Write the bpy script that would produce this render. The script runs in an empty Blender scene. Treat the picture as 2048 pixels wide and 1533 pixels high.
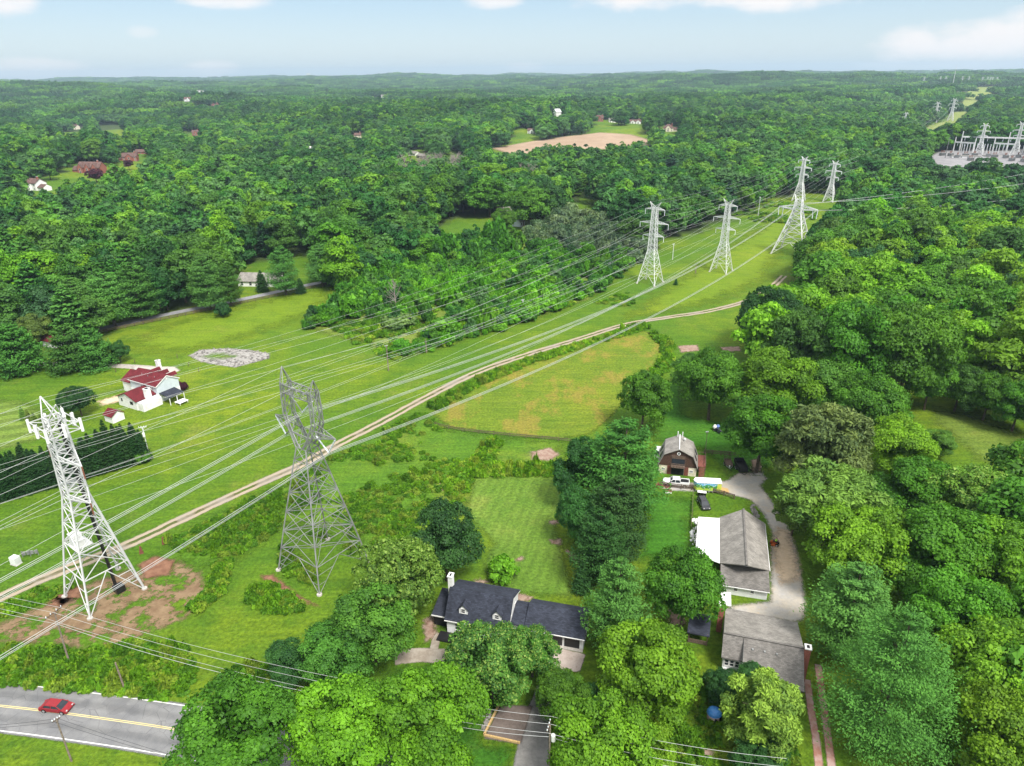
import bpy, math, random
import numpy as np
from mathutils import Vector, Matrix

# ------------------------------------------------------------------ camera, sky, sun, exposure
SC = bpy.context.scene
COL = SC.collection
CAM_H = 88.0
FPX = 1420.0
PITCH = math.radians(23.55)
ROLL = math.radians(0.56)
cd = bpy.data.cameras.new('camera'); cam = bpy.data.objects.new('camera', cd); COL.objects.link(cam)
cd.sensor_fit = 'HORIZONTAL'; cd.sensor_width = 36.0; cd.lens = 36.0 * FPX / 2048.0
cd.clip_start = 1.0; cd.clip_end = 60000.0
cam.matrix_world = (Matrix.Translation((0, 0, CAM_H)) @ Matrix.Rotation(math.pi / 2 - PITCH, 4, 'X') @ Matrix.Rotation(-ROLL, 4, 'Z'))
SC.camera = cam
_c, _sn = math.cos(PITCH), math.sin(PITCH)
FWD = np.array([0, _c, -_sn]); _up = np.array([0, _sn, _c]); _r = np.array([1.0, 0, 0])
RGT = _r * math.cos(ROLL) - _up * math.sin(ROLL); UPV = _up * math.cos(ROLL) + _r * math.sin(ROLL)
SUN_EL, SUN_AZ = math.radians(55), math.radians(148)     # azimuth from +Y (away from camera) towards +X
W = bpy.data.worlds.new('World'); SC.world = W; W.use_nodes = True
SUN_STRENGTH, SKY_STRENGTH, EXPOSURE, HAZE = 3.3, 0.103, 0.84, 0.00008
SC.view_settings.view_transform = 'Standard'; SC.view_settings.look = 'None'
SC.view_settings.exposure = EXPOSURE; SC.view_settings.gamma = 1.0; SC.view_settings.use_curve_mapping = False
SC.cycles.max_bounces = 6; SC.cycles.diffuse_bounces = 3; SC.cycles.glossy_bounces = 2
SC.cycles.transmission_bounces = 3; SC.cycles.transparent_max_bounces = 10; SC.cycles.volume_bounces = 0
SC.cycles.sample_clamp_indirect = 4.0

def build_world():
    nt = W.node_tree; N = nt.nodes; L = nt.links
    for n in list(N): N.remove(n)
    out = N.new('ShaderNodeOutputWorld'); bg = N.new('ShaderNodeBackground'); bg.inputs['Strength'].default_value = SKY_STRENGTH
    sky = N.new('ShaderNodeTexSky'); sky.sky_type = 'NISHITA'; sky.sun_disc = False
    sky.sun_elevation = SUN_EL; sky.sun_rotation = SUN_AZ
    sky.altitude = 100; sky.air_density = 1.0; sky.dust_density = 1.0; sky.ozone_density = 1.5
    tc = N.new('ShaderNodeTexCoord'); sx = N.new('ShaderNodeSeparateXYZ'); L.new(tc.outputs['Generated'], sx.inputs[0])
    def mt(op, a, b=0.0, c=None):
        m = N.new('ShaderNodeMath'); m.operation = op
        for k, v in enumerate((a, b) if c is None else (a, b, c)):
            if isinstance(v, (int, float)): m.inputs[k].default_value = v
            else: L.new(v, m.inputs[k])
        return m.outputs[0]
    def rng(v, a, b, lo, hi):
        m = N.new('ShaderNodeMapRange'); m.interpolation_type = 'SMOOTHSTEP'; L.new(v, m.inputs['Value'])
        for k, q in (('From Min', a), ('From Max', b), ('To Min', lo), ('To Max', hi)): m.inputs[k].default_value = q
        return m.outputs['Result']
    def mixc(f, a, b):
        m = N.new('ShaderNodeMixRGB')
        for k, v in (('Fac', f), ('Color1', a), ('Color2', b)):
            if isinstance(v, (int, float)): m.inputs[k].default_value = v
            elif isinstance(v, tuple): m.inputs[k].default_value = v + (1,)
            else: L.new(v, m.inputs[k])
        return m.outputs[0]
    az = mt('ARCTAN2', sx.outputs[0], sx.outputs[1]); el = mt('ARCSINE', sx.outputs[2])
    def noise(sc, det, stretch):
        mp = N.new('ShaderNodeMapping'); mp.inputs['Scale'].default_value = stretch; L.new(tc.outputs['Generated'], mp.inputs[0])
        nz = N.new('ShaderNodeTexNoise'); nz.inputs['Scale'].default_value = sc; nz.inputs['Detail'].default_value = det; nz.inputs['Roughness'].default_value = .58; L.new(mp.outputs[0], nz.inputs['Vector']); return nz.outputs['Fac']
    n1 = noise(16, 7, (1, 1, 2.2)); n2 = noise(3.0, 8, (1, 1, 2.0))
    # pale blue low down, a bright broken cloud deck overhead
    c = mixc(.72, sky.outputs[0], mixc(rng(el, .01, .11, 0, 1), (3.7, 4.45, 4.95), (2.4, 3.5, 4.6)))
    deck = mt('MULTIPLY', rng(el, .13, .4, 0, 1), rng(n2, .3, .55, .35, 1))
    c = mixc(deck, c, (7.9, 7.9, 7.9))
    tot = None
    for px, py, wx, wy, amt in CLOUDS:
        d = FWD + RGT * ((px - 1024) / FPX) + UPV * ((766.5 - py) / FPX); d = d / np.linalg.norm(d)
        a0, e0 = math.atan2(d[0], d[1]), math.asin(d[2])
        u = mt('DIVIDE', mt('SUBTRACT', az, a0), wx / FPX); v = mt('DIVIDE', mt('SUBTRACT', el, e0), wy / FPX)
        q = mt('ADD', mt('ADD', mt('MULTIPLY', u, u), mt('MULTIPLY', v, v)), mt('MULTIPLY', mt('SUBTRACT', n1, .5), 2.6))
        f = rng(q, -.1, 1.2, amt * .92, 0); tot = f if tot is None else mt('MAXIMUM', tot, f)
    c = mixc(tot, c, (5.9, 5.6, 5.5))
    L.new(c, bg.inputs['Color']); L.new(bg.outputs[0], out.inputs['Surface'])
CLOUDS = ((1290, -2, 130, 22, .95), (1560, -4, 150, 24, .95), (990, 0, 60, 15, .8), (450, -2, 75, 17, .8), (5, 0, 45, 24, .9), (1835, 92, 75, 30, .95), (1960, 84, 120, 38, .95), (2080, 75, 90, 45, .95), (285, 64, 26, 11, .35),
          (40, 138, 120, 16, .55), (230, 148, 200, 12, .45), (425, 138, 50, 16, .6), (1045, 134, 45, 10, .5), (1990, 128, 220, 14, .5))
build_world()
sd_ = bpy.data.lights.new('sun', 'SUN'); sd_.energy = SUN_STRENGTH; sd_.angle = math.radians(17); sd_.color = (1.0, 0.955, 0.88)
sun = bpy.data.objects.new('sun', sd_); COL.objects.link(sun)
_s = Vector((math.sin(SUN_AZ) * math.cos(SUN_EL), math.cos(SUN_AZ) * math.cos(SUN_EL), math.sin(SUN_EL)))
sun.rotation_euler = (-_s).to_track_quat('-Z', 'Y').to_euler(); sun.location = (0, 0, 300)

# ------------------------------------------------------------------ photo pixel <-> world
def G(px, py, z=0.0):
    d = FWD + RGT * ((px - 1024) / FPX) + UPV * ((766.5 - py) / FPX)
    t = (z - CAM_H) / d[2]
    return (float(d[0] * t), float(d[1] * t), z)
def G2(px, py, z=0.0): return np.array(G(px, py, z)[:2])
def P(x, y, z):
    x = np.asarray(x, float); y = np.asarray(y, float); z = np.asarray(z, float) - CAM_H
    w = y * FWD[1] + z * FWD[2]
    a = x * RGT[0] + y * RGT[1] + z * RGT[2]; b = x * UPV[0] + y * UPV[1] + z * UPV[2]
    w = np.where(w < 1, 1, w)
    return 1024 + FPX * a / w, 766.5 - FPX * b / w
def sstep(a, b, x):
    t = np.clip((x - a) / (b - a), 0, 1); return t * t * (3 - 2 * t)
def hgt(x, y):
    x = np.asarray(x, float); y = np.asarray(y, float); d = np.hypot(x, y)
    r1 = sstep(430, 1400, d); r2 = sstep(1600, 5500, d); r3 = sstep(6000, 11000, d)
    n = 10 * np.sin(x / 310 + 1.3) * np.cos(y / 270 + .5) + 7 * np.sin((x + y) / 210 + 2.0) + 4 * np.sin((x - 1.7 * y) / 150)
    big = 30 * np.sin(x / 700 + y / 2600 + .7) * np.cos(y / 1250 - x / 3100) + 15 * np.sin(y / 330 + x / 900 + 1.2 * np.sin(x / 600))
    return 1.25 * r1 * n + sstep(560, 900, d) * 6 * np.sin(x / 105 + .8) * np.cos(y / 118 + x / 400) + r2 * (22 + big) + r3 * (30 - 0.75 * big)
def GT(px, py, z=0.0):
    d = FWD + RGT * ((px - 1024) / FPX) + UPV * ((766.5 - py) / FPX)
    t = 100.0
    while t < 14000:
        if CAM_H + d[2] * t < float(hgt(d[0] * t, d[1] * t)) + z: break
        t *= 1.004
    lo, hi = t / 1.004, t
    for _ in range(24):
        m = (lo + hi) / 2
        if CAM_H + d[2] * m < float(hgt(d[0] * m, d[1] * m)) + z: hi = m
        else: lo = m
    x, y = float(d[0] * hi), float(d[1] * hi)
    return (x, y, float(hgt(x, y)))
def inpoly(px, py, poly):
    px = np.asarray(px, float); py = np.asarray(py, float); r = np.zeros(px.shape, bool)
    n = len(poly)
    for i in range(n):
        x0, y0 = poly[i]; x1, y1 = poly[(i + 1) % n]
        if y0 == y1: continue
        c = ((y0 > py) != (y1 > py)) & (px < (x1 - x0) * (py - y0) / (y1 - y0) + x0)
        r ^= c
    return r
def sdist(x, y, poly):                                   # signed distance, positive inside
    d = np.full(x.shape, 1e9); n = len(poly)
    for i in range(n):
        ax, ay = poly[i]; bx, by = poly[(i + 1) % n]
        ex, ey = bx - ax, by - ay; L2 = ex * ex + ey * ey + 1e-9
        t = np.clip(((x - ax) * ex + (y - ay) * ey) / L2, 0, 1)
        d = np.minimum(d, np.hypot(x - ax - t * ex, y - ay - t * ey))
    return np.where(inpoly(x, y, poly), d, -d)

# ------------------------------------------------------------------ object helpers
def tag(o, label=None, cat=None, group=None, kind=None):
    if label: o['label'] = label
    if cat: o['category'] = cat
    if group: o['group'] = group
    if kind: o['kind'] = kind
    return o
def empty(name, loc=(0, 0, 0), rz=0.0, label=None, cat=None, group=None):
    o = bpy.data.objects.new(name, None); COL.objects.link(o); o.location = loc; o.rotation_euler = (0, 0, rz)
    o.empty_display_size = 0.5
    return tag(o, label, cat, group)
def link(name, me, parent=None):
    o = bpy.data.objects.new(name, me); COL.objects.link(o)
    if parent is not None: o.parent = parent
    return o
def copy_tree(o, parent=None):
    c = o.copy(); COL.objects.link(c)
    if parent is not None: c.parent = parent
    for ch in list(o.children): copy_tree(ch, c)
    return c
class MB:
    def __init__(s): s.v = []; s.f = []; s.m = []
    def face(s, pts, mi=0):
        b = len(s.v); s.v += [tuple(p) for p in pts]; s.f.append(tuple(range(b, b + len(pts)))); s.m.append(mi); return s
    def hexa(s, b4, t4, mi=0):
        b = len(s.v); s.v += [tuple(p) for p in b4] + [tuple(p) for p in t4]
        for f in ((3, 2, 1, 0), (4, 5, 6, 7), (0, 1, 5, 4), (1, 2, 6, 5), (2, 3, 7, 6), (3, 0, 4, 7)):
            s.f.append(tuple(b + i for i in f)); s.m.append(mi)
        return s
    def box(s, x0, x1, y0, y1, z0, z1, mi=0):
        return s.hexa([(x0, y0, z0), (x1, y0, z0), (x1, y1, z0), (x0, y1, z0)], [(x0, y0, z1), (x1, y0, z1), (x1, y1, z1), (x0, y1, z1)], mi)
    def beam(s, p, q, w, h=None, mi=0):
        p = Vector(p); q = Vector(q); d = q - p
        if d.length < 1e-6: return s
        d.normalize(); h = h or w
        a = d.cross(Vector((0, 0, 1)))
        if a.length < 1e-3: a = Vector((1, 0, 0))
        a.normalize(); b = a.cross(d); a = a * (w / 2); b = b * (h / 2)
        return s.hexa([p - a - b, p + a - b, p + a + b, p - a + b], [q - a - b, q + a - b, q + a + b, q - a + b], mi)
    def tube(s, pts, radii, n=8, mi=0, cap=True):
        pts = [Vector(p) for p in pts]; rings = []
        for i, p in enumerate(pts):
            d = (pts[min(i + 1, len(pts) - 1)] - pts[max(i - 1, 0)])
            d = d.normalized() if d.length > 1e-9 else Vector((0, 0, 1))
            a = d.cross(Vector((0.13, 0.05, 1))) if abs(d.z) < 0.95 else d.cross(Vector((1, 0, 0)))
            a.normalize(); b = d.cross(a); r = radii[i] if hasattr(radii, '__len__') else radii
            k = len(s.v); s.v += [tuple(p + a * (r * math.cos(2 * math.pi * j / n)) + b * (r * math.sin(2 * math.pi * j / n))) for j in range(n)]
            rings.append(k)
        for i in range(len(rings) - 1):
            for j in range(n):
                s.f.append((rings[i] + j, rings[i] + (j + 1) % n, rings[i + 1] + (j + 1) % n, rings[i + 1] + j)); s.m.append(mi)
        if cap:
            s.f.append(tuple(rings[0] + j for j in reversed(range(n)))); s.m.append(mi)
            s.f.append(tuple(rings[-1] + j for j in range(n))); s.m.append(mi)
        return s
    def prism(s, poly, axis, a0, a1, mi=0):              # poly in the other two coordinates
        def mk(u, v, a):
            return (a, u, v) if axis == 'x' else ((u, a, v) if axis == 'y' else (u, v, a))
        b = len(s.v); n = len(poly)
        s.v += [mk(u, v, a0) for u, v in poly] + [mk(u, v, a1) for u, v in poly]
        s.f.append(tuple(b + i for i in reversed(range(n)))); s.m.append(mi)
        s.f.append(tuple(b + n + i for i in range(n))); s.m.append(mi)
        for i in range(n):
            j = (i + 1) % n; s.f.append((b + i, b + j, b + n + j, b + n + i)); s.m.append(mi)
        return s
    def slab(s, p4, t=0.18, mi=0):
        return s.hexa([(x, y, z - t) for x, y, z in p4], p4, mi)
    def build(s, name, mats, parent=None, smooth=False):
        me = bpy.data.meshes.new(name); me.from_pydata(s.v, [], s.f)
        for m in (mats if isinstance(mats, (list, tuple)) else [mats]): me.materials.append(m)
        if any(s.m): me.polygons.foreach_set('material_index', s.m)
        if smooth: me.polygons.foreach_set('use_smooth', [True] * len(s.f))
        me.update()
        import bmesh
        bm = bmesh.new(); bm.from_mesh(me); bmesh.ops.recalc_face_normals(bm, faces=bm.faces); bm.to_mesh(me); bm.free()
        return link(name, me, parent)
def np_mesh(name, V, Q, mats, attrs=None, mi=None):
    me = bpy.data.meshes.new(name); V = np.asarray(V, np.float32); Q = np.asarray(Q, np.int32); k = Q.shape[1]
    me.vertices.add(len(V)); me.vertices.foreach_set('co', V.ravel())
    me.loops.add(Q.size); me.loops.foreach_set('vertex_index', Q.ravel())
    me.polygons.add(len(Q)); me.polygons.foreach_set('loop_start', np.arange(len(Q), dtype=np.int32) * k)
    for m in mats: me.materials.append(m)
    if mi is not None: me.polygons.foreach_set('material_index', np.asarray(mi, np.int32))
    for nme, a in (attrs or {}).items():
        at = me.attributes.new(nme, 'FLOAT', 'POINT'); at.data.foreach_set('value', np.asarray(a, np.float32))
    me.update(calc_edges=True); me.validate(verbose=False)
    return me

# ------------------------------------------------------------------ materials
class NT:
    def __init__(s, name):
        s.m = bpy.data.materials.new(name); s.m.use_nodes = True; s.t = s.m.node_tree
        for n in list(s.t.nodes): s.t.nodes.remove(n)
        s.out = s.t.nodes.new('ShaderNodeOutputMaterial')
    def n(s, ty, **kw):
        nd = s.t.nodes.new(ty)
        for k, v in kw.items(): setattr(nd, k, v)
        return nd
    def l(s, a, b): s.t.links.new(a, b)
    def val(s, sock, v):
        if isinstance(v, bpy.types.NodeSocket): s.l(v, sock)
        else: sock.default_value = v if not isinstance(v, tuple) or len(v) != 3 else v + (1,)
    def attr(s, name): return s.n('ShaderNodeAttribute', attribute_name=name).outputs['Fac']
    def noise(s, scale, detail=4, rough=.55, coord='Object', vec=None, stretch=None):
        if vec is None:
            vec = s.n('ShaderNodeTexCoord').outputs[coord]
        if stretch:
            mp = s.n('ShaderNodeMapping'); mp.inputs['Scale'].default_value = stretch; s.l(vec, mp.inputs[0]); vec = mp.outputs[0]
        nz = s.n('ShaderNodeTexNoise'); nz.inputs['Scale'].default_value = scale; nz.inputs['Detail'].default_value = detail
        nz.inputs['Roughness'].default_value = rough; s.l(vec, nz.inputs['Vector']); return nz.outputs['Fac']
    def math(s, op, a, b=0.0, clamp=False):
        nd = s.n('ShaderNodeMath', operation=op, use_clamp=clamp); s.val(nd.inputs[0], a); s.val(nd.inputs[1], b); return nd.outputs[0]
    def ramp(s, fac, a, b, lo=0.0, hi=1.0):
        nd = s.n('ShaderNodeMapRange', interpolation_type='SMOOTHSTEP'); s.val(nd.inputs['Value'], fac)
        s.val(nd.inputs['From Min'], a); s.val(nd.inputs['From Max'], b); s.val(nd.inputs['To Min'], lo); s.val(nd.inputs['To Max'], hi)
        return nd.outputs['Result']
    def mix(s, fac, a, b, blend='MIX'):
        nd = s.n('ShaderNodeMixRGB', blend_type=blend); s.val(nd.inputs['Fac'], fac); s.val(nd.inputs['Color1'], a); s.val(nd.inputs['Color2'], b); return nd.outputs[0]
    def bump(s, h, strength=.5, dist=.1):
        nd = s.n('ShaderNodeBump'); nd.inputs['Strength'].default_value = strength; nd.inputs['Distance'].default_value = dist
        s.l(h, nd.inputs['Height']); return nd.outputs[0]
    def bsdf(s, col, rough=.8, spec=.3, metal=0.0, normal=None):
        b = s.n('ShaderNodeBsdfPrincipled'); s.val(b.inputs['Base Color'], col); s.val(b.inputs['Roughness'], rough)
        b.inputs['Specular IOR Level'].default_value = spec; b.inputs['Metallic'].default_value = metal
        if normal is not None: s.l(normal, b.inputs['Normal'])
        return b.outputs[0]
    def finish(s, sh, alpha=None):
        if alpha is not None:
            tr = s.n('ShaderNodeBsdfTransparent'); mx = s.n('ShaderNodeMixShader'); s.val(mx.inputs[0], alpha)
            s.l(tr.outputs[0], mx.inputs[1]); s.l(sh, mx.inputs[2]); sh = mx.outputs[0]
        s.l(sh, s.out.inputs['Surface']); return s.m
def simple(name, col, rough=.7, spec=.3, metal=0.0, var=.18, scale=2.0, stain=None):
    t = NT(name); a = t.noise(scale, 6)
    c = t.mix(1.0, col, t.mix(t.ramp(a, .3, .7), (1 - var,) * 3, (1 + var,) * 3), 'MULTIPLY')
    if stain: c = t.mix(t.ramp(t.noise(scale * .35, 5, .65), .52, .72, 0, .7), c, stain)
    return t.finish(t.bsdf(c, rough, spec, metal))
def shingle(name, col, var=.3, course=.18):
    t = NT(name); tc = t.n('ShaderNodeTexCoord').outputs['Object']
    br = t.n('ShaderNodeTexBrick'); br.inputs['Scale'].default_value = 1.0; br.inputs['Mortar Size'].default_value = .012
    br.inputs['Brick Width'].default_value = .45; br.inputs['Row Height'].default_value = course; br.offset = .5
    lo = tuple(c * (1 - var) for c in col); hi = tuple(c * (1 + var) for c in col)
    br.inputs['Color1'].default_value = lo + (1,); br.inputs['Color2'].default_value = hi + (1,); br.inputs['Mortar'].default_value = tuple(c * .55 for c in col) + (1,)
    t.l(tc, br.inputs['Vector'])
    a = t.noise(.55, 5); b = t.noise(9, 3)
    c = t.mix(1.0, br.outputs[0], t.mix(t.ramp(a, .3, .72), (.8,) * 3, (1.16,) * 3), 'MULTIPLY')
    c = t.mix(1.0, c, t.mix(b, (.75,) * 3, (1.25,) * 3), 'MULTIPLY')
    return t.finish(t.bsdf(c, .9, .2, normal=t.bump(b, .3, .03)))
def siding(name, col, step=.2, dirt=.12):
    t = NT(name); tc = t.n('ShaderNodeTexCoord').outputs['Object']; sx = t.n('ShaderNodeSeparateXYZ'); t.l(tc, sx.inputs[0])
    f = t.math('FRACT', t.math('DIVIDE', sx.outputs[2], step))
    a = t.noise(.8, 5, .65)
    c = t.mix(t.ramp(f, .0, .12), tuple(k * .72 for k in col), col)
    c = t.mix(1.0, c, t.mix(t.ramp(a, .3, .75), (1 - dirt,) * 3, (1.03,) * 3), 'MULTIPLY')
    return t.finish(t.bsdf(c, .6, .3, normal=t.bump(f, .3, .02)))
M = {}
M['white'] = simple('white_paint', (.78, .78, .77), .55, var=.06, scale=1.5, stain=(.6, .58, .54))
M['siding_white'] = siding('white_siding', (.78, .79, .8))
M['siding_blue'] = siding('pale_blue_siding', (.6, .67, .7))
M['cream'] = simple('cream_block', (.66, .6, .48), .85, var=.08, scale=3, stain=(.5, .44, .34))
M['brownwood'] = simple('brown_wood', (.075, .042, .03), .85, var=.4, scale=4)
M['redwood'] = simple('red_brown_wood', (.17, .06, .045), .8, var=.3, scale=4)
M['brick'] = simple('red_brick', (.28, .1, .075), .85, var=.25, scale=6)
M['greywood'] = simple('weathered_wood', (.12, .085, .065), .9, var=.35, scale=5)
M['timber'] = simple('new_timber', (.5, .34, .15), .8, var=.2, scale=5)
M['glass'] = simple('window_glass', (.025, .032, .04), .22, .35, var=.2)
M['dark'] = simple('dark_opening', (.012, .012, .014), .7, var=.2)
M['black'] = simple('black_paint', (.014, .014, .016), .4, .4, var=.2)
M['blackplastic'] = simple('black_rubber', (.02, .02, .02), .7, .2, var=.3)
M['roof_dark'] = shingle('charcoal_shingles', (.034, .039, .056))
M['roof_grey'] = shingle('grey_shingles', (.25, .235, .215), .2)
M['roof_grey_shaded'] = shingle('shaded_grey_shingles', (.165, .155, .145), .22)  # darker copy for viewer-side slopes, shade put into the colour; also ridge caps
M['roof_brown'] = shingle('brown_shingles', (.14, .085, .075))
M['roof_red'] = shingle('red_shingles', (.125, .018, .024), .16)
M['roof_white'] = simple('white_metal_roof', (.8, .8, .8), .4, .4, var=.04, scale=.6, stain=(.66, .66, .67))
M['concrete'] = simple('concrete', (.42, .39, .36), .9, var=.2, scale=3)
M['galv'] = simple('galvanised_steel', (.24, .245, .245), .55, .4, .25, var=.25, scale=.6)
M['galv_light'] = simple('pale_steel', (.62, .63, .63), .5, .4, .1, var=.14, scale=.4)
M['steel_white'] = simple('white_steel', (.52, .525, .53), .5, .4, 0, var=.1, scale=.4)
M['wire'] = simple('bright_conductor', (.5, .51, .51), .45, .5, .15, var=.08, scale=.2)
M['wire_dark'] = simple('dark_cable', (.05, .05, .055), .5, .4, 0, var=.1)
M['insul'] = simple('pale_insulator', (.66, .7, .74), .3, .5, var=.1, scale=5)
M['insul_brown'] = simple('brown_insulator', (.2, .07, .04), .4, .5, var=.2, scale=5)
M['pole'] = simple('wooden_pole', (.2, .16, .13), .9, var=.3, scale=3)
M['bark'] = simple('bark', (.09, .07, .055), .95, .1, var=.4, scale=3)
M['deadwood'] = simple('dead_grey_wood', (.27, .23, .21), .95, .1, var=.3, scale=2)
M['stone'] = simple('pale_rubble', (.19, .18, .168), .95, var=.45, scale=1.2, stain=(.16, .13, .13))
M['rust'] = simple('rusty_steel', (.16, .06, .04), .9, var=.3, scale=3)
M['carred'] = simple('red_car_paint', (.24, .012, .018), .4, .4, var=.06)
M['carwhite'] = simple('white_car_paint', (.8, .8, .8), .25, .6, var=.03)
M['cardark'] = simple('dark_car_paint', (.02, .021, .026), .2, .6, var=.1)
M['tyre'] = simple('tyre_rubber', (.02, .02, .02), .9, .1, var=.2)
M['rim'] = simple('wheel_rim', (.5, .5, .5), .4, .5, .6, var=.1)
M['lamp_red'] = simple('red_lamp_lens', (.3, .01, .01), .3, .5)
M['lamp_clear'] = simple('clear_lamp_lens', (.4, .4, .4), .2, .5)
M['tarp_blue'] = simple('blue_tarp', (.12, .2, .5), .5, .4, var=.25, scale=1.5)
M['plastic_blue'] = simple('bright_blue_plastic', (.05, .2, .5), .4, .4, var=.1)
M['plastic_pink'] = simple('pale_pink_plastic', (.7, .5, .48), .5, .4, var=.1)
M['orange'] = simple('orange_paint', (.45, .1, .02), .4, .4, var=.2)
M['lime'] = simple('lime_cloth', (.4, .75, .05), .8, .2, var=.1)
M['skin'] = simple('skin', (.45, .27, .19), .6, .3, var=.05)
M['denim'] = simple('dark_denim', (.03, .035, .06), .9, .1, var=.2)
M['gutter'] = simple('white_gutter', (.72, .72, .72), .5, .4, var=.05)

def leaf_mat(name, trans=.32, spec=.2, flower=None, rnd=False, cols=None):
    t = NT(name); oi = t.n('ShaderNodeObjectInfo'); tint = t.attr('tint')
    if rnd:
        rp = t.n('ShaderNodeValToRGB'); rp.color_ramp.interpolation = 'CONSTANT'
        els = rp.color_ramp.elements
        while len(els) < len(cols): els.new(.5)
        for i, c in enumerate(cols): els[i].position = i / len(cols); els[i].color = c + (1,)
        t.l(oi.outputs['Random'], rp.inputs[0]); base = rp.outputs[0]
    else: base = oi.outputs['Color']
    rr = t.math('FRACT', t.math('MULTIPLY', oi.outputs['Random'], 17.3))
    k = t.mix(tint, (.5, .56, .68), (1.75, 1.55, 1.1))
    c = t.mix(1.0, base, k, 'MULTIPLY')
    c = t.mix(1.0, c, t.mix(rr, (.82,) * 3, (1.18,) * 3), 'MULTIPLY')
    if rnd:
        ge = t.n('ShaderNodeNewGeometry').outputs['Position']
        c = t.mix(1.0, c, t.mix(t.ramp(t.noise(.006, 3, .6, vec=ge), .36, .64), (.62, .68, .78), (1.25, 1.2, 1.05)), 'MULTIPLY')
    if flower: c = t.mix(t.ramp(t.attr('bloom'), .5, .6, 0, .85), c, flower)
    b = t.bsdf(c, .55, spec); tr = t.n('ShaderNodeBsdfTranslucent'); t.l(t.mix(1.0, c, (1.15, 1.25, .55), 'MULTIPLY'), tr.inputs['Color'])
    mx = t.n('ShaderNodeMixShader'); mx.inputs[0].default_value = trans; t.l(b, mx.inputs[1]); t.l(tr.outputs[0], mx.inputs[2])
    return t.finish(mx.outputs[0])
FAR_COLS = [(0.029, 0.1206, 0.0295), (0.0539, 0.1763, 0.0295), (0.0829, 0.232, 0.0295), (0.0497, 0.1531, 0.0506), (0.116, 0.2691, 0.0295), (0.0373, 0.1206, 0.0337), (0.0746, 0.1856, 0.0674), (0.0332, 0.1392, 0.0295), (0.0953, 0.2413, 0.0506)]
M['leaf'] = leaf_mat('leaf'); M['bloom'] = leaf_mat('blossoming_leaf', flower=(.25, .38, .07))
M['needle'] = leaf_mat('needle', .18, .06)
M['leaf_far'] = leaf_mat('wood_leaf', .28, .15, rnd=True, cols=FAR_COLS)
M['needle_far'] = leaf_mat('wood_needle', .12, .06, rnd=True, cols=[(.025, .075, .045), (.035, .095, .055), (.03, .085, .04)])
M['weed'] = leaf_mat('weed_leaf', .3, .12, rnd=True, cols=[(.11, .27, .018), (.15, .32, .022), (.09, .23, .022), (.2, .32, .04)])
M['scrub'] = leaf_mat('scrub_leaf', .3, .12, rnd=True, cols=[(.075, .25, .024), (.1, .3, .022), (.12, .33, .028), (.065, .2, .035), (.11, .29, .03)])
M['silver'] = leaf_mat('silvery_leaf', .25, .2, rnd=True, cols=[(.1, .17, .1), (.075, .15, .08), (.12, .19, .11)])

def grass_mat(name, c1, c2, c3, big=.02, wood=False, stripes=None, dry=None, sd=False, soft=1.0):
    """mottled grass; optional mowing stripes (real mower tracks) and dry seed-head patches"""
    t = NT(name); tc = t.n('ShaderNodeTexCoord').outputs['Object']
    a = t.noise(big, 5, .6, vec=tc); b = t.noise(.16, 6, .62, vec=tc); f = t.noise(1.5, 5, .7, vec=tc); g = t.noise(.45, 4, .6, vec=tc, stretch=(1, .35, 1))
    c = t.mix(t.ramp(a, .4, .68), c1, c2)
    c = t.mix(t.ramp(b, .42, .7, 0, .75), c, c3)
    st = t.n('ShaderNodeMapping'); sa = .0 if stripes else 1.0; st.inputs['Rotation'].default_value = (0, 0, math.radians(-53)); st.inputs['Scale'].default_value = (.06, .9, 1); t.l(tc, st.inputs[0])
    sk = t.noise(1.0, 4, .6, vec=st.outputs[0]); c = t.mix(1.0, c, t.mix(t.ramp(sk, .3, .7), (1 - .16 * sa, 1 - .13 * sa, 1 - .12 * sa), (1 + .16 * sa, 1 + .12 * sa, 1 + .05 * sa)), 'MULTIPLY')
    c = t.mix(t.ramp(t.noise(.33, 7, .75, vec=tc), .56, .68, 0, .5), c, tuple(k * .5 for k in c3))
    c = t.mix(t.ramp(t.noise(.05, 6, .72, vec=tc), .56, .7, 0, .35), c, (.2, .2, .05))
    if stripes:
        ang, per, amt = stripes
        mp = t.n('ShaderNodeMapping'); mp.inputs['Rotation'].default_value = (0, 0, ang); t.l(tc, mp.inputs[0])
        sx = t.n('ShaderNodeSeparateXYZ'); t.l(mp.outputs[0], sx.inputs[0])
        w = t.math('SINE', t.math('ADD', t.math('MULTIPLY', sx.outputs[0], 2 * math.pi / per), t.math('MULTIPLY', a, 1.2)))
        c = t.mix(1.0, c, t.mix(t.ramp(w, -.5, .5), (1 - amt,) * 3, (1 + amt, 1 + amt, 1 + amt * .6)), 'MULTIPLY')
    if dry:
        c = t.mix(t.ramp(t.noise(.09, 6, .7, vec=tc, stretch=(1, .5, 1)), dry[1], dry[1] + .12, 0, dry[2]), c, dry[0])
    c = t.mix(1.0, c, t.mix(t.ramp(f, .25, .75), (.6, .62, .58), (1.42, 1.38, 1.34)), 'MULTIPLY')
    c = t.mix(t.ramp(g, .55, .8, 0, .35), c, tuple(k * .55 for k in c1))
    if wood:
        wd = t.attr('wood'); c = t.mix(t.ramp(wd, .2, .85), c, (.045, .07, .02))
    alpha = None
    if sd: alpha = t.ramp(t.math('ADD', t.attr('sd'), t.math('MULTIPLY', t.math('SUBTRACT', t.noise(.7 / soft ** .7, 5, .7, vec=tc), .5), 3.0 * soft)), -.6 * soft, 1.4 * soft)
    return t.finish(t.bsdf(c, .9, .12, normal=t.bump(t.math('ADD', f, t.math('MULTIPLY', b, 2.0)), .9, .45)), alpha)
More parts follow.
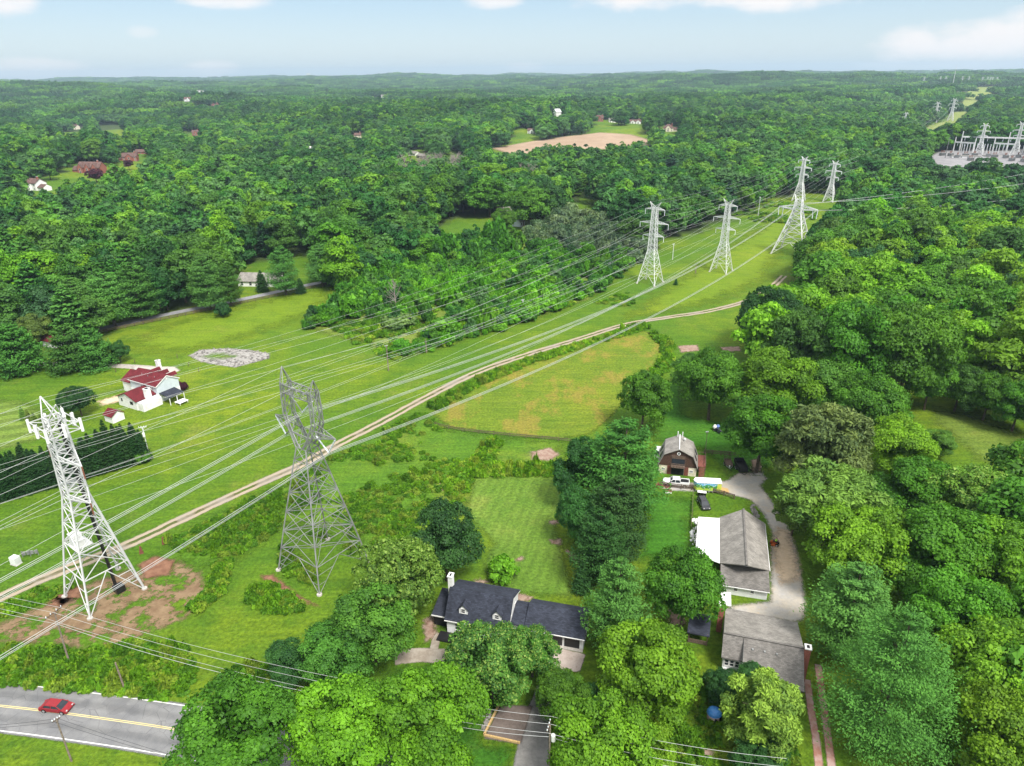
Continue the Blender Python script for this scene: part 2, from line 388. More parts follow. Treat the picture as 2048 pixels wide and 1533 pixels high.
def soil_mat(name, c1, c2, scale=.6, amp=2.0, soft=(-.4, .8), cover=None, spots=None):
    t = NT(name); tc = t.n('ShaderNodeTexCoord').outputs['Object']
    a = t.noise(scale, 7, .68, vec=tc); b = t.noise(scale * 6, 5, .7, vec=tc)
    c = t.mix(t.ramp(a, .32, .68), c1, c2); c = t.mix(1.0, c, t.mix(b, (.72,) * 3, (1.28,) * 3), 'MULTIPLY')
    if spots: c = t.mix(t.ramp(t.noise(scale * 1.7, 4, .7, vec=tc), .58, .68, 0, .8), c, spots)
    al = t.ramp(t.math('ADD', t.attr('sd'), t.math('MULTIPLY', t.math('SUBTRACT', t.noise(.9, 6, .72, vec=tc), .5), amp)), soft[0], soft[1])
    if cover: al = t.math('MULTIPLY', al, t.ramp(t.noise(cover[0], 6, .7, vec=tc), cover[1], cover[1] + .1))
    return t.finish(t.bsdf(c, .92, .15, normal=t.bump(b, .5, .08)), al)
G_MAIN = grass_mat('field_grass', (.072, .155, .011), (.155, .215, .013), (.054, .13, .011), .013, wood=True)
G_LAWN = grass_mat('mown_lawn', (.1, .185, .024), (.135, .215, .034), (.08, .165, .02), .05, stripes=(math.radians(15), 2.1, .07), sd=True)
G_STRIPE = grass_mat('striped_hayfield', (.13, .2, .035), (.17, .23, .05), (.1, .17, .03), .05, stripes=(math.radians(70), 5.5, .16), sd=True, soft=2.5)
G_GREEN = grass_mat('green_lawn', (.045, .155, .014), (.07, .175, .016), (.04, .125, .013), .06, sd=True, soft=2.2)
G_MEADOW = grass_mat('dry_meadow', (.12, .185, .017), (.165, .205, .02), (.09, .16, .015), .03, dry=((.26, .19, .045), .49, .6), sd=True)
G_ROUGH = grass_mat('rough_grass', (.075, .17, .014), (.12, .2, .018), (.055, .135, .014), .05, sd=True, soft=3.0)
G_FAR = grass_mat('pale_strip_grass', (.2, .25, .07), (.24, .27, .09), (.15, .21, .06), .01, sd=True, soft=3.0)
G_YELLOW = grass_mat('yellow_field_grass', (.13, .21, .013), (.17, .235, .015), (.095, .175, .012), .02, sd=True, soft=7.0)  # yellower grass of the left field and the mown strip
G_OLIVE = grass_mat('olive_meadow', (.125, .19, .03), (.165, .215, .04), (.09, .165, .022), .04, sd=True, soft=3.0)
S_DIRT = soil_mat('bare_dirt', (.15, .095, .055), (.24, .17, .1), .35, 3.5, (-.8, 1.4), cover=(.26, .43))
S_MULCH = soil_mat('brush_litter', (.22, .13, .1), (.32, .24, .19), .9, 2.5)
S_RED = soil_mat('red_clay_gravel', (.26, .12, .085), (.36, .23, .2), 1.2, .9)
S_GRAVEL = soil_mat('gravel', (.37, .36, .35), (.45, .4, .33), .25, 1.6, spots=(.46, .37, .27))
S_TAN = soil_mat('tan_gravel', (.56, .42, .28), (.62, .49, .35), .3, 3.5, (-1.0, 1.6))
S_ASPH = soil_mat('worn_asphalt', (.16, .155, .15), (.25, .24, .23), .4, .5, (-.2, .3))
S_BROWNLOT = soil_mat('dark_parking_dirt', (.12, .095, .085), (.17, .14, .125), .5, .5, (-.2, .3))
S_CONC = soil_mat('concrete_apron', (.4, .33, .29), (.48, .41, .37), .6, .4, (-.1, .2), spots=(.3, .24, .2))
S_FIELD = soil_mat('ploughed_soil', (.29, .205, .14), (.35, .255, .18), .012, 14, (-5, 6))
S_PAD = soil_mat('substation_gravel', (.2, .195, .205), (.28, .272, .28), .05, 6, (-2, 3))
S_STONE = soil_mat('stone_rubble_ground', (.24, .23, .215), (.34, .325, .305), .8, 2.0, spots=(.14, .12, .12))
def track_mat():
    t = NT('gravel_ruts'); tc = t.n('ShaderNodeTexCoord').outputs['Object']; lat = t.math('ABSOLUTE', t.math('ADD', t.attr('lat'), t.math('MULTIPLY', t.math('SUBTRACT', t.noise(.25, 5, .7, vec=tc), .5), .5)))
    b = t.noise(4, 5, .7, vec=tc); a = t.noise(.12, 5, .6, vec=tc)
    c = t.mix(t.ramp(lat, .12, .34), (.14, .125, .065), (.33, .275, .205))
    c = t.mix(t.ramp(a, .5, .68, 0, .7), c, (.28, .25, .22)); c = t.mix(1.0, c, t.mix(b, (.75,) * 3, (1.25,) * 3), 'MULTIPLY')
    al = t.ramp(lat, .62, .92, 1, 0)
    al = t.math('MULTIPLY', al, t.math('MAXIMUM', t.ramp(lat, .16, .3), t.ramp(a, .42, .56, .12, .95)))
    return t.finish(t.bsdf(c, .92, .15, normal=t.bump(b, .5, .06)), al)
S_TRACK = track_mat()
def strip_mat(name, c1, c2, amp=.3, edge=(.75, .98), sc=1.0, worn=False):
    t = NT(name); tc = t.n('ShaderNodeTexCoord').outputs['Object']
    lat = t.math('ABSOLUTE', t.math('ADD', t.attr('lat'), t.math('MULTIPLY', t.math('SUBTRACT', t.noise(.8, 5, .7, vec=tc), .5), amp)))
    b = t.noise(5, 5, .7, vec=tc); a = t.noise(.5 * sc, 5, .65, vec=tc)
    c = t.mix(t.ramp(a, .35, .65), c1, c2); c = t.mix(1.0, c, t.mix(b, (.82,) * 3, (1.18,) * 3), 'MULTIPLY')
    if worn:
        vo = t.n('ShaderNodeTexVoronoi', feature='DISTANCE_TO_EDGE'); vo.inputs['Scale'].default_value = .35; t.l(tc, vo.inputs['Vector'])
        c = t.mix(t.ramp(vo.outputs['Distance'], .0, .012, .55, 0), c, (.06, .06, .06))
        tr = t.math('ABSOLUTE', t.math('SUBTRACT', t.math('ABSOLUTE', t.attr('lat')), .43)); c = t.mix(1.0, c, t.mix(t.ramp(tr, .04, .2), (.84,) * 3, (1.06,) * 3), 'MULTIPLY')
        c = t.mix(t.ramp(t.noise(.13, 3, .5, vec=tc), .6, .61, 0, .35), c, (.1, .1, .105))
    return t.finish(t.bsdf(c, .9, .2), t.ramp(lat, edge[0], edge[1], 1, 0))
R_ROAD = strip_mat('road_asphalt', (.15, .152, .158), (.2, .2, .2), .06, (.91, .99), .4, True)
R_LANE = strip_mat('lane_asphalt', (.2, .2, .215), (.27, .27, .28), .2)
R_DRIVE = strip_mat('gravel_drive', (.3, .27, .24), (.38, .35, .31), .4)
R_WHITE = strip_mat('white_road_paint', (.72, .72, .7), (.78, .78, .76), .25, (.8, 1.0))
R_YELLOW = strip_mat('yellow_road_paint', (.6, .5, .2), (.66, .56, .26), .25, (.8, 1.0))
R_RED = strip_mat('red_clay_track', (.3, .14, .1), (.4, .28, .25), .5, (.5, .9))
R_PATH = strip_mat('worn_path', (.3, .26, .12), (.24, .25, .08), .7, (.3, .9))

# ------------------------------------------------------------------ draped sheets
def catmull(pts, step=2.0):
    pts = [np.array(p, float) for p in pts]; pts = [2 * pts[0] - pts[1]] + pts + [2 * pts[-1] - pts[-2]]
    out = []
    for i in range(1, len(pts) - 2):
        p0, p1, p2, p3 = pts[i - 1:i + 3]; n = max(2, int(np.linalg.norm(p2 - p1) / step))
        for k in range(n):
            t = k / n
            out.append(.5 * ((2 * p1) + (-p0 + p2) * t + (2 * p0 - 5 * p1 + 4 * p2 - p3) * t * t + (-p0 + 3 * p1 - 3 * p2 + p3) * t ** 3))
    out.append(pts[-2]); return np.array(out)
def patch(name, px, mat, dz=.02, step=1.0, far=False, margin=2.0, kind='structure', world=False):
    poly = px if world else [(GT(*p)[:2] if far else G(*p)[:2]) for p in px]
    xs = [p[0] for p in poly]; ys = [p[1] for p in poly]
    gx = np.arange(min(xs) - margin - step, max(xs) + margin + step, step); gy = np.arange(min(ys) - margin - step, max(ys) + margin + step, step)
    X, Y = np.meshgrid(gx, gy); sd = sdist(X, Y, poly); nx = len(gx)
    q = []; ok = sd > -margin
    k = ok[:-1, :-1] | ok[1:, :-1] | ok[:-1, 1:] | ok[1:, 1:]
    jj, ii = np.nonzero(k); a = jj * nx + ii
    Q = np.stack([a, a + 1, a + nx + 1, a + nx], 1)
    used, inv = np.unique(Q, return_inverse=True); Q = inv.reshape(Q.shape)
    x = X.ravel()[used]; y = Y.ravel()[used]
    me = np_mesh(name, np.stack([x, y, hgt(x, y) + dz], 1), Q, [mat], {'sd': sd.ravel()[used]})
    o = link(name, me); return tag(o, kind=kind)
def strip(name, px, width, mat, dz=.03, step=2.0, cols=9, world=False, kind='structure', off=0.0, parent=None, margin=1.0, widths=None):
    c = catmull([p if world else G(*p)[:2] for p in px], step)
    d = np.gradient(c, axis=0); d /= np.linalg.norm(d, axis=1)[:, None] + 1e-9; nrm = np.stack([-d[:, 1], d[:, 0]], 1)
    u = np.linspace(-margin, margin, cols); n = len(c)
    w = np.full(n, width) if widths is None else np.interp(np.linspace(0, 1, n), np.linspace(0, 1, len(widths)), widths)
    Pt = c[:, None, :] + nrm[:, None, :] * (u[None, :, None] * w[:, None, None] / 2 + off)
    V = np.concatenate([Pt, (hgt(Pt[..., 0], Pt[..., 1]) + dz)[..., None]], 2).reshape(-1, 3)
    a = (np.arange(n - 1)[:, None] * cols + np.arange(cols - 1)[None, :]).ravel()
    Q = np.stack([a, a + 1, a + cols + 1, a + cols], 1)
    o = link(name, np_mesh(name, V, Q, [mat], {'lat': np.tile(u, n)}), parent)
    return tag(o, kind=kind) if parent is None else o

# ------------------------------------------------------------------ trees: crowns of leaf-sized faces
def rsph(r, n):
    v = r.normal(size=(n, 3)); return v / (np.linalg.norm(v, axis=1)[:, None] + 1e-9)
def cards(C, Nn, size, r, aspect=1.0, axis=None, fold=.25):
    """one leaf or leaf-clump face per centre: a slightly creased quad"""
    n = len(C); Nn = Nn / (np.linalg.norm(Nn, axis=1)[:, None] + 1e-9)
    t = r.normal(size=(n, 3)) if axis is None else axis
    t = t - Nn * (t * Nn).sum(1)[:, None]; t /= np.linalg.norm(t, axis=1)[:, None] + 1e-9
    b = np.cross(Nn, t); s = np.asarray(size).reshape(-1, 1) * np.ones((n, 1))
    t = t * s * aspect / 2; b = b * s / 2; e = Nn * s * fold
    V = np.stack([C - t - e * .3, C + b * .9 + e, C + t - e * .3, C - b * .9 + e], 1).reshape(-1, 3)
    return V, np.arange(4 * n).reshape(-1, 4)
def dec_crown(seed, n, R, z0, z1, nl=60, leaf=.4, lobe=(.17, .3), shape=0.0, inner=.16, jit=.42, up=.3, aspect=1.15, needle=False):
    r = np.random.default_rng(seed); hz = (z1 - z0) / 2; zc = (z0 + z1) / 2
    d = rsph(r, nl * 3); d = d[d[:, 2] > -.72][:nl]
    lr = r.uniform(lobe[0], lobe[1], len(d)) * R
    # a slow wobble gives the whole crown an uneven outline
    wob = 1 + .13 * np.sin(d[:, 0] * 3 + seed) + .12 * np.cos(d[:, 1] * 4 + seed * 2) + .08 * np.sin(d[:, 2] * 5 + seed)
    k = r.uniform(.78, 1.02, len(d)) * wob
    wide = 1 - shape * d[:, 2]
    C = np.stack([d[:, 0] * (R - lr * .7) * k * wide, d[:, 1] * (R - lr * .7) * k * wide, zc + d[:, 2] * (hz - lr * .6) * k], 1)
    m = len(C); lt = r.uniform(0, 1, m)
    w = lr ** 2; pick = r.choice(m, size=int(n * 1.9), p=w / w.sum())
    dd = rsph(r, len(pick)); dd[:, 2] = np.where(dd[:, 2] < -.35, -dd[:, 2], dd[:, 2])
    outw = (C - np.array([0, 0, zc - hz * .2])); outw /= np.linalg.norm(outw, axis=1)[:, None] + 1e-9
    dd = dd + outw[pick] * .45; dd /= np.linalg.norm(dd, axis=1)[:, None]
    rad = lr[pick] * np.where(r.uniform(0, 1, len(pick)) < .14, r.uniform(1.1, 1.34, len(pick)), r.uniform(.74, 1.1, len(pick))); p = C[pick] + dd * rad[:, None] * np.array([1, 1, .82])
    keep = np.ones(len(p), bool)
    for i in range(m):
        q = np.linalg.norm((p - C[i]) / np.array([1, 1, .82]), axis=1) < lr[i] * .74
        keep &= ~(q & (pick != i))
    p, dd, pk = p[keep][:n], dd[keep][:n], pick[keep][:n]
    nrm = dd + np.array([0, 0, up]) + r.normal(size=p.shape) * jit
    sz = leaf * np.clip(np.exp(r.normal(-.08, .34, len(p))), .45, 2.0)
    ax = None
    if needle: ax = dd + r.normal(size=p.shape) * .5
    V, Q = cards(p, nrm, sz, r, aspect, ax)
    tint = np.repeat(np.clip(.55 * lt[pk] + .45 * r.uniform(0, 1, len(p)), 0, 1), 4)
    bl = np.repeat((r.uniform(0, 1, len(p)) * (.55 + .6 * (dd[:, 2] > .1)) > .88).astype(float), 4)
    ni = int(n * inner)
    if ni:
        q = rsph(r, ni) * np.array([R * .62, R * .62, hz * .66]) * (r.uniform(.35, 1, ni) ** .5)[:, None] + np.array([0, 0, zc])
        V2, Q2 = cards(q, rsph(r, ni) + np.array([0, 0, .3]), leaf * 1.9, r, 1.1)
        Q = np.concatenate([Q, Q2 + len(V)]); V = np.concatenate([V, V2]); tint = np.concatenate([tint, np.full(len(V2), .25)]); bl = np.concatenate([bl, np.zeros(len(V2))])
    return V, Q, tint, bl, C
def pine_crown(seed, n, R, H, leaf=.35, whorls=15, z0=.16, profile=None, droop=.12, full=1.0):
    r = np.random.default_rng(seed); P_, N_, A_, S_, T_ = [], [], [], [], []
    per = max(6, n // (whorls * 7))
    for i in range(whorls):
        t = float(np.clip((i + r.uniform(-.3, .3)) / (whorls - 1), 0, 1)); z = H * (z0 + (.97 - z0) * np.clip(t, 0, 1))
        rad = R * (profile(t) if profile else (1 - t) ** .75 * (.72 + .28 * min(1, t * 5)) + .06)
        nb = 7 if t < .8 else 5
        a0 = r.uniform(0, 6.3)
        for b in range(nb):
            az = a0 + b * 6.283 / nb + r.uniform(-.35, .35); L = rad * r.uniform(.68, 1.12)
            m = max(5, int(per * (L / R + .25) * 1.25)); s = r.uniform(.12, 1, m) ** .75
            dx, dy = math.cos(az), math.sin(az)
            rise = r.uniform(-.05, .2) + .35 * t - droop
            lat = r.normal(size=m) * (.10 + .12 * s) * L * full; ver = r.normal(size=m) * .07 * L * full
            x = dx * s * L - dy * lat; y = dy * s * L + dx * lat; zz = z + rise * s * L + .14 * L * s * s + ver
            P_.append(np.stack([x, y, zz], 1))
            N_.append(np.stack([dx * .25 + r.normal(size=m) * .5, dy * .25 + r.normal(size=m) * .5, .8 + r.normal(size=m) * .35], 1))
            A_.append(np.stack([dx + r.normal(size=m) * .55, dy + r.normal(size=m) * .55, .35 + r.normal(size=m) * .3], 1))
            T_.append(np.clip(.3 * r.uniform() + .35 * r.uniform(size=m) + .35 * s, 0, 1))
    p = np.concatenate(P_); nn = np.concatenate(N_); ax = np.concatenate(A_); tt = np.concatenate(T_)
    V, Q = cards(p, nn, leaf * r.uniform(.6, 1.2, len(p)), r, 2.1, ax, .18)
    return V, Q, np.repeat(tt, 4), np.zeros(len(V)), None
def trunk_mb(seed, H, R, z0, limbs=7, r0=None, top=.75):
    r = random.Random(seed); mb = MB(); r0 = r0 or H * .02
    pts = [(0, 0, -.3)] + [(r.uniform(-.02, .02) * H * k, r.uniform(-.02, .02) * H * k, H * top * k) for k in (.3, .6, 1)]
    mb.tube(pts, [r0 * 1.25, r0 * .9, r0 * .6, r0 * .18], 7)
    for i in range(limbs):
        t = r.uniform(.28, .85); a = i * 2.4 + r.uniform(-.4, .4); z = H * top * t; L = R * r.uniform(.5, .85)
        mb.tube([(0, 0, z), (math.cos(a) * L * .5, math.sin(a) * L * .5, z + L * .35), (math.cos(a) * L, math.sin(a) * L, z + L * .6)], [r0 * .45, r0 * .25, r0 * .07], 5)
    return mb
PROTO = {}
def proto(kind, crown, trunk, mat):
    V, Q, tint, bl, _ = crown
    cm = np_mesh('crown', V, Q, [mat], {'tint': tint, 'bloom': bl})
    to = trunk.build('trunk', M['bark']); tm = to.data; bpy.data.objects.remove(to)
    PROTO.setdefault(kind, []).append((cm, tm))
# every proto: unit crown radius about 6 m, known height
for s in range(5):
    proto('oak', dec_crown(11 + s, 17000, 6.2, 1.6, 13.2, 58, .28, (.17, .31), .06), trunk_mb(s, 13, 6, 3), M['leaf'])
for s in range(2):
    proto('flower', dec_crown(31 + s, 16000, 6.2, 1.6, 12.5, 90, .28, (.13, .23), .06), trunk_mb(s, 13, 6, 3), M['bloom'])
for s in range(3):
    proto('lob', dec_crown(41 + s, 17000, 6.0, 3.6, 15.5, 55, .24, (.16, .26), .12, aspect=2.6, needle=True, jit=.8), trunk_mb(s, 15, 6, 5, 9), M['needle'])
for s in range(3):
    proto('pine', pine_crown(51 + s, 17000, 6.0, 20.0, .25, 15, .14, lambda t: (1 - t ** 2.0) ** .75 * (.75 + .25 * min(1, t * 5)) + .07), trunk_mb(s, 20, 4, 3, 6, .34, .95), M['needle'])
for s in range(2):
    proto('wide_pine', pine_crown(58 + s, 12000, 6.0, 12.5, .33, 12, .08, lambda t: (1 - t ** 1.8) ** .8 * .92 + .1), trunk_mb(s, 12, 4, 3, 6, .3, .95), M['needle'])
for s in range(5):
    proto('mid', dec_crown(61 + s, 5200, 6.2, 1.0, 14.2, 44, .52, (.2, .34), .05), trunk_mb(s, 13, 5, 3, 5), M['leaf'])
for s in range(1):
    proto('bigpine', pine_crown(75, 30000, 6.0, 17.5, .14, 17, .1, lambda t: (1 - t ** 1.7) ** .8 * (.8 + .2 * min(1, t * 5)) + .07), trunk_mb(s, 17, 4, 3, 6, .3, .95), M['needle'])
for s in range(2):
    proto('midpine', pine_crown(71 + s, 3600, 4.6, 19.0, .62, 14), trunk_mb(s, 19, 3, 3, 4, .3, .95), M['needle'])
for s in range(2):
    proto('cedar', pine_crown(81 + s, 5200, 1.5, 8.2, .17, 22, .02, lambda t: (1 - t) ** .8 * (.85 + .15 * min(1, t * 6)) + .05, full=1.6), trunk_mb(s, 8, 1, 1, 3, .12), M['needle'])
for s in range(3):
    proto('bush', dec_crown(91 + s, 1500, 2.0, .0, 2.6, 26, .34, (.25, .42), .1), trunk_mb(s, 2.2, 1.2, .5, 5, .07), M['leaf'])
PH = dict(bigpine=17.5, oak=13.2, flower=12.5, lob=15.5, pine=20., wide_pine=12.5, mid=14.2, midpine=19., cedar=8., bush=2.6)
PR = dict(bigpine=6.0, oak=6.2, flower=6.2, lob=6.0, pine=6.0, wide_pine=6.0, mid=6.2, midpine=4.6, cedar=1.5, bush=2.0)
NAMES = dict(bigpine='pine_tree', oak='broadleaf_tree', flower='blossoming_tree', lob='round_pine_tree', pine='pine_tree', wide_pine='pine_tree', mid='broadleaf_tree', midpine='pine_tree', cedar='evergreen_tree', bush='bush')
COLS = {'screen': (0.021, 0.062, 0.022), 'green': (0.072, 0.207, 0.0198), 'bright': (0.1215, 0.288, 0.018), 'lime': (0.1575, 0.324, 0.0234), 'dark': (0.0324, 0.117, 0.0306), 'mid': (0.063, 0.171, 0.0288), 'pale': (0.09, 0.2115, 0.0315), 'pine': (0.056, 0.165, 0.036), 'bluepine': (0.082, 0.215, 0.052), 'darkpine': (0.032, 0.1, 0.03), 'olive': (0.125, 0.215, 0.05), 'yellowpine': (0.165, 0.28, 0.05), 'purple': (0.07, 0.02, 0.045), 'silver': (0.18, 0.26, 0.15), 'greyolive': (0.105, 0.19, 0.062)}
_tr = random.Random(5)
TREES = []                                                # (x, y, crown radius) for the ground's leaf litter
def plant(kind, x, y, R, H, col, label, group=None, cat='tree', z=None, name=None):
    cm, tm = _tr.choice(PROTO[kind]); z = float(hgt(x, y)) if z is None else z
    root = empty(name or NAMES[kind], (x, y, z), _tr.uniform(0, 6.28), label, cat, group)
    k = R / PR[kind]; root.scale = (k, k, H / PH[kind])
    link('trunk', tm, root); c = link('crown', cm, root)
    b = COLS[col]; j = [_tr.uniform(.9, 1.1) for _ in range(2)]
    c.color = (b[0] * j[0], b[1] * j[1], b[2], 1)
    TREES.append((x, y, R)); return root
def plant_px(kind, px, py, rpx, hf, col, label, group=None, cat='tree', zf=.56, name=None):
    """crown centre seen at (px, py), radius rpx photo pixels, height hf crown radii"""
    R = 6.0
    for _ in range(6):
        H = hf * R; g = G(px, py, zf * H); depth = g[1] * FWD[1] + (g[2] - CAM_H) * FWD[2]; R = rpx * depth / FPX
    return plant(kind, g[0], g[1], R, hf * R, col, label, group, cat, 0.0, name)
def gn_scatter(name, pts, protos, kind='stuff'):
    """one object of many instances (ground cover, the far woods): x, y, z, rot, sx, sz, proto index"""
    pts = np.asarray(pts, np.float32)
    me = bpy.data.meshes.new(name); me.vertices.add(len(pts)); me.vertices.foreach_set('co', pts[:, :3].copy().ravel())
    def at(n, ty, a, key='value'):
        q = me.attributes.new(n, ty, 'POINT'); q.data.foreach_set(key, a.ravel())
    z = np.zeros(len(pts), np.float32)
    at('rot', 'FLOAT_VECTOR', np.stack([z, z, pts[:, 3]], 1), 'vector'); at('scl', 'FLOAT_VECTOR', np.stack([pts[:, 4], pts[:, 4], pts[:, 5]], 1), 'vector')
    at('idx', 'INT', pts[:, 6].astype(np.int32))
    col = bpy.data.collections.new(name + '_kinds')
    for i, (pm, nm) in enumerate(protos):
        o = bpy.data.objects.new('%s_kind_%02d' % (name, i), pm); col.objects.link(o)
    ng = bpy.data.node_groups.new(name, 'GeometryNodeTree')
    ng.interface.new_socket('Geometry', in_out='INPUT', socket_type='NodeSocketGeometry'); ng.interface.new_socket('Geometry', in_out='OUTPUT', socket_type='NodeSocketGeometry')
    N = ng.nodes; Lk = ng.links
    gi = N.new('NodeGroupInput'); go = N.new('NodeGroupOutput'); ip = N.new('GeometryNodeInstanceOnPoints')
    ci = N.new('GeometryNodeCollectionInfo'); ci.inputs['Collection'].default_value = col; ci.inputs['Separate Children'].default_value = True; ci.inputs['Reset Children'].default_value = True
    def na(n, ty):
        a = N.new('GeometryNodeInputNamedAttribute'); a.data_type = ty; a.inputs['Name'].default_value = n; return a.outputs['Attribute']
    Lk.new(gi.outputs[0], ip.inputs['Points']); Lk.new(ci.outputs[0], ip.inputs['Instance']); ip.inputs['Pick Instance'].default_value = True
    Lk.new(na('idx', 'INT'), ip.inputs['Instance Index']); Lk.new(na('scl', 'FLOAT_VECTOR'), ip.inputs['Scale'])
    er = N.new('FunctionNodeEulerToRotation'); Lk.new(na('rot', 'FLOAT_VECTOR'), er.inputs[0]); Lk.new(er.outputs[0], ip.inputs['Rotation'])
    Lk.new(ip.outputs[0], go.inputs[0])
    o = link(name, me); md = o.modifiers.new('scatter', 'NODES'); md.node_group = ng
    return tag(o, kind=kind)
def joined(crown, trunk, mat):
    V, Q, tint, bl, _ = crown; tm = trunk; n0 = len(V)
    tv = np.array(tm.v); tq = [f for f in tm.f if len(f) == 4]
    V = np.concatenate([V, tv]); mi = np.concatenate([np.zeros(len(Q)), np.ones(len(tq))])
    Q = np.concatenate([Q, np.array(tq) + n0]); tint = np.concatenate([.5 + (tint - .5) * .55, np.full(len(tv), .5)])
    return np_mesh('tree', V, Q, [mat, M['bark']], {'tint': tint}, mi)
FAR = []
for s in range(6): FAR.append((joined(dec_crown(101 + s, 1500, 6.2, 1.0, 15.0, 26, .95, (.22, .38), .05, jit=.3), trunk_mb(s, 13, 5, 3, 3), M['leaf_far']), 'd'))
for s in range(2): FAR.append((joined(pine_crown(111 + s, 1000, 4.6, 19., 1.1, 11), trunk_mb(s, 19, 3, 3, 2, .3, .95), M['needle_far']), 'p'))
def canopy(seed):
    r = np.random.default_rng(seed); VV, QQ, TT = [], [], []; n = 0
    for i in range(6):
        for j in range(6):
            x = (i - 2.5) * 11 + r.uniform(-4, 4); y = (j - 2.5) * 11 + r.uniform(-4, 4); s = r.uniform(.8, 1.3)
            V, Q, t, _, _ = dec_crown(seed * 50 + i * 6 + j, 120, 6.6 * s, 1.0, 15.5 * s, 12, 2.9, (.3, .5), .05, inner=.1, jit=.4)
            V = V + np.array([x, y, 0]); VV.append(V); QQ.append(Q + n); n += len(V); TT.append(np.clip(t * .5 + r.uniform(0, .5), 0, 1))
    return np_mesh('canopy', np.concatenate(VV), np.concatenate(QQ), [M['leaf_far']], {'tint': np.concatenate(TT)})
CANOPY = [(canopy(s), 'c') for s in (1, 2, 3, 4)]
NEARM = [(joined(dec_crown(121 + s, 5200, 6.2, 1.0, 15.0, 40, .52, (.2, .35), .05), trunk_mb(s, 13, 5, 3, 4), M['leaf_far']), 'n') for s in range(2)]

# ------------------------------------------------------------------ open ground and woods, as read in the photograph
OPEN_MAIN = [(-400, 745), (0, 742), (80, 738), (110, 730), (230, 728), (215, 690), (200, 662), (330, 634), (430, 610), (560, 578), (655, 560), (690, 585), (760, 565), (830, 548), (900, 545),
             (1000, 530), (1050, 470), (1130, 427), (1200, 442), (1282, 505), (1300, 497), (1420, 446), (1490, 424), (1560, 407), (1640, 398), (1662, 412), (1645, 425), (1622, 450),
             (1580, 520), (1566, 565), (1498, 618), (1470, 655), (1462, 690), (1380, 700), (1345, 740), (1300, 900), (1400, 870), (1520, 940), (1560, 1000), (1620, 1240), (1560, 1600), (-400, 1600)]
CLEAR = [OPEN_MAIN,
         [(886, 441), (905, 432), (985, 438), (1000, 425), (1045, 430), (1045, 452), (985, 455), (978, 466), (945, 474), (890, 462)],
         [(468, 531), (520, 521), (612, 517), (612, 540), (600, 562), (480, 572), (470, 550)],
         [(105, 262), (160, 255), (168, 262), (150, 272), (108, 268)], [(188, 256), (226, 243), (252, 262), (244, 278), (222, 268)],
         [(36, 364), (105, 362), (118, 380), (60, 388)], [(118, 340), (150, 326), (222, 328), (225, 345), (165, 352), (160, 366), (125, 362)], [(225, 320), (262, 305), (295, 300), (297, 322), (270, 332), (292, 344), (270, 352)],
         [(1000, 297), (1060, 286), (1120, 276), (1200, 267), (1262, 271), (1304, 283), (1285, 290), (1240, 286), (1225, 292), (1205, 297), (1195, 292), (1150, 286), (1118, 289), (1075, 291), (1050, 297), (1030, 304), (1000, 304)],
         [(988, 294), (1000, 294), (1010, 304), (996, 304)], [(1020, 266), (1035, 258), (1052, 258), (1050, 270), (1022, 274)], [(1320, 252), (1352, 252), (1368, 268), (1330, 266)],
         [(888, 306), (905, 298), (926, 312), (922, 320), (900, 316)], [(1132, 407), (1160, 388), (1186, 385), (1186, 396), (1150, 414)],
         [(1845, 256), (1890, 244), (1905, 228), (1925, 205), (1945, 182), (1962, 172), (1990, 171), (1984, 186), (1952, 206), (1932, 226), (1914, 243), (1880, 250)],
         [(1862, 310), (1890, 303), (2070, 300), (2070, 328), (2010, 330), (1965, 318), (1935, 336), (1912, 326), (1864, 320)],
         [(1872, 815), (1930, 833), (2070, 885), (2070, 935), (1965, 918), (1885, 850)], [(1990, 388), (2080, 372), (2080, 384), (2000, 394)],
         [(1405, 240), (1450, 236), (1452, 243), (1408, 246)], [(810, 300), (850, 300), (855, 318), (812, 318)]]
for hx, hy, hw in ((1115, 230, 9), (1197, 242, 12), (1225, 244, 9), (1271, 246, 14), (1335, 260, 14), (1062, 264, 9), (382, 268, 22), (430, 213, 8), (378, 200, 11), (400, 184, 9), (150, 252, 16), (715, 272, 14), (768, 195, 6), (620, 297, 9)):
    CLEAR.append([(hx - hw, hy - 3), (hx + hw, hy - 4), (hx + hw, hy + 4), (hx - hw, hy + 5)])
WOODS = [[(-700, 100), (2700, 100), (2700, 900), (2080, 850), (1890, 790), (1790, 765), (1680, 770), (1560, 720), (1500, 680), (1480, 640), (1560, 550), (1590, 500), (1630, 440), (1650, 395), (1560, 395), (1420, 440), (1290, 490), (1200, 440),
          (1130, 425), (1050, 470), (960, 520), (850, 530), (760, 545), (690, 560), (655, 550), (560, 560), (430, 590), (330, 615), (200, 640), (90, 650), (0, 640), (-700, 680)],
         [(1840, 870), (1900, 890), (1960, 940), (2100, 960), (2700, 1000), (2700, 1700), (1900, 1700), (1890, 1480), (1900, 1250), (1830, 1120), (1800, 1010), (1780, 930)]]
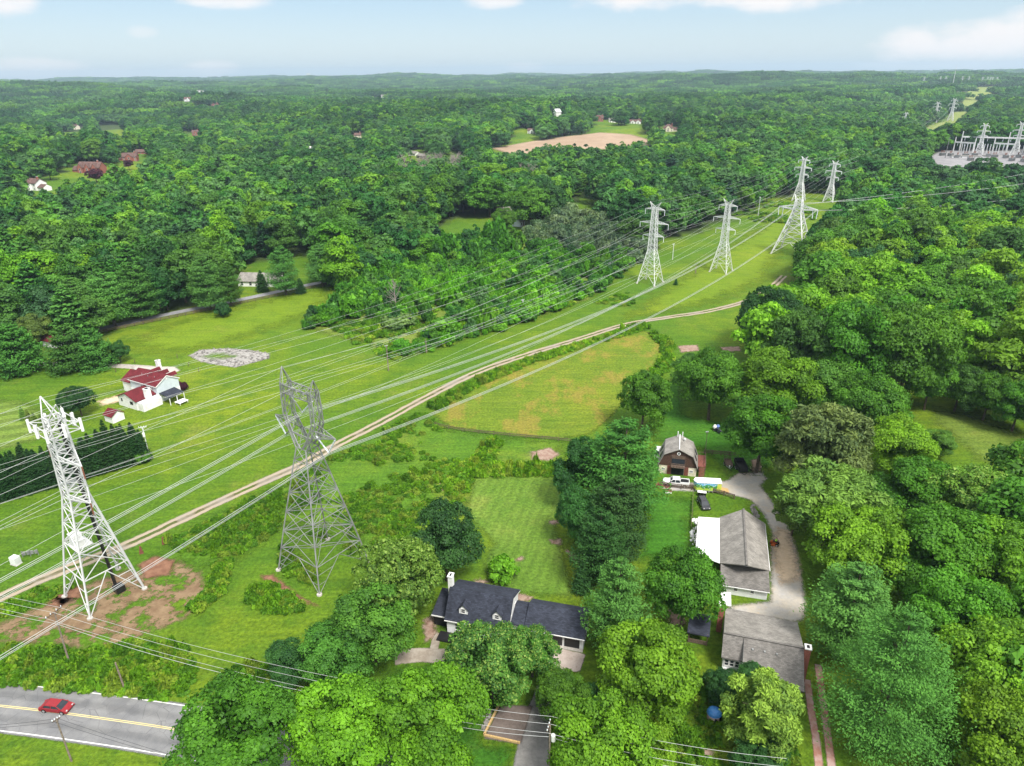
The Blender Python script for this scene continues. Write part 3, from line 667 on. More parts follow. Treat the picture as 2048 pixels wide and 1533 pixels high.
SIGHT = [(152, 256), (140, 258), (165, 252), (172, 343), (186, 343), (202, 343), (262, 318), (275, 320), (284, 305), (62, 376), (80, 376), (92, 378), (392, 267), (378, 200), (401, 184), (431, 213), (768, 194), (716, 273), (1064, 264), (1114, 228), (1199, 240), (1224, 242), (1262, 245), (1280, 245), (1330, 259), (1342, 259), (828, 307), (843, 311), (620, 297), (1850, 180), (1908, 176),
         (1875, 250), (1895, 240), (1912, 222), (1935, 200), (1955, 184), (1975, 174), (1870, 315), (1900, 312), (1940, 308), (1980, 308), (2030, 310), (1010, 300), (1040, 292), (1080, 284), (1120, 277), (1160, 274), (1200, 271), (1240, 272), (1280, 281), (1260, 276), (130, 266), (205, 260), (225, 252), (240, 268), (140, 352), (236, 335), (1040, 264), (1345, 266), (905, 306), (20, 163), (50, 163)]
SIGHT = [(a, b, GT(a, b)[1]) for a, b in SIGHT] + [(a, b, 562.0) for a, b in ((1607, 335), (1605, 352), (1602, 370), (1598, 385), (1594, 400), (1668, 340), (1665, 355), (1661, 372), (1658, 388), (1656, 402), (1645, 408), (1672, 408), (1630, 410))] + [(a, b, GT(a, b)[1]) for a, b in ((1860, 256), (1890, 248), (1905, 230), (1922, 212), (1928, 222), (1940, 190), (1950, 195), (1965, 185), (1985, 174), (1960, 174), (1915, 207), (1945, 205), (900, 445), (930, 455), (960, 450), (945, 468), (915, 462), (895, 438), (975, 442), (500, 530), (560, 528), (600, 526), (540, 540), (1150, 402), (1175, 392), (900, 312), (918, 308), (1930, 196), (1960, 181), (1900, 228), (1926, 228), (1882, 246), (1908, 243), (1952, 176), (1980, 184), (1986, 172), (1970, 188), (1945, 208), (1850, 258), (985, 300), (1000, 301), (1070, 288), (1140, 280), (1180, 275), (1220, 272), (1290, 284), (1060, 296), (1120, 290), (1180, 286))]
def placed_ok(x, y, h, R):
    gz = hgt(x, y); ok = np.zeros(x.shape, bool)
    cx, cy = P(x, y, gz + h * .55)
    for w in WOODS: ok |= inpoly(cx, cy, w)
    for f, dx in ((0, 0), (.3, 0), (.5, 0), (.75, 0), (.97, 0), (.45, -.85), (.45, .85), (.75, -.6), (.75, .6)):
        a, b = P(x + dx * R, y, gz + h * f)
        for c in CLEAR: ok &= ~inpoly(a, b, c)
    _, top = P(x, y, gz + h); _, bot = P(x, y, gz); rp = FPX * R / np.maximum(y * FWD[1] - (gz + h * .5 - CAM_H) * -FWD[2], 30)
    for tx, ty in ((214.5, 538), (234.8, 532), (214, 520), (228, 545)): ok &= np.hypot(x - tx, y - ty) > 13 + R
    for a, b, yy in SIGHT: ok &= ~((y < yy - 4) & (np.abs(cx - a) < rp * .8 + 3) & (top < b + .5) & (bot > b - .5))
    return ok
rs = np.random.default_rng(77)
def stand(c, h0, h1, r0, r1):
    """tree heights and crowns that drift from stand to stand"""
    lo = .5 + .5 * np.sin(c[:, 0] / 61 + 2 * np.sin(c[:, 1] / 83)) * np.cos(c[:, 1] / 47 + np.sin(c[:, 0] / 39))
    h = h0 + (h1 - h0) * np.clip(.55 * lo + .45 * rs.uniform(0, 1, len(c)) + rs.normal(0, .12, len(c)), 0, 1.25)
    return h, h * rs.uniform(r0, r1, len(c)) * np.exp(rs.normal(0, .14, len(c)))
def candidates(d0, d1, sp, jit=.48):
    ys = np.arange(max(d0 * .55, 40), d1, sp * .87); out = []
    for i, yy in enumerate(ys):
        hw = yy * .86 + 70; xs = np.arange(-hw, hw, sp) + (sp / 2 if i % 2 else 0); out.append(np.stack([xs, np.full(len(xs), yy)], 1))
    p = np.concatenate(out) + rs.uniform(-jit, jit, (sum(map(len, out)), 2)) * sp
    d = np.hypot(p[:, 0], p[:, 1]); return p[(d >= d0) & (d < d1)]
# hand-placed trees, each read from the photograph
HAND = [
 ('oak', 478, 1462, 122, 2.05, 'green', 'large green broadleaf tree at the end of the visible asphalt road'),
 ('oak', 690, 1462, 112, 2.05, 'bright', 'bright green spreading tree left of the paired tree above the parking patch'),
 ('oak', 858, 1440, 112, 2.1, 'bright', 'bright green spreading tree just left of the brown parking patch'),
 ('flower', 985, 1325, 88, 1.9, 'mid', 'broad tree with pale blossom clusters in front of the dark roofed house'),
 ('flower', 1065, 1305, 58, 2.0, 'mid', 'smaller blossoming tree between the pale blossom tree and the garage doors'),
 ('flower', 790, 1165, 88, 2.3, 'pale', 'tall pale-tipped tree on the left of the dark roofed house'),
 ('oak', 745, 1245, 90, 2.0, 'pale', 'pale-tipped tree in front of the taller one beside the dark roofed house'),
 ('oak', 670, 1310, 72, 2.0, 'mid', 'rounded tree at the grass edge left of the curved driveway'),
 ('oak', 580, 1330, 52, 1.8, 'dark', 'low dark tree at the bottom corner of the open grass'),
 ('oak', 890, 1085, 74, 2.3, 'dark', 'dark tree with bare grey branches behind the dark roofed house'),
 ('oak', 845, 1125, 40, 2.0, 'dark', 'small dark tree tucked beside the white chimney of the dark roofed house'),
 ('bush', 1005, 1136, 30, 1.5, 'bright', 'small round ornamental tree alone on the mown back lawn'),
 ('oak', 1300, 1340, 104, 2.05, 'bright', 'bright green rounded tree left of the grey roofed house'),
 ('oak', 1372, 1178, 80, 2.3, 'green', 'green tree against the white lean-to roof of the grey barn'),
 ('oak', 1130, 1385, 52, 2.2, 'green', 'thin green tree beside the asphalt drive under the wires'),
 ('oak', 1185, 1405, 38, 2.0, 'dark', 'small dark tree between the drive and the bright rounded tree'),
 ('pine', 1236, 1200, 66, 3.6, 'bluepine', 'tall blue-green pine right of the dark house garage'),
 ('pine', 1200, 1085, 58, 3.2, 'darkpine', 'dark pine behind the blue-green one in the row beside the back lawn'),
 ('pine', 1248, 930, 88, 2.7, 'pine', 'large soft pine at the head of the row beside the back lawn'),
 ('oak', 1165, 935, 52, 2.9, 'dark', 'dark broadleaf tree on the lawn side of the large soft pine'),
 ('oak', 1160, 1030, 48, 2.8, 'dark', 'dark broadleaf tree halfway along the row beside the back lawn'),
 ('pine', 1235, 1030, 70, 2.9, 'darkpine', 'dark green pine in the middle of the row beside the green lawn'),
 ('cedar', 1165, 1150, 22, 3.4, 'darkpine', 'narrow dark evergreen at the corner of the back lawn'),
 ('oak', 1288, 795, 52, 2.5, 'green', 'green tree at the tan meadow corner behind the pine row'),
 ('oak', 1425, 765, 68, 2.2, 'green', 'round green tree on the lawn behind the gambrel barn'),
 ('oak', 1385, 745, 45, 2.0, 'mid', 'smaller tree beside the round one behind the gambrel barn'),
 ('oak', 1548, 768, 80, 2.1, 'bright', 'wide bright tree at the back of the lawn right of the gambrel barn'),
 ('oak', 1525, 862, 78, 2.2, 'green', 'leaning green tree over the black trailer by the gravel turning area'),
 ('lob', 1650, 905, 92, 2.5, 'greyolive', 'big grey-green rounded pine right of the gravel turning area'),
 ('lob', 1655, 1010, 96, 2.0, 'olive', 'olive-tinted rounded pine hanging over the blue tarp'),
 ('lob', 1590, 1030, 40, 2.2, 'olive', 'small olive pine at the edge of the gravel lane'),
 ('oak', 1715, 1095, 96, 2.1, 'bright', 'bright green tree between the olive pine and the tall white pines'),
 ('bigpine', 1792, 1345, 132, 2.8, 'bluepine', 'very large blue-green pine beside the red clay wheel tracks'),
 ('pine', 1705, 1215, 88, 2.8, 'bluepine', 'feathery pine leaning over the end of the grey roofed house'),
 ('lob', 1530, 1432, 76, 2.7, 'yellowpine', 'yellow-green pine in front of the grey roofed house'),
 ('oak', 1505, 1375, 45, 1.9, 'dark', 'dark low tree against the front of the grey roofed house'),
 ('oak', 1442, 1366, 36, 2.0, 'dark', 'small dark tree by the white garden table'),
 ('oak', 1205, 1500, 108, 2.05, 'bright', 'bright green tree at the bottom edge beside the white utility pole'),
 ('oak', 1290, 1510, 68, 2.0, 'lime', 'lime green tree at the bottom edge above the garden bed'),
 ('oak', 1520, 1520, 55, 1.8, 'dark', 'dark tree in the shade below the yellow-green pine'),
 ('oak', 1700, 690, 86, 2.5, 'green', 'full green tree in front of the right-hand wood'),
 ('oak', 1605, 690, 78, 2.3, 'mid', 'brownish green tree where the right-hand wood meets the mown strip'),
 ('oak', 1820, 700, 88, 2.6, 'green', 'tall round tree on the corner of the right-hand wood above the clearing'),
 ('oak', 1545, 640, 60, 2.6, 'dark', 'dark tree at the tip of the right-hand wood beside the gravel track'),
 ('oak', 1745, 810, 72, 2.0, 'green', 'green tree behind the grey-green rounded pine'),
 ('oak', 1650, 775, 62, 2.1, 'mid', 'tree with a visible grey trunk at the near edge of the right-hand wood'),
 ('oak', 1800, 890, 66, 1.9, 'bright', 'bright tree left of the clearing in the right-hand wood'),
 ('oak', 1878, 885, 34, 1.7, 'pale', 'pale rounded tree on the near edge of the clearing'),
 ('oak', 1828, 975, 72, 2.0, 'green', 'green tree between the grey-green rounded pine and the clearing'),
 ('flower', 1935, 1005, 80, 2.0, 'pale', 'pale green tree with light tips below the clearing'),
 ('oak', 1870, 1100, 100, 2.1, 'green', 'full green tree right of the bright tree on the gravel lane'),
 ('oak', 1995, 1120, 100, 2.0, 'bright', 'bright tree near the right edge below the pale-tipped one'),
 ('oak', 1930, 1230, 92, 2.2, 'green', 'green tree behind the very large blue-green pine'),
 ('oak', 1990, 1330, 110, 2.2, 'lime', 'lime green tree right of the very large blue-green pine'),
 ('oak', 2010, 1490, 105, 2.1, 'bright', 'bright tree in the bottom right corner'),
 ('oak', 1915, 1460, 50, 2.0, 'green', 'lower green tree between the big pine and the bottom right corner'),
 ('oak', 1862, 762, 50, 2.3, 'green', 'green tree on the upper left edge of the clearing in the right wood'),
 ('oak', 1922, 772, 46, 2.2, 'mid', 'tree in the row along the upper edge of the clearing, second from its left end'),
 ('oak', 1980, 788, 48, 2.2, 'green', 'tree in the row along the upper edge of the clearing, third from its left end'),
 ('oak', 2040, 808, 50, 2.2, 'green', 'tree at the right end of the row along the upper edge of the clearing'),
 # left side
 ('wide_pine', 28, 692, 50, 2.1, 'pine', 'dark round pine at the left edge beside the small hidden house'),
 ('wide_pine', 135, 690, 46, 2.1, 'pine', 'large dark pine by the driveway of the red roofed house'),
 ('wide_pine', 182, 692, 40, 2.1, 'pine', 'dark pine just right of the largest one by the driveway'),
 ('oak', 236, 702, 20, 2.3, 'dark', 'small dark tree at the end of the driveway pines'),
 ('oak', 70, 655, 34, 2.0, 'olive', 'brownish tree behind the driveway pines'),
 ('oak', 155, 800, 34, 1.9, 'dark', 'round dark tree left of the tan yard of the red roofed house'),
 ('pine', 270, 575, 46, 2.6, 'pine', 'tall dark pine beside the far end of the left lane'),
 ('pine', 215, 590, 46, 2.5, 'bluepine', 'bluish pine at the bend of the left lane'),
 ('pine', 150, 600, 44, 2.4, 'bluepine', 'broad bluish pine left of the lane bend'),
 ('pine', 410, 560, 40, 2.8, 'bluepine', 'soft bluish pine in front of the lane beside the grey roofed farmhouse'),
 ('pine', 455, 565, 30, 2.9, 'pine', 'slim pine standing in front of the grey roofed farmhouse'),
 ('pine', 565, 535, 34, 3.0, 'bluepine', 'tall blue-green pine right of the grey roofed farmhouse'),
 ('pine', 640, 525, 32, 2.8, 'bluepine', 'soft pine at the end of the lane fence'),
 ('cedar', 522, 560, 15, 2.9, 'darkpine', 'dark evergreen before the grey roofed farmhouse'),
 ('cedar', 600, 570, 12, 2.6, 'darkpine', 'dark evergreen beside the lane right of the farmhouse'),
 ('bush', 444, 620, 16, 1.7, 'dark', 'dark round bush alone at the lane edge of the bright field'),
 ('bush', 795, 642, 32, .8, 'greyolive', 'broad grey-green bush by the bare dead tree'),
 ('cedar', 1352, 563, 5, 2.6, 'dark', 'tiny dark cedar on the mown strip between the pylons'),
 ('oak', 1010, 440, 26, 2.2, 'green', 'green tree in front of the small house by the far lawn'),
 ('oak', 190, 350, 17, 1.6, 'purple', 'purple-leaved tree in front of the brick house'),
 ('oak', 228, 344, 10, 1.8, 'purple', 'smaller purple-leaved tree beside the brick house'),
 ('oak', 256, 328, 9, 2.0, 'purple', 'purple-leaved tree by the second brick house'),
]
for t in HAND: plant_px(t[0], *t[1:6], t[6], cat='bush' if t[0] == 'bush' else 'tree')
# evergreen screen left of the pole: two staggered rows
a0, a1 = G2(-60, 1018), G2(288, 922); b0, b1 = G2(-60, 985), G2(270, 900)
for (p, q, n) in ((a0, a1, 22), ((a0 + b0) / 2, (a1 + b1) / 2, 20), (b0, b1, 19)):
    for i in range(n):
        x, y = p + (q - p) * (i + _tr.uniform(-.2, .2)) / (n - 1)
        plant('cedar', x, y, _tr.uniform(1.7, 2.3), _tr.uniform(6.6, 10.4), 'screen', 'dark evergreen standing shoulder to shoulder in the tall screen behind the antenna pylon', 'evergreens of the tall dark screen')
for i, (px, py) in enumerate(((48, 840), (60, 846), (72, 851), (86, 856), (98, 862))):
    x, y = G2(px, py); plant('cedar', x, y, 1.1, 4.2, 'olive', 'small conical evergreen in the short row beside the striped hayfield', 'small evergreens beside the hayfield')
for i, (px, py, r_, h_) in enumerate(((262, 918, 2.2, 4.5), (288, 925, 1.7, 3.2), (240, 915, 1.8, 4.0))):
    x, y = G2(px, py); plant('bush', x, y, r_, h_, 'green', 'green bush growing against the end of the dark evergreen screen', 'bushes at the end of the evergreen screen', 'bush')
# medium trees drawn one by one in the woods, largest in the picture first
c = candidates(95, 640, 12.6); hh, RR = stand(c, 14, 26, .36, .47)
k = placed_ok(c[:, 0], c[:, 1], hh, RR); c, hh, RR = c[k], hh[k], RR[k]
hand = np.array([(x, y, r) for x, y, r in TREES])
far_enough = np.array([np.all(np.hypot(hand[:, 0] - x, hand[:, 1] - y) > (hand[:, 2] + r) * .55) for (x, y), r in zip(c, RR)])
c, hh, RR = c[far_enough], hh[far_enough], RR[far_enough]
cx, cy = P(c[:, 0], c[:, 1], hh * .55)
inframe = (cx > -60) & (cx < 2110) & (cy < 1600)
order = np.argsort(np.where(inframe, -RR / np.hypot(c[:, 0], c[:, 1]), 9))
N_IND = 190
ind = order[:N_IND]; rest = order[N_IND:]
for i in ind:
    px, py = cx[i], cy[i]; right = px > 1480; pine = (not right) and (_tr.random() < (.45 if py > 480 and px < 330 else .08))
    if right and py > 870: z_, g_ = 'in the wood along the right edge below the clearing', 'trees of the near right wood'
    elif right: z_, g_ = 'in the wood right of the mown pylon strip', 'trees of the wood right of the pylon strip'
    elif px < 700: z_, g_ = 'in the wood behind the left lane', 'trees of the wood behind the left lane'
    else: z_, g_ = 'in the wood left of the mown pylon strip', 'trees of the wood left of the pylon strip'
    if pine: plant('midpine', *c[i], RR[i] * .8, hh[i] * 1.1, 'pine', 'dark pine standing ' + z_, g_.replace('trees', 'pines'))
    else:
        col = _tr.choice(['green', 'bright', 'bright', 'lime', 'mid'] if right else ['green', 'mid', 'dark', 'bright', 'mid'])
        if not right and px > 700 and py > 430: hh[i] *= .72
        ad = {'green': 'green', 'mid': 'mid green', 'dark': 'dark green', 'bright': 'bright green', 'lime': 'lime green'}[col]
        plant('mid', *c[i], RR[i], hh[i], col, ad + ' broadleaf tree ' + z_, ad + ' ' + g_)
# the rest of the near woods and everything beyond: one mass
pts = []
def add_far(c, hh, RR, pine_p):
    z = hgt(c[:, 0], c[:, 1])
    for i in range(len(c)):
        pn = rs.uniform() < pine_p
        idx = rs.integers(6, 8) if pn else (rs.integers(12, 14) if math.hypot(c[i, 0], c[i, 1]) < 330 else rs.integers(0, 6)); s = RR[i] / (5.4 if pn else 6.2); 
        pts.append((c[i, 0], c[i, 1], z[i] - .3, rs.uniform(0, 6.28), s, hh[i] / (18.0 if pn else 14.6), idx))
add_far(c[rest], hh[rest], RR[rest], .1)
TR2 = [tuple(v) for v in c[ind]] + [tuple(v) for v in c[rest]]
c = candidates(640, 1900, 13.2); hh, RR = stand(c, 14, 28, .38, .5)
k = placed_ok(c[:, 0], c[:, 1], hh, RR); add_far(c[k], hh[k], RR[k], .07); TR2 += [tuple(v) for v in c[k]]
c = candidates(1900, 10500, 62, .15); k = placed_ok(c[:, 0], c[:, 1], np.full(len(c), 17.), np.full(len(c), 30.)); c = c[k]
z = hgt(c[:, 0], c[:, 1]); n_ = len(c)
pts = np.concatenate([np.array(pts), np.stack([c[:, 0], c[:, 1], z - .5, rs.integers(0, 4, n_) * 1.5708, np.full(n_, 1.06), rs.uniform(.85, 1.35, n_), rs.integers(8, 12, n_)], 1)])
gn_scatter('woods', pts, FAR + CANOPY + NEARM)
print('woods instances', len(pts), 'individual trees', len(TREES))
# leaf litter under the woods for the ground sheet
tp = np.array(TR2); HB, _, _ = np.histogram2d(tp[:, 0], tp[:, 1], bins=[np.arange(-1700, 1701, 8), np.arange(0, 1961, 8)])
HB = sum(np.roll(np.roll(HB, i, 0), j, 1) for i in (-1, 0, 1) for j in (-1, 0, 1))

# ------------------------------------------------------------------ the ground sheet
def axis(lim, s0, g):
    v = [0.0]; s = s0
    while v[-1] < lim: v.append(v[-1] + s); s = s0 if v[-1] < 170 else s * g
    return np.array(v)
ax_ = axis(14000, 3.0, 1.035); gx = np.concatenate([-ax_[:0:-1], ax_]); gy = np.concatenate([-axis(250, 8, 1.02)[:0:-1], axis(14500, 3.0, 1.03)])
X, Y = np.meshgrid(gx, gy); nx = len(gx)
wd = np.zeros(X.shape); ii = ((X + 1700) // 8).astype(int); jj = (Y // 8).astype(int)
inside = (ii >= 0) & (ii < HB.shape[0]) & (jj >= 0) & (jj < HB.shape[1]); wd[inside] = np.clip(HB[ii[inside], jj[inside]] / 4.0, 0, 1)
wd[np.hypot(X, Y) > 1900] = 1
a = (np.arange(len(gy) - 1)[:, None] * nx + np.arange(nx - 1)[None, :]).ravel()
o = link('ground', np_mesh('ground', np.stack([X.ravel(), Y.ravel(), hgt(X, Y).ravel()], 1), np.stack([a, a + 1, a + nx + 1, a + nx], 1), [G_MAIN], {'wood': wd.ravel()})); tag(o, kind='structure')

# ------------------------------------------------------------------ fields, lawns, bare ground
patch('rough_grass', [(290, 1130), (340, 1075), (520, 985), (640, 925), (760, 862), (858, 822), (880, 850), (1000, 872), (1130, 882), (1135, 935), (955, 935), (935, 985), (945, 1010), (850, 1010), (830, 1060), (720, 1130), (700, 1060), (560, 1060), (470, 1130), (400, 1140)], G_ROUGH, .02, 1.5)
patch('scrub_grass', [(610, 640), (700, 600), (800, 560), (1000, 530), (1060, 470), (1130, 427), (1200, 442), (1282, 520), (1180, 600), (1050, 645), (900, 690), (790, 725), (740, 690), (640, 668)], G_OLIVE, .02, 2.5)
patch('meadow', [(862, 826), (905, 795), (960, 768), (1040, 732), (1120, 705), (1200, 680), (1262, 657), (1312, 668), (1336, 690), (1325, 735), (1285, 765), (1250, 800), (1225, 835), (1180, 870), (1120, 879), (1000, 868), (900, 856)], G_MEADOW, .03, 1.5)
patch('yellow_field', [(235, 695), (330, 648), (560, 592), (650, 572), (672, 600), (600, 640), (450, 690), (330, 712)], G_YELLOW, .015, 2.5, margin=8)
patch('yellow_field', [(1240, 640), (1330, 570), (1440, 500), (1560, 430), (1600, 440), (1560, 520), (1540, 560), (1440, 605), (1330, 628)], G_YELLOW, .015, 3.0, margin=9)
patch('mown_lawn', [(950, 936), (1125, 945), (1128, 1000), (1115, 1060), (1150, 1195), (1000, 1188), (965, 1135), (985, 1085), (930, 1030)], G_LAWN, .03, 1.0)
patch('side_lawn', [(1300, 985), (1392, 1002), (1385, 1050), (1388, 1120), (1270, 1120), (1285, 1030)], G_GREEN, .03, 1.0)
patch('barn_lawn', [(1330, 770), (1365, 735), (1370, 830), (1470, 850), (1560, 935), (1470, 945), (1400, 900), (1300, 880)], G_GREEN, .03, 1.2)
patch('front_lawn', [(800, 1335), (900, 1325), (1000, 1400), (960, 1470), (1030, 1500), (1020, 1560), (800, 1560), (700, 1400)], G_GREEN, .03, 1.0)
patch('hayfield', [(-80, 790), (60, 806), (112, 840), (118, 870), (60, 885), (-80, 925)], G_STRIPE, .02, 2.0)
patch('clearing', [(1860, 812), (1940, 830), (2100, 890), (2100, 945), (1960, 925), (1870, 850)], G_OLIVE, .02, 2.0)
patch('bare_dirt', [(-40, 1262), (60, 1222), (150, 1178), (270, 1135), (345, 1118), (400, 1145), (416, 1190), (375, 1235), (300, 1268), (215, 1302), (120, 1290), (-40, 1285)], S_DIRT, .045, .8)
for i, pl in enumerate(([(275, 1130), (310, 1112), (350, 1122), (340, 1150), (290, 1160)], [(520, 1150), (545, 1150), (605, 1195), (640, 1215), (600, 1206), (540, 1180)], [(145, 1195), (125, 1215), (90, 1215), (105, 1195)], [(100, 1195), (165, 1170), (160, 1200), (120, 1215)])):
    patch('bare_dirt', pl, soil_mat('red_brown_earth', (.15, .07, .045), (.24, .13, .08), .8, 1.6) if i == 0 else bpy.data.materials['red_brown_earth'], .06, .5)
for pl in ([(1060, 905), (1100, 895), (1120, 910), (1100, 922), (1062, 920)], [(872, 968), (900, 966), (908, 978), (885, 984)], [(690, 1055), (720, 1045), (745, 1060), (700, 1075)], [(1355, 692), (1395, 690), (1400, 702), (1362, 706)], [(1440, 695), (1480, 693), (1482, 703), (1450, 704)],
           [(1098, 1042), (1116, 1040), (1118, 1050), (1100, 1050)], [(1098, 1080), (1122, 1078), (1124, 1090), (1104, 1091)], [(1028, 1118), (1044, 1113), (1048, 1122), (1034, 1125)], [(1130, 1100), (1160, 1110), (1165, 1130), (1140, 1120)],
           [(1030, 1185), (1068, 1195), (1062, 1206), (1030, 1202)], [(950, 1158), (980, 1162), (975, 1170), (950, 1166)], [(1375, 1475), (1415, 1470), (1425, 1510), (1390, 1520)], [(1335, 1215), (1370, 1205), (1372, 1250), (1340, 1250)], [(845, 1240), (870, 1230), (875, 1275), (850, 1285)], [(1500, 920), (1520, 918), (1525, 945), (1503, 948)]):
    patch('brush_litter', pl, S_MULCH, .05, .5, margin=1.2)
patch('ploughed_field', [(985, 298), (1060, 284), (1130, 274), (1200, 266), (1262, 270), (1306, 283), (1300, 292), (1240, 298), (1150, 302), (1030, 312)], S_FIELD, .5, 8.0, far=True, margin=9)
patch('substation_yard', [(1860, 314), (1882, 302), (2120, 298), (2130, 336), (2000, 340), (1930, 350), (1862, 326)], S_PAD, .35, 5.0, far=True, margin=5)
patch('far_strip', [(1838, 262), (1890, 243), (1905, 228), (1925, 204), (1945, 181), (1962, 171), (1992, 170), (1985, 187), (1952, 207), (1932, 228), (1914, 246), (1870, 262)], G_FAR, .6, 12.0, far=True, margin=8)
# tracks, lanes, drives
strip('gravel_track', [(-60, 1222), (0, 1196), (70, 1164), (140, 1136), (260, 1088), (370, 1036), (500, 976), (600, 931), (680, 887), (760, 846), (850, 797), (950, 747), (1050, 711), (1150, 681), (1250, 650), (1330, 636), (1420, 622), (1500, 600), (1545, 573), (1568, 552)], 4.0, S_TRACK, .05, 2.0, 13)
road_px = [(-200, 1397), (-60, 1407), (60, 1419), (200, 1437), (365, 1462), (520, 1495), (700, 1545), (900, 1620)]
road = strip('road', road_px, 9.4, R_ROAD, .04, 1.5, 13)
for k_, off in enumerate((-4.1, 4.1)): strip('edge_line', road_px, .17, R_WHITE, .052, 1.5, 3, off=off, parent=road)
for off in (-.13, .13): strip('centre_line', road_px, .12, R_YELLOW, .052, 1.5, 3, off=off, parent=road)
strip('lane', [(160, 668), (200, 658), (330, 630), (480, 600), (600, 574), (665, 560), (720, 545)], 5.0, R_LANE, .05, 3.0, 7)
strip('driveway', [(-60, 722), (60, 727), (200, 731), (280, 735), (330, 740)], 4.0, R_DRIVE, .05, 2.0, 7)
patch('driveway', [(260, 732), (350, 734), (362, 742), (330, 752), (270, 745)], S_GRAVEL, .055, 1.0)
patch('yard', [(196, 803), (245, 788), (255, 800), (205, 812)], S_TAN, .055, .7)
patch('gravel_lane', [(1318, 975), (1345, 968), (1452, 962), (1478, 946), (1524, 944), (1534, 958), (1522, 972), (1545, 1005), (1572, 1045), (1592, 1095), (1603, 1150), (1613, 1212), (1606, 1240), (1590, 1246), (1470, 1225), (1452, 1213), (1540, 1203), (1542, 1160), (1541, 1100), (1546, 1070), (1528, 1030), (1500, 1000), (1440, 985), (1340, 982)], S_GRAVEL, .05, .6)
patch('gravel_lane', [(1556, 1055), (1578, 1062), (1596, 1120), (1600, 1160), (1562, 1170), (1546, 1120), (1545, 1080)], S_TAN, .062, .6)
strip('worn_drive', [(790, 1316), (840, 1311), (905, 1315), (960, 1318), (1010, 1325)], 3.6, strip_mat('worn_drive_surface', (.24, .2, .16), (.36, .32, .27), .5), .05, 1.0, 7)
patch('concrete_apron', [(1060, 1292), (1118, 1297), (1172, 1309), (1160, 1345), (1060, 1340)], S_CONC, .055, .5)
patch('asphalt_drive', [(1020, 1560), (1038, 1480), (1050, 1430), (1075, 1370), (1100, 1330), (1125, 1340), (1100, 1400), (1098, 1470), (1100, 1560)], S_ASPH, .05, .5)
patch('parking_patch', [(968, 1478), (1000, 1412), (1066, 1412), (1042, 1490)], S_BROWNLOT, .06, .5)
strip('worn_drive', [(868, 1300), (872, 1282), (880, 1268)], 1.6, bpy.data.materials['worn_drive_surface'], .06, .5, 5)
for pl in ([(1614, 1360), (1622, 1420), (1632, 1480), (1642, 1570)], [(1636, 1330), (1645, 1400), (1655, 1470), (1668, 1570)]): strip('wheel_track', pl, 1.5, R_RED, .05, 1.0, 7)
# scrub and weeds
weed_v = [dec_crown(201 + s, 330, .85, -.05, .5, 16, .2, (.22, .45), .0, jit=.95, inner=.05, aspect=2.0) for s in range(4)]
WEED = [(np_mesh('weed', v[0], v[1], [M['weed']], {'tint': v[2]}), 'w') for v in weed_v]
sc_v = [dec_crown(211 + s, 1300, 2.3, -.2, 2.9, 26, .48, (.2, .46), .1, jit=.75) for s in range(3)]
SCRUB = [(np_mesh('scrub_bush', v[0], v[1], [M['scrub']], {'tint': v[2]}), 's') for v in sc_v] + [(np_mesh('silver_bush', v[0], v[1], [M['silver']], {'tint': v[2]}), 's') for v in sc_v[:2]]
VN = np.random.default_rng(3).uniform(0, 1, (256, 256))
def vnoise(x, y):
    i = np.floor(x).astype(int); j = np.floor(y).astype(int); u = x - i; v = y - j; u = u * u * (3 - 2 * u); v = v * v * (3 - 2 * v); g = lambda a, b: VN[a % 256, b % 256]
    return (g(i, j) * (1 - u) + g(i + 1, j) * u) * (1 - v) + (g(i, j + 1) * (1 - u) + g(i + 1, j + 1) * u) * v
def fill(poly, sp, keep=1.0, clump=None):
    w = np.array([G(*p)[:2] for p in poly]); x0, y0 = w.min(0); x1, y1 = w.max(0)
    n = int((x1 - x0) * (y1 - y0) / sp ** 2); q = rs.uniform((x0, y0), (x1, y1), (n, 2)); q = q[inpoly(q[:, 0], q[:, 1], [tuple(v) for v in w])]
    if clump:
        v = vnoise(q[:, 0] / clump / 1.6, q[:, 1] / clump / 1.6) * .65 + vnoise(q[:, 0] / clump * 1.7 + 9, q[:, 1] / clump * 1.7) * .35
        q = q[(v - .5) * 3.2 + rs.uniform(-.5, .5, len(q)) > .9 - 1.8 * keep]
    elif keep < 1: q = q[rs.uniform(0, 1, len(q)) < keep]
    return q
wp = []
def weeds(poly, sp, keep=1.0, clump=None, s=(.6, 1.3), hz=(.6, 1.2)):
    for x, y in fill(poly, sp, keep, clump): wp.append((x, y, 0, rs.uniform(0, 6.28), rs.uniform(*s), rs.uniform(*hz) * np.exp(rs.normal(.1, .35)), rs.integers(0, 4)))
weeds([(330, 1085), (450, 1030), (560, 975), (560, 1060), (480, 1110), (380, 1120)], .8, .75, 6)
weeds([(560, 975), (700, 898), (860, 838), (930, 872), (960, 905), (935, 960), (900, 990), (830, 1030), (740, 1060), (690, 1090), (560, 1060)], 1.1, .45, 5)
weeds([(690, 1030), (830, 1020), (900, 985), (930, 1000), (820, 1080), (700, 1110)], .8, .7, 5)
weeds([(-60, 1330), (0, 1300), (120, 1300), (200, 1305), (320, 1275), (350, 1330), (330, 1395), (220, 1390), (60, 1372), (-60, 1375)], .7, .8, 7, (.7, 1.5), (.7, 1.6))
weeds([(320, 1275), (360, 1300), (540, 1340), (500, 1400), (350, 1395)], .8, .6, 5, (.7, 1.4), (.7, 1.5))
weeds([(500, 1175), (540, 1170), (600, 1205), (605, 1222), (540, 1230), (495, 1205)], .55, .95, None, (.7, 1.3), (.8, 1.4))
weeds([(430, 1130), (465, 1120), (445, 1190), (400, 1225), (380, 1215), (420, 1180)], .6, .9, None, (.7, 1.3), (.7, 1.3))
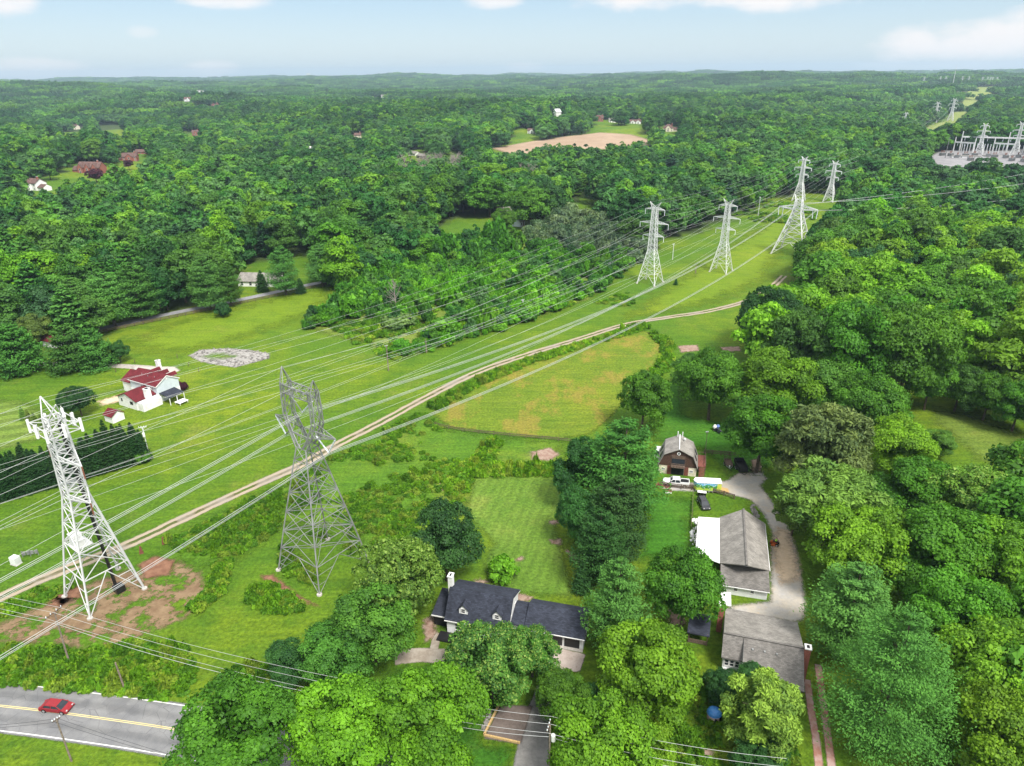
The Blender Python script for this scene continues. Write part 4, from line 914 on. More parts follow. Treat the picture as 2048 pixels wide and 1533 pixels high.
weeds([(550, 1100), (580, 1090), (600, 1130), (640, 1150), (620, 1175), (575, 1150)], .7, .7, None)
weeds([(930, 945), (960, 905), (985, 880), (1000, 890), (975, 935), (1130, 935), (1130, 950), (935, 955)], .55, .95, None, (.8, 1.5), (1., 2.1))
weeds([(935, 985), (950, 940), (935, 940), (905, 985)], .7, .8, None, (.8, 1.4), (.8, 1.6))
weeds([(860, 815), (960, 758), (1050, 722), (1150, 692), (1260, 655), (1290, 650), (1290, 660), (1150, 700), (1050, 733), (960, 772), (880, 820)], .8, .85, 5, (.8, 1.5), (.8, 2.0))
weeds([(760, 862), (860, 815), (880, 820), (870, 850), (790, 880)], 1.0, .6, 4)
weeds([(640, 650), (740, 640), (800, 620), (900, 640), (960, 650), (900, 690), (790, 722), (740, 690)], 1.5, .5, 8, (.9, 2.0), (.8, 1.8))
weeds([(1300, 890), (1140, 880), (1130, 930), (1290, 960)], 1.2, .5, 4)
weeds([(-60, 1200), (0, 1218), (60, 1190), (120, 1165), (150, 1172), (60, 1215), (-60, 1262)], .7, .8, 5)
weeds([(1480, 408), (1560, 405), (1640, 420), (1620, 450), (1440, 440)], 2.0, .5, 9, (1.2, 2.4), (1., 2.))
weeds([(1290, 655), (1345, 690), (1340, 740), (1300, 760), (1330, 700)], 1.0, .8, None, (1, 2), (1, 2.4))
weeds([(1200, 600), (1260, 585), (1270, 610), (1180, 625)], 1.5, .6, 4, (1, 1.6), (.8, 1.4))
weeds([(1250, 1040), (1300, 1000), (1290, 1090), (1180, 1240), (1160, 1180)], .9, .5, 3)
weeds([(1320, 1380), (1470, 1340), (1560, 1400), (1600, 1540), (1340, 1540)], .9, .55, 4, (.6, 1.4), (.6, 1.4))
weeds([(1000, 540), (1080, 505), (1280, 520), (1180, 598), (1050, 645), (900, 690), (790, 722), (640, 660), (760, 625), (900, 615)], 2.2, .35, 7, (1.0, 2.2), (1., 2.0))
gn_scatter('weeds', wp, WEED)
wp = []
def scrub(poly, sp, keep, clump, s, hz, kinds=(0, 3)):
    for x, y in fill(poly, sp, keep, clump):
        k = np.exp(rs.normal(0, .3)); wp.append((x, y, 0, rs.uniform(0, 6.28), rs.uniform(*s) * k, rs.uniform(*hz) * k * np.exp(rs.normal(0, .2)), rs.integers(*kinds)))
        if kinds == (0, 3) and rs.uniform() < .1: f = rs.uniform(.2, .38) * s[1]; wp.append((x + rs.normal(0, 2), y + rs.normal(0, 2), 0, rs.uniform(0, 6.28), f, f * rs.uniform(.9, 1.4), rs.integers(5, 8)))
scrub([(690, 590), (790, 552), (900, 540), (1030, 522), (1060, 560), (960, 600), (860, 612), (760, 622), (640, 650), (700, 620)], 3.0, .95, None, (.8, 1.5), (.9, 1.9))
scrub([(1000, 530), (1080, 500), (1280, 515), (1180, 598), (1060, 640), (960, 640), (900, 620), (1050, 580)], 3.4, .8, 12, (.7, 1.4), (.7, 1.7))
scrub([(1050, 470), (1130, 427), (1200, 442), (1285, 498), (1270, 525), (1150, 515), (1060, 500)], 3.0, .95, None, (.9, 1.6), (.9, 1.7), (3, 5))
scrub([(780, 700), (880, 665), (990, 640), (1060, 600), (1170, 590), (1060, 640), (960, 675), (860, 705), (790, 722)], 3.0, .62, 6, (.45, 1.1), (.6, 1.4))
scrub([(680, 610), (780, 580), (960, 590), (1100, 590), (1010, 630), (900, 650), (800, 650), (730, 630)], 2.8, .62, 6, (.6, 1.2), (.7, 1.5))
scrub([(655, 560), (700, 520), (900, 500), (1040, 500), (1000, 535), (850, 550), (690, 590)], 3.6, .9, None, (1.2, 2.0), (1.4, 2.6))
scrub([(605, 652), (640, 630), (700, 612), (720, 628), (660, 650), (615, 660)], 2.0, .9, None, (.5, .9), (.7, 1.2))
gn_scatter('scrub', wp, SCRUB + FAR[:3])

# ------------------------------------------------------------------ lattice pylons
LINE = np.array([.6, .8]); ARM = np.array([.8, -.6]); ARM_RZ = math.atan2(-.6, .8)
def lattice(mb, secs, t, th=None, first_x=True):
    th = th or t
    for i in range(len(secs) - 1):
        (z0, h0), (z1, h1) = secs[i], secs[i + 1]
        A = [(-h0, -h0), (h0, -h0), (h0, h0), (-h0, h0)]; B = [(-h1, -h1), (h1, -h1), (h1, h1), (-h1, h1)]
        for k in range(4):
            a, a2 = A[k], A[(k + 1) % 4]; b, b2 = B[k], B[(k + 1) % 4]
            if i > 0 or first_x:
                mb.beam((*a, z0), (*b2, z1), t); mb.beam((*a2, z0), (*b, z1), t)
            else:
                m = ((b[0] + b2[0]) / 2, (b[1] + b2[1]) / 2, z1)
                mb.beam((*a, z0), m, t); mb.beam((*a2, z0), m, t)
                for f in (.35, .7):
                    for p in (a, a2):
                        q = b if p is a else b2
                        P1 = [p[j] + (q[j] - p[j]) * f for j in (0, 1)]; P2 = [p[j] + (m[j] - p[j]) * f for j in (0, 1)]
                        mb.beam((*P1, z0 + (z1 - z0) * f), (*P2, z0 + (z1 - z0) * f), t * .7)
            mb.beam((*b, z1), (*b2, z1), th)
def leg_parts(root, secs, t, mat, foot=True):
    for sx in (-1, 1):
        for sy in (-1, 1):
            mb = MB()
            for i in range(len(secs) - 1):
                (z0, h0), (z1, h1) = secs[i], secs[i + 1]; mb.beam((sx * h0, sy * h0, z0), (sx * h1, sy * h1, z1), t)
            lg = mb.build('leg', mat, root)
            if foot:
                h = secs[0][1]; f = MB().tube([(sx * h, sy * h, -.3), (sx * h, sy * h, .28)], [.55, .5], 10); f.build('footing', M['concrete'], lg)
def arm_mb(z, half, body, t, depth=1.0, drop=0.0):
    mb = MB()
    for s in (-1, 1):
        tip = (s * half, 0, z + drop)
        for y in (-body, body):
            mb.beam((s * body, y, z), tip, t); mb.beam((s * body, y, z + depth), tip, t * .9)
        n = 4
        for i in range(n):
            f0, f1 = i / n, (i + 1) / n
            xa = body + (half - body) * f0; xb = body + (half - body) * f1; ya = body * (1 - f0); yb = body * (1 - f1)
            mb.beam((s * xa, -ya, z), (s * xb, yb, z), t * .6); mb.beam((s * xa, ya, z + depth * (1 - f0)), (s * xb, yb, z), t * .6); mb.beam((s * xa, -ya, z + depth * (1 - f0)), (s * xb, -yb, z), t * .6)
    return mb
def insulator_mb(p, q, r=.16):
    mb = MB(); p = Vector(p); q = Vector(q); n = 11
    pts = [p + (q - p) * i / n for i in range(n + 1)]; mb.tube(pts, [r * (1.0 if i % 2 else .72) for i in range(n + 1)], 7); return mb
def pylon(name, x, y, label, z0=0.0, base=4.4, waist=15.2, cage=.95, top=33.6, arms=((33, 4.6), (27, 6.8), (21.4, 5.0)), horn=36.2, leg=.28, br=.125, mat='galv_light', ins='insul', rz=ARM_RZ, strings=True, group='lattice pylons on the mown strip'):
    root = empty(name, (x, y, z0), rz, label, 'pylon', group); m = M[mat]
    hz = lambda z: base + (1.55 - base) * z / waist if z < waist else 1.55 + (cage - 1.55) * (z - waist) / (top - waist)
    zs = [0, waist * .32, waist * .56, waist * .75, waist * .9, waist]
    n = 8; zs += [waist + (top - waist) * i / n for i in range(1, n + 1)]
    secs = [(z, hz(z)) for z in zs]
    leg_parts(root, secs, leg, m); mb = MB(); lattice(mb, secs, br, br * 1.2, first_x=False); mb.build('bracing', m, root)
    for z, half in arms:
        arm_mb(z, half, hz(z), br * 1.35, .95).build('crossarm', m, root)
        if strings:
            for s in (-1, 1): insulator_mb((s * half, 0, z), (s * half, 0, z - 2.3), max(.14, br)).build('insulator', M[ins], root)
    for s in (-1, 1):
        mb = MB()
        for yy in (-cage, cage): mb.beam((s * cage, yy, top), (s * (cage + 1.7), 0, horn), br * 1.3)
        mb.beam((-s * cage, 0, top), (s * (cage + 1.7), 0, horn), br); mb.build('peak', m, root)
    return root
def tip(p, dx, z, dy=0.0): return (p[0] + ARM[0] * dx + LINE[0] * dy, p[1] + ARM[1] * dx + LINE[1] * dy, z)
L_ = G2(210, 1186); M_ = G2(648, 1132); T3_ = G2(1300, 566); T4_ = G2(1442, 543); T5_ = G2(1583, 506); T6_ = G2(1597, 400); T7_ = G2(1658, 402)
PYL = {}
py = pylon('lattice_pylon', *T3_, 'white double-circuit pylon standing leftmost on the mown strip above four bare earth patches')
def next_py(p, label, sc=1.0):
    if p is not T4_ and 'bold' not in PYL:
        PYL['bold'] = pylon('lattice_pylon', 0, 0, label, leg=.55, br=.3); PYL['bold'].location = (p[0], p[1], float(hgt(p[0], p[1]))); PYL['bold'].scale = (sc,) * 3; return PYL['bold']
    c = copy_tree(py if p is T4_ else PYL['bold']); c.location = (p[0], p[1], float(hgt(p[0], p[1]))); c.scale = (sc,) * 3; c['label'] = label; return c
next_py(T4_, 'white double-circuit pylon on the mown strip, middle one of the three in front', .94)
next_py(T6_, 'white double-circuit pylon on the strip directly behind the angle pylon', .87)
next_py(T7_, 'white double-circuit pylon at the tree edge right of the angle pylon', .8)
# antenna pylon in front
ap = pylon('antenna_pylon', *L_, 'white pylon carrying phone antennas and a black cable bundle', 0, 4.95, 21.5, 1.15, 36.5, ((29.2, 6.4), (21.8, 5.6)), 39.5, .26, .125, 'steel_white', 'insul_brown')
mb = MB(); mb.beam((1.5, 1.6, .6), (.45, .5, 35.5), .46, .4); mb.build('cable_bundle', M['black'], ap)
mb = MB()
for a, b in (((-3.1, 2.6), (3.1, 2.6)), ((-3.1, -2.6), (3.1, -2.6)), ((-3.1, -2.6), (-3.1, 2.6)), ((3.1, -2.6), (3.1, 2.6))):
    for z in (34.2, 35.6): mb.beam((*a, z), (*b, z), .12)
for x in (-1.1, 1.1):
    for y in (-1.1, 1.1):
        for z in (34.2, 35.6): mb.beam((x, y, z), (x * 2.8, y * 2.4, z), .11)
for x in (-3.1, 0, 3.1):
    for y in (-2.6, 2.6): mb.beam((x, y, 33.8), (x, y, 36.2), .11)
mb.build('antenna_frame', M['steel_white'], ap)
for x, y in ((-3.3, -2.7), (-3.3, 2.7), (3.3, -2.7), (3.3, 2.7), (0, -2.9), (0, 2.9), (-3.4, 0), (3.4, 0)):
    mb = MB(); mb.tube([(x, y, 33.6), (x, y, 33.75), (x, y, 36.05), (x, y, 36.2)], [.1, .24, .24, .1], 8); mb.build('antenna_panel', M['white'], ap)
mb = MB(); mb.tube([(1.2, 1.2, 36), (1.2, 1.2, 38.4)], .05, 6).box(1.0, 1.5, .95, 1.45, 36.4, 37.0); mb.build('whip_antenna', M['white'], ap)
mb = MB(); mb.box(-2.9, .6, -2.6, .3, 11.2, 11.35)
for x, y in ((-2.8, -2.5), (.5, -2.5), (-2.8, .2), (.5, .2)): mb.beam((x, y, 11.3), (x, y, 12.4), .07)
mb.build('platform', M['steel_white'], ap)
MB().box(-2.6, -.9, -2.3, -.6, 11.4, 13.3).box(-2.65, -.85, -2.35, -.55, 13.3, 13.4).build('equipment_cabinet', M['white'], ap)
MB().box(-.5, .4, -2.1, -.8, 11.4, 12.7).box(-.55, .45, -2.15, -.75, 12.7, 12.8).build('equipment_cabinet', M['white'], ap)
mb = MB(); mb.beam((1.5, 1.6, .5), (1.9, 2.4, 1.0), .6).box(.9, 2.6, 1.1, 2.7, 0, 1.3); mb.build('cable_cabinet', M['black'], ap)
# grey window-type pylon
mp = empty('window_pylon', (M_[0], M_[1], 0), ARM_RZ, 'grey pylon with a forked window head beside the gravel track', 'pylon', None)
secs = [(0, 6.1), (5.2, 5.25), (9.0, 4.6), (13.2, 3.85), (17.2, 3.1), (20.8, 2.45), (24.0, 1.85), (26.6, 1.35)]
leg_parts(mp, secs, .23, M['galv']); mb = MB(); lattice(mb, secs, .085, .11, first_x=False)
for i in range(1, 5):                                     # redundant half-braces inside each panel
    z, h = secs[i]; mb.beam((-h, -h, z), (h, h, z), .08); mb.beam((-h, h, z), (h, -h, z), .08)
mb.build('bracing', M['galv'], mp)
for s in (-1, 1):
    mb = MB(); path = [(1.0, 26.6, 1.35), (2.6, 29.4, 1.15), (3.9, 32.2, .95), (3.9, 35.0, .9), (3.7, 38.4, .85)]
    for i in range(len(path) - 1):
        (x0, z0, d0), (x1, z1, d1) = path[i], path[i + 1]; w0, w1 = (.85 if i else 1.0), .75
        for y0, y1 in ((-d0, -d1), (d0, d1)):
            mb.beam((s * (x0 - w0 * .6), y0, z0), (s * (x1 - w1 * .6), y1, z1), .17); mb.beam((s * (x0 + w0 * .6), y0, z0), (s * (x1 + w1 * .6), y1, z1), .17)
            mb.beam((s * (x0 - w0 * .6), y0, z0), (s * (x1 + w1 * .6), y1, z1), .09); mb.beam((s * (x0 + w0 * .6), y0, z0), (s * (x1 - w1 * .6), y1, z1), .09)
        for xo in (-.5, .5):
            mb.beam((s * (x0 + xo), -d0, z0), (s * (x1 + xo), d1, z1), .09); mb.beam((s * (x0 + xo), d0, z0), (s * (x1 + xo), -d1, z1), .09)
        mb.beam((s * x1 - .5, -d1, z1), (s * x1 + .5, -d1, z1), .09); mb.beam((s * x1 - .5, d1, z1), (s * x1 + .5, d1, z1), .09)
    mb.build('head_column', M['galv'], mp)
    mb = MB()
    for y in (-.85, .85):
        mb.beam((s * 3.7 - .45, y, 38.4), (s * 4.2, 0, 41.2 if s < 0 else 40.6), .13); mb.beam((s * 3.7 + .45, y, 38.4), (s * 4.2, 0, 41.2 if s < 0 else 40.6), .13)
    mb.build('peak', M['galv'], mp)
    mb = arm_mb(29.2, 8.4, 1.0, .14, 1.5); keep = MB()
    for x0 in (2.6,):
        for y in (-1, 1):
            keep.beam((s * x0, y, 29.3), (s * 8.4, 0, 30.6), .15); keep.beam((s * x0, y, 31.2), (s * 8.4, 0, 30.6), .13)
        for i in range(5):
            f, g = i / 5, (i + 1) / 5; xa = x0 + (8.4 - x0) * f; xb = x0 + (8.4 - x0) * g
            keep.beam((s * xa, -(1 - f), 29.3 + 1.3 * f), (s * xb, (1 - g), 29.3 + 1.3 * g), .08); keep.beam((s * xa, (1 - f), 31.2 - .6 * f), (s * xb, (1 - g), 29.3 + 1.3 * g), .08); keep.beam((s * xa, -(1 - f), 31.2 - .6 * f), (s * xb, -(1 - g), 29.3 + 1.3 * g), .08)
    keep.build('crossarm', M['galv'], mp)
    insulator_mb((s * 8.3, 0, 30.5), (s * 6.0, 0, 27.2), .17).build('insulator', M['insul'], mp)
    insulator_mb((s * 3.0, 0, 29.6), (s * 6.0, 0, 27.2), .15).build('insulator', M['galv'] if s < 0 else M['insul'], mp)
    insulator_mb((s * 3.3, 0, 36.4), (0, 0, 33.4), .17 if s > 0 else .13).build('insulator', M['insul'] if s > 0 else M['galv'], mp)
mb = MB()
for y in (-.9, .9):
    for z in (36.6, 38.2): mb.beam((-3.8, y, z), (3.8, y, z), .15)
    for i in range(8):
        x0 = -3.8 + 7.6 * i / 8; x1 = x0 + .95; mb.beam((x0, y, 36.6 if i % 2 else 38.2), (x1, y, 38.2 if i % 2 else 36.6), .085)
for i in range(8):
    x0 = -3.8 + 7.6 * i / 8
    for z in (36.6, 38.2): mb.beam((x0, -.9 if i % 2 else .9, z), (x0 + .95, .9 if i % 2 else -.9, z), .085)
mb.build('head_beam', M['galv'], mp)
mb = MB()
for y in (-1.35, 1.35): mb.beam((-2.6, y * .85, 29.4), (2.6, y * .85, 29.4), .13); mb.beam((-2.6, y * .85, 29.4), (0, y, 26.6), .1); mb.beam((2.6, y * .85, 29.4), (0, y, 26.6), .1)
mb.build('waist_beam', M['galv'], mp)
# angle pylon with one flat crossarm
an = empty('angle_pylon', (T5_[0], T5_[1], 0), ARM_RZ, 'tall angle pylon with one flat crossarm at the wood edge of the strip', 'pylon', None)
secs = [(0, 8.2), (6.5, 6.3), (11.5, 4.9), (15.5, 3.7), (18.5, 2.9), (21, 2.25), (23.2, 1.9), (25.4, 1.7), (27.6, 1.5)]
leg_parts(an, secs, .42, M['galv_light']); mb = MB(); lattice(mb, secs, .19, .22, first_x=False); mb.build('bracing', M['galv_light'], an)
mb = MB()
for s in (-1, 1):
    for y in (-1.9, 1.9):
        mb.beam((s * 1.9, y, 22.6), (s * 9.8, 0, 23.2), .3); mb.beam((s * 1.9, y, 24.6), (s * 9.8, 0, 23.2), .26)
    for i in range(6):
        f, g = i / 6, (i + 1) / 6; xa = 1.9 + 7.9 * f; xb = 1.9 + 7.9 * g; mb.beam((s * xa, -1.9 * (1 - f), 22.6), (s * xb, 1.9 * (1 - g), 22.6), .15); mb.beam((s * xa, 1.9 * (1 - f), 24.6 - 1.4 * f), (s * xb, 1.9 * (1 - g), 22.8), .15)
mb.build('crossarm', M['galv_light'], an)
for s in (-1, 1):
    mb = MB(); mb.beam((s * 1.5, -1.5, 27.6), (s * 2.6, 0, 30.0), .2); mb.beam((s * 1.5, 1.5, 27.6), (s * 2.6, 0, 30.0), .2); mb.build('peak', M['galv_light'], an)
    for dx in (-1.2, 1.2):
        insulator_mb((s * 8.6 + dx, 0, 22.9), (s * 8.6 + dx * .8, 0, 18.8), .24).build('insulator', M['insul'], an)
# far pylons along the strip and beyond
for (x, y, s_, lab) in ((1868, 246, 1.0, 'far pale pylon on the nearer green hill of the strip, left of its pair'), (1900, 243, 1.12, 'far pale pylon on the nearer green hill of the strip, right of its pair'), (1806, 262, .8, 'small pale pylon rising from the woods left of the far strip')):
    g = GT(x, y); next_py(g, lab, s_)['group'] = 'pale pylons far off'
for x in (1846, 1878, 1889, 1922, 1935, 1962, 1972, 1978, 1982, 1991):
    g = GT(x, 171 + (x > 1950) * 1.5); next_py(g, 'tiny hazy pylon standing in line at the top of the far strip', .95)['group'] = 'hazy pylons at the top of the far strip'
g = GT(1904, 176); ms = empty('radio_mast', g, 0, 'thin pale radio mast beside the far strip near the horizon', 'mast')
mb = MB(); lattice(mb, [(z, 1.1 - z * .011) for z in range(0, 73, 6)], .5, .5); mb.build('bracing', M['galv_light'], ms); MB().tube([(0, 0, 72), (0, 0, 84)], .35, 6).build('whip_antenna', M['galv_light'], ms)

# ------------------------------------------------------------------ conductors
def cat_pts(p, q, sag, n=26):
    p = Vector(p); q = Vector(q); return [p.lerp(q, i / n) - Vector((0, 0, sag * 4 * (i / n) * (1 - i / n))) for i in range(n + 1)]
def wire(p, q, sag, r, label, group, mat='wire', bundle=None, name='conductor'):
    mb = MB()
    if bundle:
        d = Vector(q) - Vector(p); sd = d.cross(Vector((0, 0, 1))).normalized()
        for k in bundle:
            o = sd * k[0] + Vector((0, 0, k[1])); mb.tube([a + o for a in cat_pts(p, q, sag)], r, 5, cap=False)
        for i in range(1, 8):
            c = cat_pts(p, q, sag, 8)[i]; mb.beam(c - sd * .25, c + sd * .25, .07)
    else: mb.tube(cat_pts(p, q, sag), r, 5, cap=False)
    return tag(mb.build(name, M[mat], None, True), label, 'power line', group)
def off(p, k): return (p[0] + LINE[0] * k, p[1] + LINE[1] * k)
NXT = 290.0
def circuit(a, b, ka, kb, la, lb, sag, r, lab, grp, shield=True, ha=None, hb=None):
    for (za, da), (zb, db) in zip(la, lb):
        for s in (-1, 1): wire(tip(a, s * da, za + ka), tip(b, s * db, zb + kb), sag, r, lab, grp)
    if shield:
        for s in (-1, 1): wire(tip(a, s * 2.5, ha + ka), tip(b, s * 2.5, hb + kb), sag * .7, r * .75, lab.replace('conductor', 'shield wire').replace('bright', 'fine'), grp + ' shield wires', name='shield_wire')
A3 = [(30.7, 4.6), (24.7, 6.8), (19.1, 5.0)]; sc = lambda k: [(z * k, d * k) for z, d in A3]
circuit(off(T3_, -NXT), T3_, 0, 0, A3, A3, 8.0, .024, 'thin conductor over the red roofed house to the leftmost strip pylon', 'conductors over the red roofed house', True, 36, 36)
circuit(T3_, T6_, 0, 0, A3, sc(.87), 6, .028, 'thin conductor between the leftmost strip pylon and the pylon behind the angle pylon', 'conductors along the wood edge', True, 36, 31.4)
AL = [(33.5, 4.4), (27.0, 6.4), (19.6, 5.6)]
circuit(L_, T4_, 0, 0, AL, sc(.94), 7.5, .024, 'thin bright conductor between the antenna pylon and the middle strip pylon', 'conductors between antenna pylon and middle strip pylon', True, 39.3, 33.9)
circuit(off(L_, -NXT), L_, 0, 0, AL, AL, 8, .024, 'thin bright conductor leaving the antenna pylon towards the left edge', 'conductors leaving the antenna pylon to the left', True, 39.3, 39.3)
circuit(T4_, T7_, 0, 0, sc(.94), sc(.8), 5, .028, 'thin conductor between the middle strip pylon and the pylon at the tree edge', 'conductors from the middle strip pylon to the tree edge', False)
F1_ = GT(1868, 246); F2_ = GT(1900, 243)
for a, b, ka, kb in ((T6_, F1_, .87, 1.0), (T7_, F2_, .8, 1.12)):
    for (za, da), (zb, db) in zip(sc(ka), sc(kb)):
        for s in (-1, 1): wire(tip(a, s * da, za), tip(b, s * db, b[2] + zb), 14, .05, 'faint conductor crossing the woods to the far green hill', 'faint conductors over the woods')
B3 = [(-.23, .13), (.23, .13), (0, -.24)]; PH3 = [(-6.0, 27.0), (0, 33.2), (6.0, 27.0)]; T5P = [(-9.2, 23.0), (0, 25.6), (9.2, 23.0)]
for i, w_ in enumerate(('left', 'centre', 'right')):
    where = {'left': 'left outer one', 'centre': 'one through the head window', 'right': 'right outer one'}[w_]
    wire(tip(M_, *PH3[i]), tip(T5_, *T5P[i]), 8.5, .037, 'triple conductor from forked pylon to angle pylon, ' + where, 'triple conductors from forked to angle pylon', bundle=B3, name='conductor_bundle')
    wire(tip(off(M_, -NXT), *PH3[i]), tip(M_, *PH3[i]), 8.5, .032, 'triple conductor from forked pylon to bottom left corner, ' + where, 'triple conductors leaving the forked pylon', bundle=B3, name='conductor_bundle')
for s in (-1, 1):
    wire(tip(M_, s * 4.2, 41), tip(T5_, s * 2.6, 30), 6, .02, 'fine shield wire from the peak of the forked pylon to the angle pylon', 'shield wires from forked to angle pylon', name='shield_wire')
    wire(tip(off(M_, -NXT), s * 4.2, 41), tip(M_, s * 4.2, 41), 6, .02, 'fine shield wire leaving the peak of the forked pylon to the left edge', 'shield wires leaving the forked pylon', name='shield_wire')
for i, (yy, zz) in enumerate(((322, 26), (345, 24), (372, 22))):
    g = G(2260, yy - 10, 22); wire(tip(T5_, *T5P[i]), (g[0], g[1], zz), 4.5, .045, 'heavy conductor swinging right from the angle pylon, %s of three' % ('upper', 'middle', 'lower')[i], 'conductors turning right from the angle pylon', bundle=[(-.25, 0), (.25, 0)], name='conductor_bundle')

# ------------------------------------------------------------------ substation
def taper_pole(mb, x, y, z0, z1, r): mb.tube([(x, y, z0), (x, y, z1)], [r, r * .55], 8)
def gantry(pa, pb, zt, zb, lab, extra=()):
    a = GT(*pa); b = GT(*pb); d = math.hypot(b[0] - a[0], b[1] - a[1]); rz = math.atan2(b[1] - a[1], b[0] - a[0])
    r = empty('gantry', a, rz, lab, 'gantry', 'gantries of the substation'); n = max(2, int(d / 32) + 1)
    for i in range(n): mb = MB(); taper_pole(mb, d * i / (n - 1), 0, 0, zt, .8); mb.build('post', M['cream'] if False else M['galv_light'], r)
    for z in (zb,): MB().box(0, d, -.75, .75, z, z + 1.4).build('beam', M['galv_light'], r)
    for i in range(int(d / 7)):
        insulator_mb((3 + i * 7, 0, zb), (3 + i * 7, 0, zb - 3), .3).build('insulator', M['insul'], r)
gantry((1918, 303), (2110, 306), 21, 14.5, 'tall pale steel gantry with a long beam at the back of the substation')
gantry((1906, 303), (1946, 305), 15, 9, 'shorter pale gantry at the left end of the substation')
gantry((1984, 306), (2026, 308), 15, 9, 'shorter pale gantry between the two substation pylons')
for x, y, s_, lab in ((1957, 309, .86, 'white horned pylon standing in the substation, left one of two'), (2028, 312, .92, 'white horned pylon standing in the substation, right one of two')):
    g = GT(x, y); next_py(g, lab, s_)['group'] = 'pale pylons far off'
bp = empty('busbar_post', GT(1922, 303), 0, 'pale busbar post on the substation yard', 'post', 'busbar posts of the substation')
mb = MB(); mb.tube([(0, 0, 0), (0, 0, 6)], [.5, .35], 7); mb.build('post', M['galv_light'], bp); insulator_mb((0, 0, 6), (0, 0, 9), .4).build('insulator', M['insul'], bp)
for i, (x, y) in enumerate(((1932, 305), (1938, 304), (1944, 306), (1952, 305), (1966, 306), (1972, 306), (1978, 307), (1996, 307), (2004, 307), (2012, 308), (2036, 308), (2044, 309), (1926, 307), (1960, 308), (1990, 309))):
    c = copy_tree(bp); c.location = GT(x, y)
for x, y, s_, lab in ((1890, 317, 1.0, 'thin lighting mast at the near left end of the substation yard'), (1836, 295, .95, 'thin lighting mast in the trees left of the substation')):
    g = GT(x, y); r = empty('lighting_mast', g, 0, lab, 'mast'); mb = MB(); taper_pole(mb, 0, 0, 0, 20 * s_, .35); mb.build('post', M['galv'], r); MB().box(-.8, .8, -.3, .3, 20 * s_, 20 * s_ + .3).build('lamp_head', M['galv'], r)
g0 = GT(1868, 318); g1 = GT(2110, 318); d = math.hypot(g1[0] - g0[0], g1[1] - g0[1])
for i, (fx, fy, wd_, lab) in enumerate(((.18, 6, 26, 'low white switchgear house at the left of the substation yard'), (.5, 16, 34, 'low white switchgear house in the middle of the substation yard'))):
    sw = empty('switchgear_house', (g0[0] + (g1[0] - g0[0]) * fx, g0[1] + (g1[1] - g0[1]) * fx + fy, g0[2] - .5), math.atan2(g1[1] - g0[1], g1[0] - g0[0]), lab, 'building')
    MB().box(0, wd_, 0, 5, 0, 3.6).build('wall', M['white'], sw); MB().box(-.4, wd_ + .4, -.4, 5.4, 3.6, 3.9).build('roof', M['roof_grey'], sw)
    mb = MB()
    for k in range(int(wd_ / 6)): mb.box(2 + k * 6, 3.4 + k * 6, -.05, .02, .6, 3.0)
    mb.build('door', M['galv'], sw)
tf = empty('power_transformer', (0, 0, 0), .2, 'grey power transformer among the busbars of the substation yard', 'transformer', 'power transformers of the substation')
MB().box(-2.6, 2.6, -1.5, 1.5, .3, 3.2).build('tank', M['galv'], tf); mb = MB()
for x in np.arange(-2.4, 2.5, .6): mb.box(x - .08, x + .08, -2.3, -1.52, .6, 2.9)
mb.build('radiator', M['galv'], tf)
for x in (-1.6, 0, 1.6): insulator_mb((x, 0, 3.2), (x, 0, 5.4), .35).build('bushing', M['insul_brown'], tf)
for i, (x, y) in enumerate(((1884, 312), (1900, 313), (1914, 316), (1930, 314), (1948, 313), (1975, 314), (1988, 316), (2010, 317), (2035, 316), (1940, 322), (2022, 323), (2044, 324))):
    c = tf if i == 0 else copy_tree(tf); c.location = GT(x, y); c.rotation_euler.z = .2 + .3 * (i % 3)

# ------------------------------------------------------------------ wooden poles
def wood_pole(x, y, h, label, arm=None, rz=0.0, tr=False, lean=0.0, r=.16, group=None, white=False):
    o = empty('utility_pole', (x, y, 0), rz, label, 'pole', group); o.rotation_euler = (0, lean, rz)
    MB().tube([(0, 0, -.3), (0, 0, h)], [r, r * .7], 9).build('shaft', M['galv_light' if white else 'pole'], o)
    if arm:
        for dz, L in arm:
            mb = MB(); mb.box(-L, L, r * .7, r * .7 + .12, h - dz - .07, h - dz + .07); mb.beam((-L * .5, .15, h - dz), (0, .1, h - dz - .8), .05); mb.beam((L * .5, .15, h - dz), (0, .1, h - dz - .8), .05); ca = mb.build('crossarm', M['galv_light' if white else 'greywood'], o)
            for k in (-.92, -.35, .35, .92): MB().tube([(L * k, r * .7 + .06, h - dz + .07), (L * k, r * .7 + .06, h - dz + .2), (L * k, r * .7 + .06, h - dz + .36)], [.05, .09, .05], 7).build('insulator', M['insul'], ca)
    if tr:
        mb = MB(); mb.tube([(0, -r - .3, h - 2.6), (0, -r - .3, h - 2.5), (0, -r - .3, h - 1.5), (0, -r - .3, h - 1.4)], [.2, .3, .3, .2], 10); mb.beam((0, -r, h - 2), (0, -.3, h - 2), .1); mb.build('transformer', M['white'], o)
    return o
g = G2(140, 1330); ra = math.atan2(G2(683, 1378, 9)[1] - g[1], G2(683, 1378, 9)[0] - g[0])
PA = (g[0], g[1]); PB = tuple(G2(683, 1376, 11)); PC = tuple(G2(1100, 1452, 11))
wood_pole(*PA, 10.6, 'leaning wooden utility pole with a wide crossarm beside the dirt circle', [(0.1, 1.5)], ra + math.pi / 2, lean=.03)
wood_pole(*PB, 11, 'wooden utility pole with double crossarms half hidden in the trees above the road', [(.1, 1.3), (.8, 1.1)], ra + math.pi / 2)
wood_pole(*PC, 11, 'utility pole with a white transformer beside the asphalt drive', [(.1, .9)], ra + math.pi / 2, tr=True)
